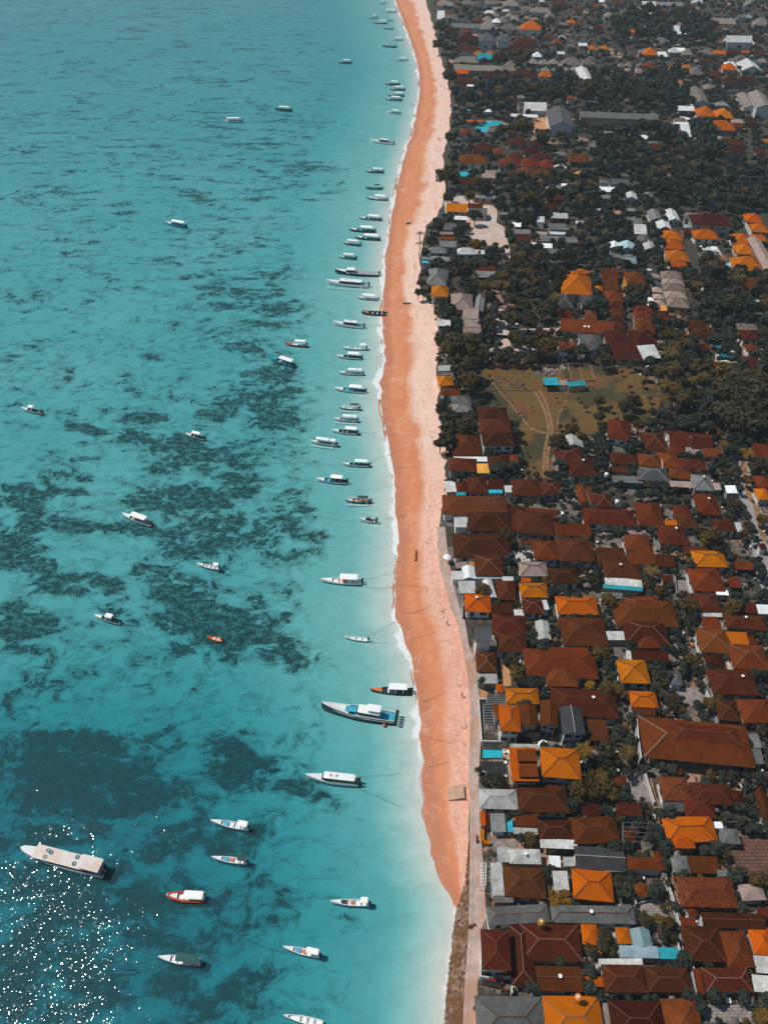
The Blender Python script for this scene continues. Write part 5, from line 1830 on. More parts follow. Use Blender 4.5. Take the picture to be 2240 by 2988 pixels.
W_, D_, T_ = 'white', 'hull_dark', 'hull_teal'
BOATS = [
 ('C',('Q',1318,27),(1358,24),W_,'canvas',.45,.9,'',"tiny white canopied boat, farthest away, at the very top of the sea"),
 ('C',('Q',1352,92),(1440,92),W_,'canvas',.15,.9,'slim',"long slim white boat near the far beach, second from the top"),
 ('C',('Q',1232,134),(1302,132),W_,'canvas',.45,.85,'',"white boat with cream canopy, farther offshore than its far-end neighbours"),
 ('C',('Q',1275,174),(1370,174),T_,'canvas',.4,.95,'',"teal boat with white canopy in the cluster near the far beach"),
 ('N',('Q',1378,153),(1422,154),D_,None,0,0,'nomotor',"small dark open canoe near the far beach"),
 ('N',('Q',1348,216),(1416,218),T_,None,0,0,'hull_deck teal_in',"open teal boat without canopy near the far beach"),
 ('C',('Q',1400,302),(1490,305),W_,'canvas',.35,.9,'slim',"pale slim boat closest to the bulge of the far beach"),
 ('C',('Q',1338,350),(1440,355),'hull_teal','deck_blue',.4,.9,'hull_deck teal_in',"all-teal boat with teal canopy near the far beach"),
 ('C',('Q',1432,456),(1526,457),W_,'canvas',.35,.88,'slim',"grey-white boat with low canopy alone near the waterline"),
 ('C',('Q',1005,474),(1100,474),D_,'canvas',.38,.95,'dark_in',"dark boat with white canopy alone far offshore near the top"),
 ('C',('Q',1362,636),(1463,638),D_,'canvas',.35,.9,'dark_in',"dark green boat with white canopy heading the upper row of four"),
 ('C',('Q',1395,676),(1505,678),T_,'canvas',.33,.9,'teal_in',"teal boat with white canopy, second in the upper row of four"),
 ('C',('Q',1383,722),(1495,724),T_,'canvas',.42,.92,'teal_in',"dull teal boat squeezed behind a brighter teal boat"),
 ('C',('Q',1362,752),(1480,757),'hull_blue','canvas',.33,.9,'teal_in',"bright teal boat in front of its dull teal neighbour"),
 ('C',('Q',1373,850),(1470,860),W_,'canvas',.35,.85,'dark_in',"white boat with dark inside, below the upper row of four"),
 ('C',('Q',528,828),(648,835),D_,'canvas',.22,.86,'dark_in hull_deck',"dark flat sampan with long white roof far offshore"),
 ('C',('Q',146,918),(276,918),W_,'canvas',.1,.86,'teal_in',"white glass-sided boat with very long flat roof, leftmost of the far boats"),
 ('S',('Q',1250,1070),(1418,1090),W_,None,.36,.74,'',"sleek white cabin speedboat, the farthest speedboat near the beach"),
 ('C',('Q',1218,1298),(1343,1303),T_,'canvas',.38,.92,'dark_in',"dark teal boat with white canopy below the farthest cabin speedboat"),
 ('C',('Q',1213,1424),(1337,1428),T_,'dark_canvas',.5,.85,'teal_in hull_deck',"teal boat with a dark folded canopy near the beach"),
 ('C',('Q',1221,1500),(1370,1514),T_,'canvas',.38,.9,'white_in',"teal boat with raised white canopy just off the foam"),
 ('C',('T',728,282),(1030,308),'hull_grey','canvas',.38,.9,'dark_in',"grey boat with white canopy above the two dark teal boats"),
 ('C',('T',590,450),(945,470),D_,'canvas',.42,.9,'teal_in',"dark teal boat with white canopy, left of a similar one"),
 ('C',('T',675,560),(1005,588),D_,'canvas',.35,.93,'teal_in',"dark teal boat with white canopy, right and nearer of the pair"),
 ('C',('T',510,638),(740,660),D_,'canvas',.17,.86,'',"short dark boat with long white canopy and seated row inside"),
 ('C',('T',445,835),(680,855),'hull_grey','canvas',.23,.85,'dark_in',"short grey boat with white canopy above the long dark cargo boat"),
 ('S',('T',400,1060),(1000,1100),D_,None,.22,.42,'',"long dark cargo boat with open well and pale foredeck"),
 ('S',('T',270,1210),(850,1258),W_,None,.28,.82,'out1',"long white passenger boat with an outrigger float along its side"),
 ('C',('T',712,1420),(990,1445),'hull_grey','canvas',.2,.85,'orange_load',"grey boat with white canopy below the long white passenger boat"),
 ('R',('U',1172,60),(1455,78),D_,None,0,0,'orange_deck dark_in nomotor',"black open boat with orange foredeck nosed onto the sand"),
 ('S',('U',845,185),(1185,225),W_,None,.32,.76,'blue_deck',"white cabin speedboat with bright blue aft deck"),
 ('C',('U',290,415),(530,432),'hull_orange','canvas',.45,.95,'hull_deck white_in',"orange boat with white canopy out on the seagrass"),
 ('C',('U',108,580),(378,672),'hull_blue','canvas',.4,.93,'hull_deck teal_in',"bright blue boat with white canopy angled towards the upper left"),
 ('C',('U',955,465),(1220,470),W_,'canvas',.72,.98,'white_in slim',"white open boat with a small canopy only at the stern"),
 ('C',('U',880,560),(1165,580),W_,'canvas',.44,.9,'dark_in',"white boat with tall white canopy and long bowsprit"),
 ('C',('U',903,748),(1180,762),W_,'canvas',.38,.95,'two slim',"slim white boat carrying two separate small canopies"),
 ('C',('U',863,940),(1205,970),W_,'canvas',.46,.88,'blue_tarp teal_in',"white boat with square white canopy and teal well"),
 ('C',('U',918,1152),(1140,1162),'hull_grey','dark_canvas',.52,.97,'out2 slim white_in',"small grey double-outrigger boat with dark canopy, upper one"),
 ('C',('U',848,1283),(1115,1300),W_,'canvas',.38,.97,'two out1 slim',"white outrigger boat with worn cream canopy near the foam"),
 ('C',('U',825,1420),(1112,1445),W_,'canvas',.52,.98,'dark_in',"white boat with dark well and white canopy tied to the beach"),
 ('C',('V',205,220),(530,265),W_,'canvas',.2,.97,'two out1 slim',"white outrigger boat with long roof in two parts, farther offshore"),
 ('C',('V',610,510),(945,525),W_,'canvas',.46,.95,'dark_in slim',"white boat with cluttered open deck and thin mooring line to sand"),
 ('C',('V',278,710),(660,742),W_,'canvas',.47,.86,'blue_tarp dark_in twin',"white boat with rounded canopy and blue tarp on deck"),
 ('C',('V',658,975),(965,985),T_,'dark_canvas',.45,.9,'out2 slim orange_in',"teal double-outrigger boat with dark green canopy, nearer one"),
 ('S',('V',822,1215),(1030,1243),W_,None,.42,.58,'bumpers',"very small white motorboat with orange fenders on its side"),
 ('C',('W',300,372),(735,390),W_,'canvas',.45,.9,'orange_load white_in twin',"long white boat with big rounded white canopy off the narrow sand"),
 ('N',('W',555,990),(800,1020),W_,None,0,0,'white_in slim',"white open canoe with cross benches, without any canopy"),
 ('C',('W',848,1580),(1280,1598),D_,'canvas',.43,.9,'orange_deck dark_in twin',"dark boat with orange foredeck and white canopy at the foam"),
 ('Y',('W',320,1800),(1100,1925),D_,None,.46,.78,'blue_deck',"largest speedboat, dark hull, white cabin and five black engines"),
 ('S',('X',820,232),(1180,272),W_,None,.3,.92,'',"white cabin cruiser with long flat roof, below the largest speedboat"),
 ('C',('X',140,540),(400,592),W_,'canvas',.72,.99,'blue_tarp white_in slim',"white open boat with blue tarp and square stern canopy"),
 ('C',('X',148,800),(390,832),W_,'dark_canvas',.74,.99,'blue_tarp orange_load white_in slim',"white open boat with black stern canopy and blue bundle"),
 ('C',('X',993,1115),(1258,1128),W_,'canvas',.78,.98,'dark_hatch orange_load white_in slim',"white open boat with black hatch and orange load, nearest the shallows"),
 ('C',('X',655,1440),(905,1498),W_,'canvas',.64,.99,'blue_tarp orange_load white_in slim',"white open boat with wide square canopy and teal bundle near the bottom"),
 ('N',('X',658,1928),(925,1985),W_,None,0,0,'white_in slim nomotor',"white open boat with brown benches cut by the bottom edge"),
 ('B',('Y',168,470),(712,612),W_,None,0,0,'',"big pale barge with rust-stained flat roof in the dark lower sea"),
 ('R',('Y',1160,765),(1412,780),'hull_red','canvas',.45,.98,'low white_in nomotor',"red-orange inflatable boat with white rounded canopy"),
 ('C',('Y',1103,1190),(1385,1225),'hull_grey','green_canvas',.42,.97,'ring white_in',"grey boat with dark green canopy and orange life ring"),
 ('C',('Z',140,208),(268,232),W_,'canvas',.35,.6,'dark_in',"white boat with small raised canopy alone at the far left"),
 ('C',('Z',1185,370),(1303,400),W_,'canvas',.32,.75,'dark_in',"white boat with square canopy above the central seagrass beds"),
 ('C',('Z',780,885),(955,948),W_,'canvas',.32,.85,'',"white boat with long slanted canopy over clear sand among reefs"),
 ('C',('Z',1255,1198),(1395,1228),W_,'canvas',.76,.98,'white_in slim',"small white open boat with stern canopy right of the reefs"),
 ('C',('Z',605,1530),(765,1572),W_,'canvas',.45,.72,'dark_in',"white boat with short mid canopy ringed by a curved reef"),
 ('N',('Z',1320,1662),(1410,1684),'hull_orange',None,0,0,'hull_deck orange_in',"tiny orange canoe alone on dark seagrass"),
 ('C',('P',484,652),(541,663),'hull_blue','canvas',.3,.92,'teal_in',"blue boat with white canopy alone in the upper left sea"),
 ('N',('Q',1100,1110),(1130,1110),W_,None,0,0,'nomotor',"tiny white dinghy drifting below the far seagrass streaks")]
boats = []
for bt in BOATS[:-1]: boats.append(make_boat(*bt))
# two canoes pulled up on the sand
for (t, x0, y0, x1, y1, lab) in (('T', 1348, 1488, 1452, 1482, "slim white canoe with brown bottom lying on the sand"), ('T', 1392, 355, 1448, 330, "tiny pale dinghy lying aslant on the dry sand")):
    A, B2 = world_at(*tp(t, x0, y0), 1.0), world_at(*tp(t, x1, y1), 1.0)
    L = (B2 - A).length; c = (A + B2) / 2
    o = empty("canoe", (c.x, c.y, 0.95), math.atan2(B2.y - A.y, B2.x - A.x)); tag(o, lab, "canoe", "canoes pulled up on the beach")
    boat_hull(L, .9, .4).build("hull", [M['wood'], M['white']], o)
    flat_deck(L, .9, .4, 0, .15, .02, .02).build("foredeck", M['white'], o)

# mooring ropes
def rope(pts, label, r=.022):
    P = []
    for q in pts:
        w = world_at(q[0], q[1], 0.06)
        # on the sand the rope lies on the beach surface
        r_ = min(range(len(ROWS)), key=lambda i: abs(ROWS[i][1] - w.y))
        u_ = (w.x - shore[r_]) / max(1.0, back[r_] - shore[r_])
        w.z = 0.06 if u_ < 0 else 0.12 + (ZG - .75) * u_ ** .85
        P.append(w)
    Q = []
    for a, c in zip(P, P[1:]):
        for k in range(5): Q.append(a.lerp(c, k / 5) + Vector((0, .15 * math.sin(k * 2.0), 0)))
    Q.append(P[-1])
    b = MB(); b.tube(Q, r, 4)
    tag(b.build("mooring_rope", M['black']), label, "rope", "mooring ropes between boats and beach")
for txt, lab in (
 ("W 735,345 840,330 950,300 1050,268", "mooring rope from the big round-canopied white boat to the foam"),
 ("W 765,415 880,440 1000,435 1180,412 1330,430 1470,462", "long curved rope crossing the foam onto orange sand, middle reach"),
 ("W 780,965 900,925 1010,865 1110,800", "mooring rope rising from the white canoe to the foam"),
 ("W 800,1020 900,1042 1010,1040", "short slack rope behind the white canoe"),
 ("W 1180,720 1300,720 1420,690 1520,650", "thin rope on the wet sand above the white canoe's level"),
 ("W 1250,1005 1400,985 1570,940", "thin rope on the sand level with the white canoe"),
 ("W 1400,1700 1520,1660 1658,1590", "rope climbing the sand behind the orange-decked dark boat"),
 ("V 945,520 1000,440 1100,415 1200,385 1400,315 1555,262", "rope from the cluttered white boat up the sand"),
 ("V 0,430 120,470 250,495 400,490 520,505 610,505", "long dark rope from open sea to the cluttered white boat's bow"),
 ("V 790,98 900,100 985,100 1100,80", "rope with float behind the dark-welled white boat"),
 ("V 1180,130 1300,135 1490,140", "straight thin rope across the wet sand, upper one"),
 ("V 1240,550 1420,556 1640,562", "straight thin rope across the wet sand, lower one"),
 ("V 130,1130 330,1170 500,1200 640,1218 820,1210", "slack rope ahead of the very small motorboat"),
 ("V 1140,1195 1250,1185 1400,1160 1490,1138", "rope from the small motorboat's stern onto the sand"),
 ("X 250,1285 330,1330 450,1395 560,1440 660,1455", "rope with buoy leading to the wide-canopied white boat"),
 ("X 905,1500 940,1570 1000,1595 1075,1592", "rope behind the wide-canopied white boat near the bottom"),
 ("X 740,932 840,934 950,930 1050,925", "rope with a float lying alone in the turquoise shallows"),
 ("X 1180,212 1320,205 1480,188", "rope from the cabin cruiser's stern towards the shore"),
 ("X 1200,300 1320,350 1480,425", "slanting rope below the cabin cruiser's stern"),
 ("X 480,240 600,242 720,235 820,226", "rope ahead of the cabin cruiser's bow"),
 ("Y 1450,722 1540,712 1630,680", "short rope behind the red inflatable boat"),
 ("Y 1395,1175 1440,1172 1480,1168", "short rope behind the green-canopied boat"),
 ("U 640,960 750,955 860,945", "faint rope ahead of the square-canopied white boat"),
 ("U 1225,200 1400,205 1570,190", "thin rope from the blue-decked speedboat to the sand"),
 ("U 1390,905 1500,885 1610,858", "thin rope lying on orange sand beside the widest foam"),
 ("U 1405,1165 1500,1150 1600,1135", "thin rope on the sand level with the upper outrigger boat"),
 ("G 0,1090 60,1070 120,1050", "short rope end on the orange sand above the lone footprints"),
 ("I 0,1062 100,1045 200,1025", "short dark rope on the sand level with the swimming pool"),
 ("I 0,775 120,815 240,848", "thin rope on the sand level with the twin gables")):
    rope(pts_of(txt), lab)
# ------------------------------------------------------------------ trees and plants
def crown_mesh(name, seed, n_clump, n_leaf, mat, leaf=.16, flat=.8, spread=.62):
    r = random.Random(seed); b = MB()
    for k in range(n_clump):
        th, ph = r.uniform(0, 2*math.pi), math.acos(r.uniform(-.55, 1))
        rad = spread * r.uniform(.55, 1.08)
        c = Vector((math.sin(ph)*math.cos(th)*rad, math.sin(ph)*math.sin(th)*rad, math.cos(ph)*rad*flat))
        cr = r.uniform(.24, .42)
        for i in range(n_leaf):
            v = Vector((r.gauss(0, 1), r.gauss(0, 1), r.gauss(0, 1)))
            v.normalize()
            p = c + v * cr * r.uniform(.72, 1.05)
            nrm = (v + Vector((r.uniform(-.7, .7), r.uniform(-.7, .7), r.uniform(-.3, .9)))).normalized()
            t = nrm.orthogonal().normalized()
            t = Matrix.Rotation(r.uniform(0, 6.28), 3, nrm) @ t
            w = nrm.cross(t)
            s = leaf * r.uniform(.6, 1.25)
            b.poly([p - t*s - w*s*.45, p - t*s*.1 - w*s*.7, p + t*s + w*s*.1, p + t*s*.2 + w*s*.65])
    me = b.mesh(name); me.materials.append(mat)
    return me
def trunk_mesh(name, seed, h=1.0):
    r = random.Random(seed); b = MB()
    b.tube([(0, 0, -.1), (.02, .01, .35*h), (.0, .03, .7*h)], .07, 7)
    for k in range(5):
        a = r.uniform(0, 6.28)
        b.bar((0, .02, .55*h), (.4*math.cos(a), .4*math.sin(a), h*1.05), .045, 5, .015)
    me = b.mesh(name); me.materials.append(M['bark']); return me
KINDS = ['leaf_olive', 'leaf_dark', 'leaf_slate', 'leaf_gold']
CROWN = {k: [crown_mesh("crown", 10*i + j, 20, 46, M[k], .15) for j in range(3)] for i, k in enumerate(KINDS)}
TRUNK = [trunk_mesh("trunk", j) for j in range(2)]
KW = dict(leaf_olive='olive-brown leafy', leaf_dark='dark green leafy', leaf_slate='slate-dark leafy', leaf_gold='golden-leaved')
# palms
def palm_crown(seed):
    r = random.Random(seed); b = MB()
    n = 17
    for k in range(n):
        a = 2*math.pi*k/n + r.uniform(-.15, .15); up = r.uniform(-.1, .75); Lf = r.uniform(.8, 1.1)
        d = Vector((math.cos(a), math.sin(a), 0)); side = Vector((-d.y, d.x, 0))
        P = [d * Lf * t + Vector((0, 0, up*Lf*t - .75*Lf*t*t)) for t in [i/7 for i in range(8)]]
        for i in range(7):
            t = i / 7
            wA, wB = .15*math.sin(math.pi*min(1, t+.12))+.02, .15*math.sin(math.pi*min(1, t+.25))+.01
            for s in (-1, 1):
                q0 = P[i] + side*s*wA + Vector((0, 0, -.10*wA*8*.15)) + d*.05
                q1 = P[i+1] + side*s*wB*.5 + Vector((0, 0, -.04))
                m_ = (P[i] + P[i+1]) / 2
                b.poly([P[i], q0, m_ + side*s*wA*.25]); b.poly([m_, m_ + side*s*wB + d*.06 + Vector((0, 0, -.05)), P[i+1]])
    me = b.mesh("palm_crown"); me.materials.append(M['leaf_palm']); return me
def palm_trunk(seed):
    r = random.Random(seed); b = MB()
    b.tube([(0, 0, -.05), (.02, 0, .3), (.05, .02, .65), (.05, .02, 1.0)], .022, 6)
    me = b.mesh("trunk"); me.materials.append(M['bark']); return me
PALM = [palm_crown(s) for s in (1, 2, 3)]
PALM_GOLD = palm_crown(5); PALM_GOLD.materials[0] = M['leaf_gold']
PTR = [palm_trunk(1)]

def link(name, me, parent=None):
    o = bpy.data.objects.new(name, me); COL.objects.link(o)
    if parent is not None: o.parent = parent
    return o
def near_landmark(px, py):
    lm = min(LANDMARKS, key=lambda l: (l[1]-px)**2 + (1.3*(l[2]-py))**2)
    dx, dy = px - lm[1], py - lm[2]
    rel = ("right of" if dx > 0 else "left of") if abs(dx) > 1.2*abs(dy) else ("behind" if dy < 0 else "in front of")
    return rel, lm[0]
tree_log = []
TREES = []                                            # x, y, crown radius, for spacing
rt = random.Random(21)
def add_tree(x, y, rad, kind, px, py, height=None):
    h = height if height else rad * 1.15 + rt.uniform(.6, 1.6)
    root = empty("tree", (x, y, ZG), rt.uniform(0, 6.28))
    root["category"] = "tree"
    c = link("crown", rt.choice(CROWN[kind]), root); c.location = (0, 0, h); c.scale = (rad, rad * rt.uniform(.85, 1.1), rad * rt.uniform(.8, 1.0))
    t = link("trunk", rt.choice(TRUNK), root); t.scale = (rad * .9, rad * .9, h * .95)
    TREES.append((x, y, rad))
    tree_log.append((root, kind, rad, px, py))
    return root
def add_palm(x, y, H, rad, px, py, gold=False):
    root = empty("palm_tree", (x, y, ZG), rt.uniform(0, 6.28))
    root["category"] = "palm tree"
    c = link("palm_crown", PALM_GOLD if gold else rt.choice(PALM), root); c.location = (.05*H, .02*H, H); c.scale = (rad,)*3
    t = link("trunk", PTR[0], root); t.scale = (H, H, H)
    TREES.append((x, y, rad * .6))
    tree_log.append((root, 'palm_gold' if gold else 'palm', rad, px, py))

EXPL = """A 260,230,62,d;250,390,58,d;310,420,50,d;340,680,68,d;345,600,42,d;800,520,70,d;980,500,100,d;490,850,85,d;390,830,42,d;710,790,40,s;1270,830,95,d;1580,790,105,d;1000,1130,90,d;1180,1230,70,d;350,1230,55,d;810,1160,58,d;750,960,60,d;600,1020,48,d;1340,1215,60,d;790,790,55,p;1080,760,50,p
C 320,90,100,d;330,300,55,d;520,280,60,o;570,450,68,d;255,540,45,d;420,600,60,d;470,930,100,o;90,1060,45,d;60,1140,42,d;110,1140,38,d;560,720,62,g;270,1300,48,d;400,1340,42,d;640,190,80,d;1100,640,45,d;1265,680,30,d;1340,680,40,d;890,460,45,d;960,480,50,d;1050,500,70,d;1040,310,105,o;1400,800,80,d;640,1050,60,p;730,1060,62,p;80,610,40,p;70,700,40,p;1080,950,60,p;820,980,55,p;700,1180,60,d;900,1200,80,d;1000,1250,80,d;1100,1150,70,d;1180,1300,80,o;900,1380,90,d;1050,1400,80,o;1240,1240,70,d;880,1320,60,o;1150,980,70,d;950,880,70,o;1130,850,70,o;180,690,40,d;740,1420,45,o;280,1240,40,d;1300,1060,55,d
E 400,130,120,o;520,110,100,o;330,180,90,o;500,200,85,o;510,330,112,o;520,480,108,o;470,420,80,o;650,230,70,d;250,100,58,d;280,690,72,d;250,730,45,d;480,860,108,d;320,980,100,d;260,1020,70,d;980,100,75,o;1080,120,80,o;1220,150,90,o;1180,70,70,o;900,70,55,o;800,250,62,d;940,250,62,d;1080,270,60,d;1430,900,70,o;1520,960,55,o;1330,1180,45,d;560,1330,35,d;1240,230,60,d;1280,1290,35,d;1000,1000,18,o;1040,1110,16,d;1100,1240,18,o;1015,1240,20,d;1330,870,24,d;1400,940,30,o;1450,820,24,d;1370,700,14,o;760,640,14,d;700,420,18,o;1000,500,14,d;1080,700,12,o;960,760,13,d;1300,620,15,o;1560,700,22,d;1500,620,18,o
F 200,270,75,d;760,60,78,o;700,380,85,d;880,470,70,d;380,690,82,d;450,640,68,d;150,640,55,d;150,780,55,o;190,890,60,d;570,400,46,d;500,860,62,o;980,840,80,s;1300,560,165,d;1450,500,175,d;1590,640,185,d;1360,780,160,d;1540,830,150,d;1240,720,115,d;1430,640,160,d;1640,480,120,d;1270,1040,46,g;1540,1230,75,d;150,1090,66,d;1480,1350,58,o;1050,1290,46,o;780,190,90,p;770,480,95,p;720,600,80,p;840,330,80,p;1470,1090,70,q;950,150,60,d;1640,30,80,d;1260,1200,50,d;1320,1290,60,d;930,380,60,d;960,640,60,d;620,740,50,o;860,240,70,o;250,700,30,d;300,820,30,o;420,520,24,o;540,480,30,d;350,380,22,d;600,620,26,o;520,680,24,o;600,1400,50,d
G 850,370,68,d;640,860,66,o;920,700,42,d;1050,80,56,d;1320,400,46,d;1540,410,48,o;1320,860,45,d;1600,780,50,d;1100,1260,46,d;1300,1190,38,o;1290,1310,28,g;890,1490,66,d;1100,1330,42,d;950,990,38,d;1200,780,38,g;910,430,45,d;1080,1170,35,o;650,1470,40,d;560,60,35,d;700,50,40,d
H 1130,380,108,o;1170,440,70,d;760,500,68,d;950,600,46,o;610,680,78,p;690,880,58,o;900,900,48,d;230,960,78,o;950,1010,92,o;970,1160,76,d;1350,90,68,d;1340,1020,88,o;1600,230,58,o;1210,500,58,d;100,780,56,d;150,1430,86,o;960,1490,66,o;230,1150,38,d;1470,280,46,d;870,550,40,o;1030,330,50,d;1280,200,40,d;600,800,60,d;1440,360,45,o;380,110,45,d;30,400,40,d;1120,1010,30,d
I 850,140,86,o;900,220,58,d;510,220,44,d;570,290,40,d;690,1190,80,d;600,1150,50,d;1440,1280,112,o;1560,1180,105,o;1600,1300,90,o;1500,860,92,q;980,1740,70,o;1560,260,50,g;1400,1470,40,d;480,1080,35,d;530,1190,45,d;1060,230,45,d;1040,1530,40,o;760,1530,30,d
J 100,290,80,o;190,290,80,o;60,340,60,o;290,370,45,o;250,350,55,o;600,160,68,d;650,230,50,d;700,390,70,d;740,450,72,d;820,500,48,o;1080,440,76,o;1180,410,58,o;280,670,42,g;300,920,92,p;100,900,105,d;60,1000,88,d;180,980,60,d;60,1210,115,o;150,1320,88,o;30,1130,70,o;500,1500,40,o;210,1560,45,o;960,30,66,o;1600,700,68,d;1100,1130,56,o;1350,390,38,d;1290,1150,50,d;440,1420,40,d;1000,250,50,d;1180,1560,35,d
K 990,50,66,o;640,180,32,d;1190,310,48,d;1230,620,66,g;1320,590,72,g;1190,560,40,g;1570,1110,72,d;1520,1220,42,d;1590,1010,40,d;1210,140,30,o;1120,300,25,d;1640,130,40,o;560,570,24,r
L 80,960,88,d;60,1060,76,d;220,440,78,d;470,800,76,d;600,810,66,o;700,830,66,o;1540,420,84,o;1630,420,84,o;770,390,40,o;1000,390,36,o;1590,1750,104,o;640,920,66,d;580,440,42,d;690,450,40,d;150,1130,60,d;640,680,40,d;750,980,50,d;1250,170,56,d;1230,250,40,d;420,400,30,d"""
code = dict(d='leaf_dark', o='leaf_olive', s='leaf_slate', g='leaf_gold', r='leaf_gold')
n_expl = 0
for line in EXPL.split("\n"):
    t, _, rest = line.partition(" ")
    for item in rest.split(";"):
        x, y, r_, k = item.split(",")
        px, py = tp(t, float(x), float(y))
        rad = float(r_) * TILE[t][2] / px_per_m(py)
        if k in 'pq':
            H = min(11.0, 4.0 + rad * 1.6)
            w = world_at(px, py, ZG + H)
            add_palm(w.x, w.y, H, max(2.2, rad * 1.25), px, py, k == 'q')
        else:
            rad *= 1.08
            h = rad * 1.1 + 1.0
            w = world_at(px, py, ZG + h)
            if t in 'ABCDEF' and k == 'o' and rt.random() < .35: k = 'd'
            add_tree(w.x, w.y, rad, code[k], px, py, h)
        n_expl += 1

# scattered trees: everywhere between the houses of the upper village, thick in the groves
def poly_px(txt): return [world_at(px, py, ZG) for px, py in pts_of(txt)]
def inside(P, x, y):
    c = False; j = len(P) - 1
    for i in range(len(P)):
        if (P[i].y > y) != (P[j].y > y) and x < (P[j].x - P[i].x) * (y - P[i].y) / (P[j].y - P[i].y) + P[i].x: c = not c
        j = i
    return c
GROVES = [poly_px("B 0,740 900,720 950,980 620,1000 0,960"), poly_px("B 0,1230 1150,1220 1250,1500 1660,1500 D 1660,440 980,430 640,400 400,240 0,240 0,0"),
          poly_px("D 900,980 1660,980 1660,1400 1100,1400 780,1330 960,1250"), poly_px("C 830,850 1250,900 1330,1180 1300,1440 850,1440 800,1250"),
          poly_px("F 650,0 1050,100 1050,400 1600,380 1660,950 1100,880 700,820 620,500"), poly_px("B 400,130 860,150 1180,300 1180,420 700,400 300,380 250,220"),
          poly_px("C 900,30 1658,100 1658,480 1200,470 850,350"), poly_px("A 700,780 1658,720 1658,900 1000,900 800,1050 480,960")]
OPEN = [poly_px("E 640,330 1320,330 F 300,350 640,480 690,600 680,700 570,800 450,830 200,900 E 1290,1060 1250,1345 1010,1330 890,850 600,690"),
        poly_px("C 420,250 640,362 770,380 770,520 830,560 890,840 840,850 835,760 740,730 640,720 470,640 540,600 420,515 300,420"),
        poly_px("C 720,1265 840,1440 1320,1470 1320,1500 840,1510 E 850,160 1150,200 1150,230 780,200 600,190 760,160 770,0 C 780,1420 680,1280"),
        poly_px("A 1060,1050 1225,1050 1255,1185 1090,1195"), poly_px("F 1310,1000 1430,1000 1500,1535 H 1500,0 1560,180 1640,420 1720,800 1760,960 1640,960 1580,700 1530,480 1470,300 1400,0 F 1400,1400"),
        poly_px("D 690,560 920,560 985,700 1240,560 1240,680 1000,720 990,930 770,930"), poly_px("D 1440,420 1700,420 1700,960 1330,960 1340,700"),
        poly_px("L 1280,0 1700,0 1700,420 1300,360"), poly_px("J 690,280 1020,270 1050,460 760,440"), poly_px("L 360,640 640,590 760,800 400,790"), poly_px("J 290,1090 440,1080 530,1400 280,1370"), poly_px("G 910,530 1100,550 1100,620 910,620"), poly_px("J 460,1090 540,1090 680,1800 L 850,760 1040,1600 970,1600 770,790 620,0"), poly_px("K 480,1330 800,1370 800,1520 480,1480"), poly_px("I 700,50 800,100 810,280 710,280"), poly_px("L 1030,1610 1500,1630 1500,1810 1030,1810"), poly_px("K 590,20 860,40 860,110 590,120"),
        poly_px("A 570,1070 840,1070 840,1190 570,1190"), poly_px("D 1080,740 1240,740 1360,960 1180,960")]
def free(x, y, rad, k=.5, mg=.25):
    if any(inside(P, x, y) for P in OPEN): return False
    if in_house(x, y, mg * rad): return False
    for (tx, ty, tr) in TREES:
        if abs(tx - x) + abs(ty - y) > 14: continue
        if (tx - x) ** 2 + (ty - y) ** 2 < (k * (tr + rad)) ** 2: return False
    return True
cand = []
tries = 0
while tries < 20000:
    tries += 1
    py = 1450 * rt.random() ** 1.15 if rt.random() < .68 else rt.uniform(1300, 2990)
    edge = curve_x(BACK, py) + (12 if py < 1450 else 100)
    px = rt.uniform(edge, 2300)
    w = world_at(px, py, ZG)
    grove = any(inside(P, w.x, w.y) for P in GROVES)
    if not grove and rt.random() < (.35 if py < 480 else (.3 if py < 1000 else (.3 if py < 1400 else .6))): continue
    rad = rt.uniform(2.0, 5.0) if grove else rt.uniform(.8, 2.3 if py < 480 else 3.3)
    if py < 420: rad *= 1.15
    if py > 1400: rad = rt.uniform(.7, 1.9)
    if not free(w.x, w.y, rad, .50 if grove else .52, .4 if py < 700 else .25) or (py < 1300 and (in_house(w.x, w.y + 2.4, .1) or any(inside(P, w.x, w.y + 1.4 * rad + 1.5) for P in OPEN))): continue
    TREES.append((w.x, w.y, rad))
    cand.append((rad * px_per_m(py), w.x, w.y, rad, px, py, grove))
cand.sort(reverse=True)
n_tree = sum(1 for q in tree_log if not q[1].startswith('palm'))
n_palm = len(tree_log) - n_tree
rest = []
del TREES[:]
for q in cand:
    _, x, y, rad, px, py, grove = q
    if grove and n_palm < 75 and rt.random() < .14 and py > 300:
        add_palm(x, y, rt.uniform(7, 11), rt.uniform(2.4, 3.2), px, py); n_palm += 1
    elif n_tree < 300:
        add_tree(x, y, rad, rt.choice(['leaf_dark', 'leaf_dark', 'leaf_slate', 'leaf_olive']) if py > 480 else rt.choice(['leaf_slate', 'leaf_slate', 'leaf_dark']), px, py); n_tree += 1
    else: rest.append(q)
# the wood goes on past the picture's edges
for _ in range(1500):
    if rt.random() < .55:
        py = rt.uniform(0, 2990); px = rt.uniform(2310, 2310 + 60 * px_per_m(py)); w = world_at(px, py, ZG); x, yy = w.x, w.y
    else:
        yy = rt.uniform(900, 1500); x = rt.uniform(70, 560)
    rad = rt.uniform(1.8, 4.2)
    if not in_house(x, yy, rad): rest.append((0, x, yy, rad, 0, 0, True))
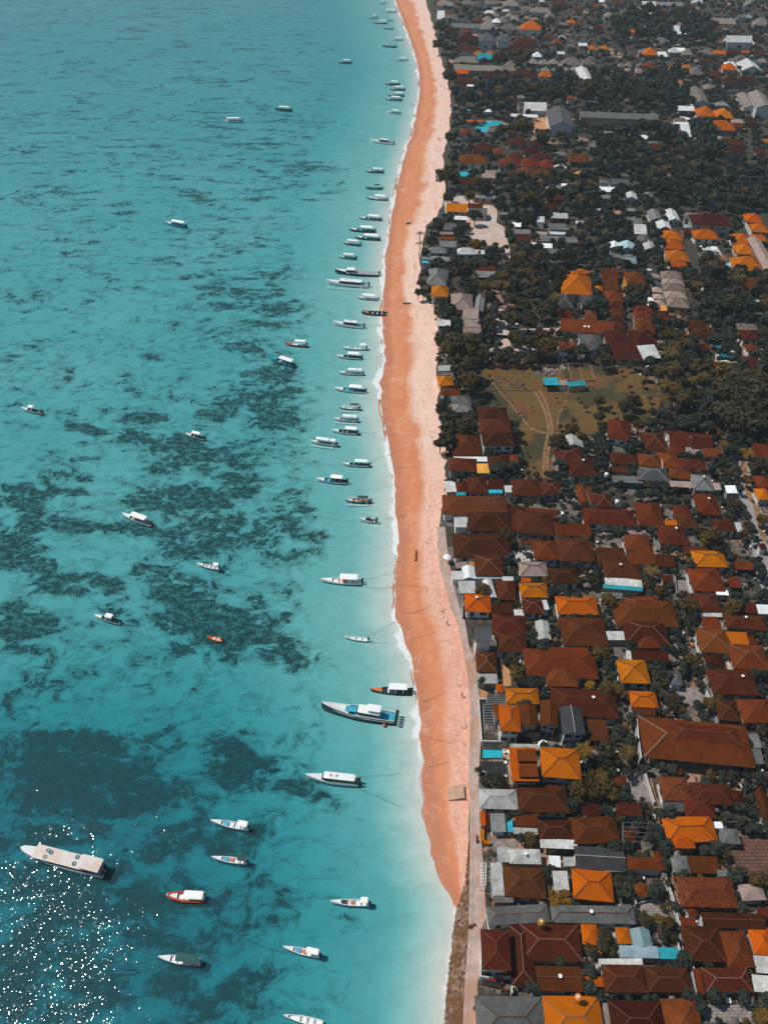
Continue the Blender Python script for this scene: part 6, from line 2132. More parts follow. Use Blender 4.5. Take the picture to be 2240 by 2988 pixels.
# the many smaller, farther crowns read as one wood
wb = MB()
lite = [crown_mesh("lite", 70 + j, 12, 24, M['leaf_slate'], .24) for j in range(4)]
lv = [([v.co.copy() for v in me.vertices], [tuple(p.vertices) for p in me.polygons]) for me in lite]
V, F = [], []
for _, x, y, rad, px, py, grove in rest:
    vs, fs = rt.choice(lv); n0 = len(V)
    ca, sa = math.cos(x * 7), math.sin(x * 7)
    h = rad * 1.1 + 1.2
    for v in vs: V.append((x + (v.x*ca - v.y*sa)*rad, y + (v.x*sa + v.y*ca)*rad, ZG + h + v.z*rad*.95))
    for f in fs: F.append(tuple(n0 + i for i in f))
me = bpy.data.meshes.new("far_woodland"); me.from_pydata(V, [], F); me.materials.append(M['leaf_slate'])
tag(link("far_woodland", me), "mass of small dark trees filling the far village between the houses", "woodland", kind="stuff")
print("TREES", n_tree, "palms", n_palm, "rest", len(rest), "faces", len(F))

# low scrub and bushes between the nearer houses
BUSH = {k: [crown_mesh("bush", 90 + 5*i + j, 9, 30, M[k], .22, .7, .6) for j in range(2)] for i, k in enumerate(KINDS)}
nb = 0; tries = 0
bush_log = []
while nb < 292 and tries < 8000:
    tries += 1
    py = rt.uniform(700, 3000) if nb > 60 else rt.uniform(850, 1540)
    edge = curve_x(BACK, py) + (60 if py > 1540 else 14)
    px = rt.uniform(edge, 2260) if nb > 60 else rt.uniform(edge - 16, edge + 14)
    w = world_at(px, py, ZG)
    rad = rt.uniform(.45, 1.15)
    if not free(w.x, w.y, rad, .4): continue
    k = rt.choice(['leaf_olive', 'leaf_dark', 'leaf_dark', 'leaf_slate', 'leaf_gold'] if py > 1300 else ['leaf_olive', 'leaf_dark', 'leaf_dark'])
    o = link("bush", rt.choice(BUSH[k])); o.location = (w.x, w.y, ZG + rad * .55); o.scale = (rad,)*3; o.rotation_euler = (0, 0, rt.uniform(0, 6.28))
    o["category"] = "bush"
    TREES.append((w.x, w.y, rad * .8))
    rel, lm = near_landmark(px, py)
    bush_log.append((o, "%s bush %s %s" % ({'leaf_olive': 'olive', 'leaf_dark': 'dark green', 'leaf_slate': 'slate-dark', 'leaf_gold': 'golden'}[k], rel, lm), rad, px, py))
    nb += 1
def give_labels(log, what):
    bk = {}
    for o, lab, rad, px, py in log: bk.setdefault(lab, []).append((rad, o, px, py))
    for lab, lst in bk.items():
        lst.sort(key=lambda q: -q[0])
        for i, (rad, o, px, py) in enumerate(lst):
            if len(lst) == 1: o["label"] = lab
            else: o["label"] = ("largest " if i == 0 else "%s largest " % ORD[min(i, 14)]) + lab
            o["group"] = what
            if len(lst) > 15 and i >= 14:
                o["label"] = "lesser " + lab
                o["group"] = "lesser " + lab + "es" if what.startswith("bush") else "lesser " + lab
tl = []
for root, kind, rad, px, py in tree_log:
    rel, lm = near_landmark(px, py)
    if kind.startswith('palm'): lab = "%s palm %s %s" % ("golden" if kind.endswith('gold') else "dark-fronded", rel, lm)
    else: lab = "%s tree %s %s" % (KW[kind], rel, lm)
    tl.append((root, lab, rad, px, py))
give_labels([q for q in tl if 'palm' in q[0].name], "palm trees of the village")
give_labels([q for q in tl if 'palm' not in q[0].name], "trees standing among the houses")
give_labels(bush_log, "bushes in the yards")
# ------------------------------------------------------------------ yards: walls, pools, parasols, shrines, motorbikes, people
M['pool_water'] = paint("pool_water", (0.02, 0.42, 0.50), 0.08, 0.12, 0.5)
M['pool_pale'] = paint("pale_pool_water", (0.22, 0.48, 0.54), 0.08, 0.12, 0.5)
M['pool_deep'] = paint("deep_teal_pool_water", (0.01, 0.16, 0.19), 0.08, 0.12, 0.5)
def pool(txt, label, water, cop):
    P = [world_at(px, py, ZG + .12) for px, py in pts_of(txt)]
    c = sum(P, Vector()) / len(P); c.z = ZG
    o = empty("swimming_pool", c); tag(o, label, "swimming pool")
    b = MB()
    rel_ = [p - c for p in P]
    outr = [Vector((p.x * 1.0 + .5 * p.normalized().x, p.y + .5 * p.normalized().y, .20)) for p in rel_]
    inn = [Vector((p.x, p.y, .20)) for p in rel_]
    n = len(P)
    for i in range(n):
        j = (i + 1) % n
        b.poly([outr[i], outr[j], inn[j], inn[i]])
        b.poly([(outr[i].x, outr[i].y, 0), (outr[j].x, outr[j].y, 0), outr[j], outr[i]])
        b.poly([inn[i], inn[j], (inn[j].x, inn[j].y, .02), (inn[i].x, inn[i].y, .02)])
    b.build("coping", cop, o)
    wb_ = MB(); wb_.poly([(p.x, p.y, .13) for p in inn]); w_ = wb_.build("pool_water", M[water], o)
    if w_.data.polygons[0].normal.z < 0: w_.data.flip_normals()
    RECTS.append((c.x, c.y, max(abs(p.x) for p in inn), max(abs(p.y) for p in inn), 0))
pool("I 522,968 704,968 704,892 522,886", "rectangular turquoise swimming pool beside the promenade", 'pool_water', GM['dark'])
sheet("pool_terrace", "I 492,1000 745,1000 752,1135 500,1135", GM['dark'])
pool("D 1200,885 1335,885 1350,948 1255,948", "long pale blue pool in front of the wide orange house", 'pool_pale', M['concrete'])
pool("D 1092,780 1130,755 1180,790 1165,840 1110,835", "rounded grey-blue pool in the white-paved villa courtyard", 'pool_pale', M['white'])
sheet("villa_terrace", "D 1060,740 1200,735 1240,800 1200,870 1080,860", GM['deck'])
pool("D 476,1205 556,1205 560,1255 480,1255", "small teal pool beside two white umbrellas", 'pool_water', M['concrete'])
sheet("hotel_terrace", "F 1190,180 1345,170 1390,300 1180,300", GM['deck'])
pool("F 1212,205 1305,203 1325,282 1222,280", "dark teal hotel pool set in a white deck", 'pool_deep', M['white'])
pool("A 578,1150 590,1115 640,1090 720,1082 800,1092 832,1110 800,1130 770,1165 700,1185 620,1182", "large rounded teal lagoon pool near the upper beach", 'pool_water', M['concrete'])
pool("C 515,48 590,48 590,95 515,95", "narrow dark teal pool behind the upper beach trees", 'pool_deep', M['white'])

def parasol(t, x, y, r, mat, label, hz=2.3):
    w = world_at(*tp(t, x, y), ZG + hz)
    o = empty("parasol", (w.x, w.y, ZG)); tag(o, label, "parasol", "parasols by pools and beach")
    b = MB(); n = 8
    P = [(r*math.cos(2*math.pi*i/n), r*math.sin(2*math.pi*i/n), hz - .1) for i in range(n)]
    for i in range(n):
        j = (i+1) % n
        b.poly([P[i], P[j], (0, 0, hz + .45)]); b.poly([P[j], P[i], (0, 0, hz + .38)])
    b.build("canopy", M[mat], o)
    b = MB(); b.bar((0, 0, 0), (0, 0, hz + .4), .04, 6); b.build("pole", M['wood'], o)
for a in ((("D"), 600, 1205, 1.7, 'canvas', "white parasol nearer the small teal pool, upper of two"), ("D", 608, 1255, 1.7, 'canvas', "white parasol, lower of two beside the small teal pool"),
          ("I", 1110, 838, 1.3, 'canvas', "square white parasol between the orange villa and the flat block"), ("F", 1215, 140, 2.0, 't', "turquoise parasol behind the dark teal hotel pool"),
          ("C", 622, 30, 1.3, 'canvas', "white parasol behind the narrow dark pool, upper one"), ("C", 622, 62, 1.3, 'canvas', "white parasol behind the narrow dark pool, lower one"),
          ("A", 368, 985, 1.8, 't', "teal parasol nearest the sand at the upper beach bar"), ("A", 510, 985, 1.8, 't', "teal parasol between two beach trees, upper beach"),
          ("A", 655, 1000, 1.8, 't', "teal parasol inland behind the lagoon pool"), ("D", 1075, 735, 1.5, 'canvas', "pale parasol in the villa courtyard, left one"),
          ("D", 1175, 745, 1.5, 'canvas', "pale parasol in the villa courtyard, right one"), ("G", 320, 565, 1.1, 'canvas', "white parasol at the edge of promenade beside wide brown house")):
    parasol(*a)

def wall_line(txt, label, h=1.9, mat='wall_white', th=.09):
    P = [world_at(px, py, ZG + h) for px, py in pts_of(txt)]
    b = MB()
    for i in range(len(P) - 1):
        a, c = P[i].copy(), P[i+1].copy()
        d = (c - a); d.z = 0; d.normalize(); n = Vector((-d.y, d.x, 0)) * th
        e = d * (.001 if i else 0)
        q = [a + n - e, a - n - e, c - n, c + n]
        lo = [Vector((p.x, p.y, ZG - .3)) for p in q]; hi = [Vector((p.x, p.y, ZG + h + .004 * (i % 2))) for p in q]
        b.poly(hi); b.poly(lo[::-1])
        for k in range(4):
            j = (k+1) % 4; b.poly([lo[k], lo[j], hi[j], hi[k]])
    tag(b.build("garden_wall", M[mat]), label, "wall", "compound walls")
for a in (("L 662,372 745,600 805,880", "white compound wall along the left side of the narrow alley"), ("L 312,388 348,520 385,650", "white compound wall left of the walled temple yard"),
          ("L 832,840 905,1130 1010,1580", "pale wall along the right side of the alley, by the bottom"), ("J 388,560 405,760 432,965", "white wall along the left end of the two-tiered hall", 2.6),
          ("E 690,322 1000,322 1320,326", "long low dark wall closing the grass field at the back", 1.2, 'wall_brick'), ("E 640,545 880,543 1105,548", "thin low kerb wall crossing the grass field", .35, 'wall_brick'),
          ("J 648,92 685,190 722,285", "white wall on the left of the temple courtyard"), ("J 1088,172 1130,358", "white wall on the right of the temple courtyard"),
          ("I 486,392 500,600 514,800 700,802", "white low wall around the orange promenade house terrace", 1.0), ("I 486,392 560,395", "short white wall end by the slatted pergola", 1.0),
          ("K 612,255 616,400 620,600", "dark narrow wall behind the promenade's white ladder pergola", 1.6, 'wall_grey'), ("J 345,560 385,470", "pale wall corner left of the hall and orange roof", 1.5),
          ("H 130,640 150,760", "white wall left of the turquoise-edged porch house"), ("H 820,690 830,800 840,890", "grey wall along the pale courtyard", 1.5, 'wall_grey'),
          ("F 225,985 232,1110", "white wall left of the field corner house's lean-to"), ("F 700,1105 712,1245", "pale party wall between two brown roofs right of field", 3.4),
          ("K 800,1450 812,1515", "white gate wall beside the parked motorbikes", 2.0), ("K 505,1105 505,1350 580,1365", "white parapet wall of the dark brown promenade house", 2.4),
          ("L 370,655 560,600", "low grey wall inside the walled temple yard", .8, 'wall_grey'), ("L 760,795 640,800", "low wall with shrubs at the end of temple yard", 1.0, 'wall_grey'),
          ("J 470,1105 560,1395", "pale wall along the upper part of the alley", 1.6), ("L 1470,1610 1700,1625", "white wall across the yard in the bottom right corner", 1.6),
          ("D 700,650 760,860 790,925", "white boundary wall left of the long orange stepped villa", 2.2), ("D 1455,500 1540,680 1580,780", "white boundary wall between the right-edge orange villas", 2.2)):
    wall_line(*a)
# a few yard walls between the nearer houses
nw = 0
for root, kind, col, W, D, lab, px, py in list(house_log):
    if py < 1330 or root["category"] != 'house' or rh.random() > .42: continue
    yaw = root.rotation_euler.z
    side = rh.choice((-1, 1))
    off = Vector((math.cos(yaw), math.sin(yaw), 0)) * side * (W/2 + .5); fw = Vector((-math.sin(yaw), math.cos(yaw), 0))
    a = root.location + off - fw * (D * .55); c = root.location + off + fw * (D * .2)
    if in_house(a.x, a.y, .1) or in_house(c.x, c.y, .1) or in_house((a.x+c.x)/2, (a.y+c.y)/2, .1): continue
    b = MB(); L_ = (c - a).length
    b.box(0, -.09, -.3, L_, .09, rh.uniform(1.3, 2.0))
    o = b.build("garden_wall", M[rh.choice(['wall_white', 'wall_grey', 'wall_white', 'wall_brick'])])
    o.location = (a.x, a.y, ZG); o.rotation_euler = (0, 0, yaw + math.pi/2)
    tag(o, ("yard wall %s %s" % ("left of" if side < 0 else "right of", "the " + root["label"])), "wall", "compound walls")
    if len(o["label"].split()) > 16: o["label"] = " ".join(("wall by " + root["label"]).split()[:16])
    nw += 1

# shrines
def shrine_parts():
    o = empty("shrine", (0, 0, 0)); o["category"] = "shrine"
    b = MB(); b.box(-.45, -.45, 0, .45, .45, .5); b.box(-.34, -.34, .5, .34, .34, .75); b.build("base", M['stone'], o)
    b = MB(); b.box(-.26, -.26, .75, .26, .26, 1.6); b.box(-.36, -.36, 1.6, .36, .36, 1.7); b.build("body", M['stone'], o)
    rb, seg, h = roof_mesh('h', 1.1, 1.1, R(42)); r_ = rb.build("roof", M['k'], o); r_.location = (0, 0, 1.88)
    return o
def scatter_spots(n, y0, y1, rad, seed, regions=None):
    r = random.Random(seed); out = []; k = 0
    while len(out) < n and k < 6000:
        k += 1
        py = r.uniform(y0, y1); px = r.uniform(curve_x(BACK, py) + (95 if py > 1540 else 25), 2250)
        w = world_at(px, py, ZG)
        if not free(w.x, w.y, rad, .5): continue
        TREES.append((w.x, w.y, rad)); out.append((w.x, w.y, px, py))
    return out
proto = shrine_parts()
log = []
for i, (x, y, px, py) in enumerate(scatter_spots(60, 1320, 2990, .5, 5)):
    if i == 0: o = proto; o.location = (x, y, ZG)
    else: o = copy_thing(proto, (x, y, ZG))
    o.scale = (rh.uniform(.8, 1.2),) * 3; o.rotation_euler = (0, 0, R(-6))
    rel, lm = near_landmark(px, py)
    log.append((o, "small grey stone shrine %s %s" % (rel, lm), o.scale[0], px, py))
give_labels(log, "small stone shrines in the yards")
# yard clutter
mats = ['canvas', 'wood', 'wall_white', 'hull_grey', 'deck_orange', 'b', 'stone', 'wall_brick', 'W', 'black']
log = []
for i, (x, y, px, py) in enumerate(scatter_spots(330, 900, 2990, .3, 6)):
    b = MB(); k = i % 3
    a_, c_, h_ = rh.uniform(.3, .9), rh.uniform(.25, .6), rh.uniform(.3, .9)
    rel, lm = near_landmark(px, py)
    mt = rh.choice(mats)
    shade = {'canvas': 'white', 'W': 'white', 'wall_white': 'white', 'wood': 'brown', 'hull_grey': 'grey', 'deck_orange': 'orange', 'b': 'pale blue', 'stone': 'grey', 'wall_brick': 'terracotta', 'black': 'black'}[mt]
    if k == 0:
        b.box(-a_/2, -c_/2, .02, a_/2, c_/2, h_); b.box(-a_/2-.04, -c_/2-.04, h_+.002, a_/2+.04, c_/2+.04, h_+.06); nm, cat = "crate", "crate"
    elif k == 1:
        b.box(-a_, -c_, .68, a_, c_, .74)
        for sx in (-1, 1):
            for sy in (-1, 1): b.box(sx*a_*.85-.03, sy*c_*.85-.03, 0, sx*a_*.85+.03, sy*c_*.85+.03, .68)
        nm, cat = "yard_table", "table"
    else:
        b.lathe((0, 0, 0), [(.22, 0), (.34, .25), (.30, .5), (.36, .56), (.3, .56), (.26, .4)], 10); nm, cat = "plant_pot", "pot"
    o = b.build(nm, M[mt]); o.location = (x, y, ZG + .03); o.rotation_euler = (0, 0, rh.uniform(0, 3)); o["category"] = cat
    log.append((o, "%s %s %s %s" % (shade, nm.replace("_", " "), rel, lm), a_, px, py))
give_labels(log, "household things in the yards")

# water tanks
def tank(t, x, y, z, r, h, mat, label):
    w = world_at(*tp(t, x, y), ZG + z)
    b = MB(); b.lathe((0, 0, 0), [(r*.9, 0), (r, .1*h), (r, .8*h), (r*.6, .95*h), (r*.3, h)], 16)
    o = empty("water_tank", (w.x, w.y, ZG + z)); tag(o, label, "water tank", "water tanks on roofs")
    b.build("tank", M[mat], o)
    b = MB(); b.lathe((0, 0, h), [(r*.3, 0), (r*.32, .08), (r*.1, .12)], 10); b.build("lid", M['white'], o)
    b = MB()
    for a in range(4): b.bar((r*.7*math.cos(a*1.57+.7), r*.7*math.sin(a*1.57+.7), 0), (r*.7*math.cos(a*1.57+.7), r*.7*math.sin(a*1.57+.7), -z), .06, 5)
    b.build("stand", M['steel'], o)
tank("K", 1083, 845, 5.0, .6, 1.3, 'y', "ochre water tank with white lid above the L-shaped brown roof")
tank("K", 1440, 1568, 5.2, .6, 1.0, 'deck_orange', "orange ball-shaped water tank on the bright orange bottom-edge roof")
tank("C", 606, 795, 7.4, .7, 1.5, 'hull_red', "red water tank on the white metal-roofed beach house")
tank("H", 300, 88, 3.2, .6, 1.3, 'white', "white water tank in the dark yard between two brown roofs")
tank("F", 205, 1320, 3.2, .6, 1.4, 'white', "white water tank on a stand below the field corner house")

# motorbikes
def bike_proto():
    o = empty("motorbike", (0, 0, 0)); o["category"] = "motorbike"
    for x in (-.62, .62):
        b = MB()
        for k in range(12):
            a0_, a1_ = k*math.pi/6, (k+1)*math.pi/6
            b.bar((x+.25*math.cos(a0_), 0, .3+.25*math.sin(a0_)), (x+.25*math.cos(a1_), 0, .3+.25*math.sin(a1_)), .06, 6)
        b.build("wheel", M['black'], o)
    b = MB(); b.box(-.75, -.15, .38, -.05, .15, .72); b.box(-.05, -.13, .3, .35, .13, .42); b.box(.35, -.14, .35, .55, .14, .95); b.build("body", M['hull_red'], o)
    b = MB(); b.box(-.72, -.15, .725, -.02, .15, .84); b.build("seat", M['black'], o)
    b = MB(); b.bar((.5, -.36, 1.02), (.5, .36, 1.02), .03, 6); b.bar((.62, 0, .35), (.48, 0, 1.0), .04, 6); b.build("handlebar", M['steel'], o)
    return o
bp_ = bike_proto()
BK = [("K", 525, 1395, 1.2), ("K", 552, 1402, 1.2), ("K", 580, 1408, 1.25), ("K", 608, 1414, 1.2), ("K", 636, 1420, 1.3), ("K", 664, 1426, 1.2), ("K", 692, 1432, 1.15), ("K", 716, 1400, 1.2),
      ("K", 735, 1490, .3), ("K", 770, 1495, .4), ("H", 1580, 510, 1.8), ("H", 1622, 528, 1.7), ("H", 1570, 592, 1.9), ("H", 1606, 650, 1.8), ("H", 1616, 715, 1.8), ("K", 462, 30, 1.5), ("K", 455, 1640, .9), ("K", 410, 872, .5)]
BL = ["first motorbike from the left in the row by the white terrace", "second motorbike from the left in the row by the white terrace", "third motorbike from the left in the row by the white terrace",
      "fourth motorbike from the left in the row by the white terrace", "fifth motorbike from the left in the row by the white terrace", "sixth motorbike from the left in the row by the white terrace",
      "rightmost motorbike in the row by the white terrace", "motorbike parked behind the right end of the terrace row", "left motorbike of two by the gate wall", "right motorbike of two by the gate wall",
      "motorbike on the street, farthest of the five, left side", "motorbike on the street at the right kerb", "motorbike on the street's left edge, third of five", "motorbike mid-street, fourth of five", "motorbike on the street, nearest of the five",
      "motorbike parked on the promenade by the rounded orange bar", "motorbike standing on the promenade near the bottom edge", "motorbike at the sea wall by the grey roof's end"]
for i, (t, x, y, rz) in enumerate(BK):
    w = world_at(*tp(t, x, y), ZG)
    if i == 0: o = bp_; o.location = (w.x, w.y, zp); o.rotation_euler = (0, 0, rz)
    else: o = copy_thing(bp_, (w.x, w.y, ZG + .09), rz)
    tag(o, BL[i], "motorbike", "parked and passing motorbikes")

# pergolas on the promenade
def pergola(txt, n, label, mat, h=2.4, sr=.06):
    P = [world_at(px, py, ZG + h) for px, py in pts_of(txt)]
    c = sum(P, Vector()) / 4
    o = empty("pergola", (c.x, c.y, ZG)); tag(o, label, "pergola")
    Q = [p - Vector((c.x, c.y, ZG)) for p in P]
    for q in Q:
        b = MB(); b.box(q.x-.06, q.y-.06, 0, q.x+.06, q.y+.06, h - .02); b.build("post", M[mat], o)
    b = MB()
    for a, d in ((0, 3), (1, 2)): b.bar(Q[a], Q[d], .07, 6)
    for k in range(n + 1):
        t = k / n
        b.bar(Q[0].lerp(Q[3], t) + Vector((0, 0, .1)), Q[1].lerp(Q[2], t) + Vector((0, 0, .1)), sr, 5)
    b.build("slats", M[mat], o)
pergola("K 505,475 552,475 556,262 510,262", 7, "white ladder-like pergola on the promenade's inland edge", 'white')
pergola("I 535,640 640,640 640,455 530,455", 7, "dark slatted pergola in front of the orange promenade house", 'concrete')
pergola("I 562,440 750,440 750,352 562,352", 5, "dark pergola with thin pale slats behind the slatted one", 'concrete')
sheet("pergola_floor", "I 535,640 655,640 655,360 562,360 535,450", GM['dark'])
pergola("J 250,1770 520,1790 500,1600 255,1590", 4, "thin white pergola frame over the dark yard by the light rust roof", 'steel', 2.8, .03)

# curved bamboo festival poles, utility pole, lamp post
def penjor(t, x, y, H, lean, label):
    w = world_at(*tp(t, x, y), ZG)
    b = MB()
    P = [(lean * (k/12) ** 2.2 * H * .45, 0, H * math.sin(min(1.0, k/12 * 1.25) * math.pi / 2) - (H * .35 * max(0, k/12 - .72) / .28)) for k in range(13)]
    for k in range(12): b.bar(P[k], P[k+1], .07 - .004*k, 6, .07 - .004*(k+1))
    o = b.build("bamboo_pole", M['ridge_light']); o.location = (w.x, w.y, ZG); tag(o, label, "festival pole", "curved bamboo festival poles")
penjor("F", 1335, 985, 8, 1, "curved bamboo festival pole at the street's upper end")
penjor("L", 1215, 190, 7, 1, "curved bamboo festival pole beside the tiled terrace")
penjor("L", 800, 650, 6, -1, "drooping bamboo festival pole at the alley by the mossy roof")
penjor("H", 205, 1060, 7, 1, "leaning bamboo festival pole by the broad bright orange house")
w = world_at(*tp("F", 1268, 975), ZG)
o = empty("utility_pole", (w.x, w.y, ZG)); tag(o, "grey utility pole with crossarms and wires beside the dark grove", "utility pole")
b = MB(); b.bar((0, 0, 0), (0, 0, 9), .16, 8, .1); b.build("pole", M['concrete'], o)
b = MB(); b.box(-1.1, -.06, 8.3, 1.1, .06, 8.45); b.box(-.8, -.06, 7.5, .8, .06, 7.62); b.build("crossarm", M['steel'], o)
b = MB()
for s in (-.9, 0, .9): b.tube([(s, 0, 8.5), (s + 15, 3, 7.6), (s + 32, 6, 8.4)], .03, 4)
b.build("wires", M['black'], o)
b = MB(); b.bar((0, -.3, 0), (-2.4, -1.5, 7.6), .03, 5); b.build("guy_wire", M['steel'], o)
w = world_at(*tp("I", 545, 1190), ZG)
o = empty("street_lamp", (w.x, w.y, ZG)); tag(o, "white street lamp with curved neck beside the pool terrace trees", "street lamp")
b = MB(); b.tube([(0, 0, 0), (0, 0, 3.6), (-.15, 0, 4.0), (-.5, 0, 4.2)], .06, 6); b.build("post", M['white'], o)
b = MB(); b.box(-.95, -.14, 4.12, -.45, .14, 4.26); b.build("lamp_head", M['steel'], o)

# rubble, footings and low things in the field
rr = random.Random(8)
M['trail'] = GM['trail']
def heap(t, x, y, r, n, mat, label):
    w = world_at(*tp(t, x, y), ZG); b = MB()
    for k in range(n):
        a, q = rr.uniform(0, 6.28), r * math.sqrt(rr.random())
        s = rr.uniform(.15, .5); cx, cy = q*math.cos(a), q*.6*math.sin(a); hz = .6 * (1 - q / r) * rr.random()
        P = [Vector((cx + s*rr.uniform(.5, 1)*math.cos(j*1.05), cy + s*rr.uniform(.5, 1)*math.sin(j*1.05), hz)) for j in range(6)]
        T_ = [p * 1 + Vector((0, 0, rr.uniform(.15, .45))) for p in P]
        T_ = [Vector((cx + (p.x-cx)*.6, cy + (p.y-cy)*.6, p.z)) for p in T_]
        b.poly(T_)
        for j in range(6): b.poly([P[j], P[(j+1) % 6], T_[(j+1) % 6], T_[j]])
    o = b.build("rubble_pile", M[mat]); o.location = (w.x, w.y, ZG + .05); tag(o, label, "rubble pile", "rubble heaps by the field", "stuff")
heap("E", 1185, 402, 4, 40, 'wall_grey', "white rubble heap left of the turquoise sheds, nearer one")
heap("E", 1290, 360, 5, 50, 'wall_white', "white rubble heap behind the turquoise sheds")
heap("E", 860, 470, 6, 40, 'trail', "spread tan rubble in the middle of the grass field's back")
heap("E", 1060, 410, 4, 30, 'trail', "tan rubble patch between the field's back wall and sheds")
heap("E", 945, 508, 3.5, 50, 'stone', "dark grey debris heap in the grass field")
heap("E", 850, 345, 3.5, 50, 'wall_brick', "reddish debris heap at the field's back wall")
heap("G", 1000, 575, 5, 90, 'canvas', "white and orange clutter heap in a small open yard among brown roofs")
b = MB()
w = world_at(*tp("E", 1465, 395), ZG)
for k in range(4): b.box(-6 + 4*k, -5, 0, -5.8 + 4*k, 5, .5)
for k in range(2): b.box(-5.8, -5.2 + 10.2*k, 0, 6, -5.0 + 10.2*k, .52)
o = b.build("foundation", M['wall_brick']); o.location = (w.x, w.y, ZG); tag(o, "low unfinished brick foundation grid behind the turquoise sheds", "foundation")

# sun loungers by the pool
for i in range(4):
    w = world_at(*tp("I", 752, 893 + i * 26), ZG + .3)
    o = empty("sun_lounger", (w.x, w.y, ZG), R(-8)); tag(o, ["farthest", "second farthest", "second nearest", "nearest"][i] + " of four striped sun loungers at the pool's right end", "sun lounger", "sun loungers by the pool")
    b = MB(); b.box(-.95, -.28, .2, .95, .28, .3)
    for sx in (-.8, .8):
        for sy in (-.22, .22): b.box(sx-.04, sy-.04, 0, sx+.04, sy+.04, .2)
    b.build("frame", M['wood'], o)
    b = MB(); b.box(-.9, -.26, .302, .4, .26, .38); b.poly([(.4, -.26, .38), (.4, .26, .38), (.9, .26, .72), (.9, -.26, .72)][::-1]); b.poly([(.4, -.26, .31), (.4, .26, .31), (.9, .26, .65), (.9, -.26, .65)]); b.build("cushion", M['wall_tan'], o)
# rounded orange bar
P = [world_at(*q, ZG + 1.1) for q in pts_of("I 522,1650 520,1730 530,1765 555,1780 600,1785")]
c = sum(P, Vector()) / len(P)
o = empty("bar_counter", (c.x, c.y, ZG)); tag(o, "rounded orange bar counter open to the promenade", "bar counter")
b = MB(); b2 = MB()
for a, d in zip(P, P[1:]):
    a, d = a - Vector((c.x, c.y, ZG)), d - Vector((c.x, c.y, ZG))
    n = (d - a).normalized(); n = Vector((-n.y, n.x, 0)) * .38
    b.poly([a-n, d-n, d+n, a+n]); b.poly([a-n*.7-Vector((0,0,1.1)), d-n*.7-Vector((0,0,1.1)), d-n, a-n]); b.poly([a+n, d+n, d+n*.7-Vector((0,0,1.1)), a+n*.7-Vector((0,0,1.1))])
b.build("counter", M['o'], o)

# people: one continuous body each, with shirt, shorts and hair
def body_mesh(pose, name, mat, clothes=None):
    J = {'pelvis': (0, 0, .92), 'waist': (0, 0, 1.08), 'chest': (0, 0, 1.32), 'neck': (0, 0, 1.47), 'head': (0, .015, 1.60), 'crown': (0, .01, 1.72)}
    st = .12 if pose == 'walk' else 0.0
    for s, k in ((-1, 'l'), (1, 'r')):
        J['hip'+k] = (s*.09, 0, .88); J['knee'+k] = (s*.10, s*st, .48); J['ankle'+k] = (s*.10, s*st*1.6, .08); J['toe'+k] = (s*.11, s*st*1.6 + .16, .04)
        J['sh'+k] = (s*.18, 0, 1.40); J['el'+k] = (s*.24, -s*st*.7, 1.13); J['wr'+k] = (s*.25, -s*st + .06, .90); J['ha'+k] = (s*.25, -s*st + .09, .80)
    E = [('pelvis','waist'),('waist','chest'),('chest','neck'),('neck','head'),('head','crown')]
    for k in 'lr': E += [('pelvis','hip'+k),('hip'+k,'knee'+k),('knee'+k,'ankle'+k),('ankle'+k,'toe'+k),('chest','sh'+k),('sh'+k,'el'+k),('el'+k,'wr'+k),('wr'+k,'ha'+k)]
    RAD = dict(pelvis=.15, waist=.13, chest=.15, neck=.055, head=.10, crown=.07, hip=.10, knee=.06, ankle=.042, toe=.035, sh=.07, el=.045, wr=.032, ha=.035)
    if clothes == 'shirt': E = [('waist','chest'),('chest','shl'),('chest','shr'),('shl','ell'),('shr','elr')]
    if clothes == 'shorts': E = [('waist','pelvis'),('pelvis','hipl'),('pelvis','hipr'),('hipl','kneel'),('hipr','kneer')]
    names = sorted({n for e in E for n in e}, key=lambda n: (n != 'pelvis' and n != 'waist', n))
    idx = {n: i for i, n in enumerate(names)}
    me = bpy.data.meshes.new(name); me.from_pydata([J[n] for n in names], [(idx[a], idx[c_]) for a, c_ in E], [])
    o = bpy.data.objects.new(name, me); COL.objects.link(o)
    me.skin_vertices.new(name="skin") if hasattr(me.skin_vertices, "new") else None
    md = o.modifiers.new("skin", 'SKIN')
    for i, n in enumerate(names):
        base = n if n in RAD else n[:-1]
        r_ = RAD[base] * (1.16 if clothes else 1.0)
        me.skin_vertices[0].data[i].radius = (r_, r_ * (.75 if base in ('pelvis', 'waist', 'chest') else 1.0)); me.skin_vertices[0].data[i].use_root = (i == 0)
    sd = o.modifiers.new("smooth", 'SUBSURF'); sd.levels = sd.render_levels = 1
    bpy.context.view_layer.update()
    ev = o.evaluated_get(bpy.context.evaluated_depsgraph_get())
    m2 = bpy.data.meshes.new_from_object(ev); m2.name = name
    bpy.data.objects.remove(o)
    m2.materials.clear(); m2.materials.append(mat)
    return m2
M['skin'] = paint("tanned_skin", (0.28, 0.14, 0.08), 0.6, 0.05); M['hair'] = paint("black_hair", (0.012, 0.010, 0.009), 0.5, 0.05)
SHIRTS = dict(white='canvas', black='black', red='hull_red', blue='deck_blue', grey='hull_grey')
PM = {}
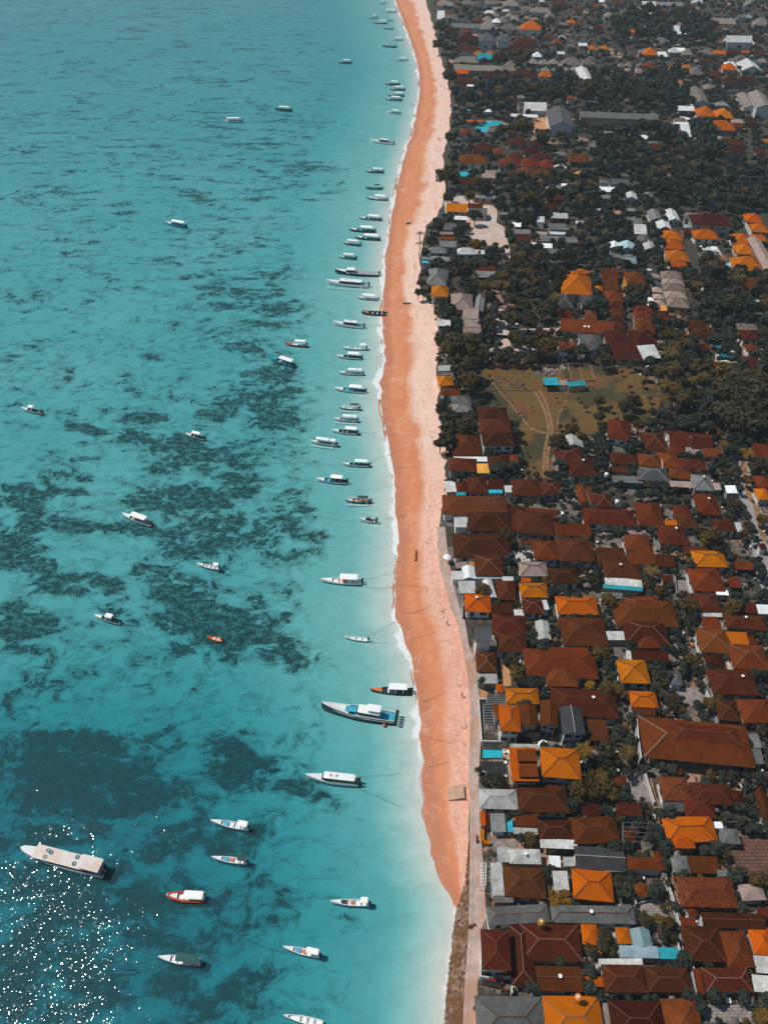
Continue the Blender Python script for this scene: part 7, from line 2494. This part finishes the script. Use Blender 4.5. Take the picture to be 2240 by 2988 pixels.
try:
    for pose in ('stand', 'walk'):
        PM[pose] = body_mesh(pose, "body", M['skin'])
        for c_, mt in SHIRTS.items(): PM[pose, c_] = body_mesh(pose, "shirt", M[mt], 'shirt')
        PM[pose, 'shorts'] = body_mesh(pose, "shorts", M['hull_dark'], 'shorts')
    hbm = MB(); hbm.lathe((0, -.01, 1.58), [(.106, 0), (.118, .06), (.10, .13), (.05, .18), (.01, .195)], 12); hair_me = hbm.mesh("hair"); hair_me.materials.append(M['hair'])
    for (t, x, y, pose, c_, lab) in (("A", 95, 362, 'walk', 'black', "person in black walking on wet sand near the far end"), ("A", 158, 1066, 'stand', 'white', "person in white standing mid-beach level with the lagoon pool"),
            ("A", 243, 1256, 'walk', 'black', "person in black on dry sand, left of two"), ("A", 252, 1262, 'walk', 'red', "person in red on dry sand, right of two"),
            ("Q", 1553, 780, 'stand', 'black', "person in black wading at the foam, left of a pair"), ("Q", 1569, 782, 'walk', 'blue', "person in blue wading at the foam, right of a pair"),
            ("A", 262, 775, 'stand', 'red', "person in red by the beach trees near the far end"), ("A", 298, 808, 'stand', 'black', "person in black at the edge of the beach trees"),
            ("I", 322, 372, 'walk', 'black', "person in black on dry sand opposite the orange roofs"), ("C", 26, 905, 'stand', 'grey', "person in grey on the beach, upper of two"),
            ("C", 28, 935, 'walk', 'black', "person in black on the beach, lower of two"), ("G", 318, 1172, 'stand', 'grey', "person in grey by the sea wall among ropes"),
            ("I", 436, 30, 'walk', 'white', "person in white walking along the promenade"), ("H", 1630, 470, 'stand', 'white', "person in white beside the street motorbikes")):
        px, py = tp(t, x, y); w = world_at(px, py, 1.2)
        rI = min(range(len(ROWS)), key=lambda i: abs(ROWS[i][1] - w.y))
        u_ = (w.x - shore[rI]) / max(1.0, back[rI] - shore[rI])
        z = ZG + .06 if u_ > 1 else (-.3 if u_ < 0 else (ZG - .75) * u_ ** .85)
        o = empty("person", (w.x, w.y, z), rh.uniform(0, 6.28)); tag(o, lab, "person", "people on beach and street")
        link("body", PM[pose], o); link("shirt", PM[pose, c_], o); link("shorts", PM[pose, 'shorts'], o); link("hair", hair_me, o)
except Exception as e:
    print("PEOPLE FAILED", e)

# dark drift log and small wooden frames on the beach
w = world_at(*tp("G", 38, 552), 1.0); b = MB(); b.bar((0, -2, .25), (.2, 2, .3), .28, 8, .2)
o = b.build("drift_log", M['wood']); o.location = (w.x, w.y, .55); tag(o, "dark drift log lying alone on the orange sand", "log")
w = world_at(*tp("I", 350, 1290), ZG)
o = empty("steps", (w.x, w.y, 1.0)); tag(o, "wooden slatted stairs from the promenade down to the sand", "stairs")
b = MB()
for k in range(8): b.box(-3.4 + .8*k*.5, -1.5, .05 + .14*k, -3.0 + .8*k*.5, 1.5, .13 + .14*k)
b.build("treads", M['wall_tan'], o)
b = MB()
for s in (-1.4, 1.4): b.bar((-3.4, s, -.1), (.2, s, 1.1), .07, 6)
b.build("stringer", M['wood'], o)
# ------------------------------------------------------------------ air: thin sea haze over the whole place
b = MB()
b.box(-5300, -400, -9, 5300, 5600, 178)
m = bpy.data.materials.new("sea_haze"); m.use_nodes = True
nt = m.node_tree
nt.nodes.remove(nt.nodes["Principled BSDF"])
pv = nt.nodes.new("ShaderNodeVolumePrincipled")
pv.inputs["Color"].default_value = (0.80, 0.92, 0.95, 1)
pv.inputs["Density"].default_value = 0.00012
nt.links.new(pv.outputs[0], nt.nodes["Material Output"].inputs["Volume"])
hz = b.build("haze", m)
hz["kind"] = "stuff"; hz["label"] = "thin bluish sea haze over the whole coast"
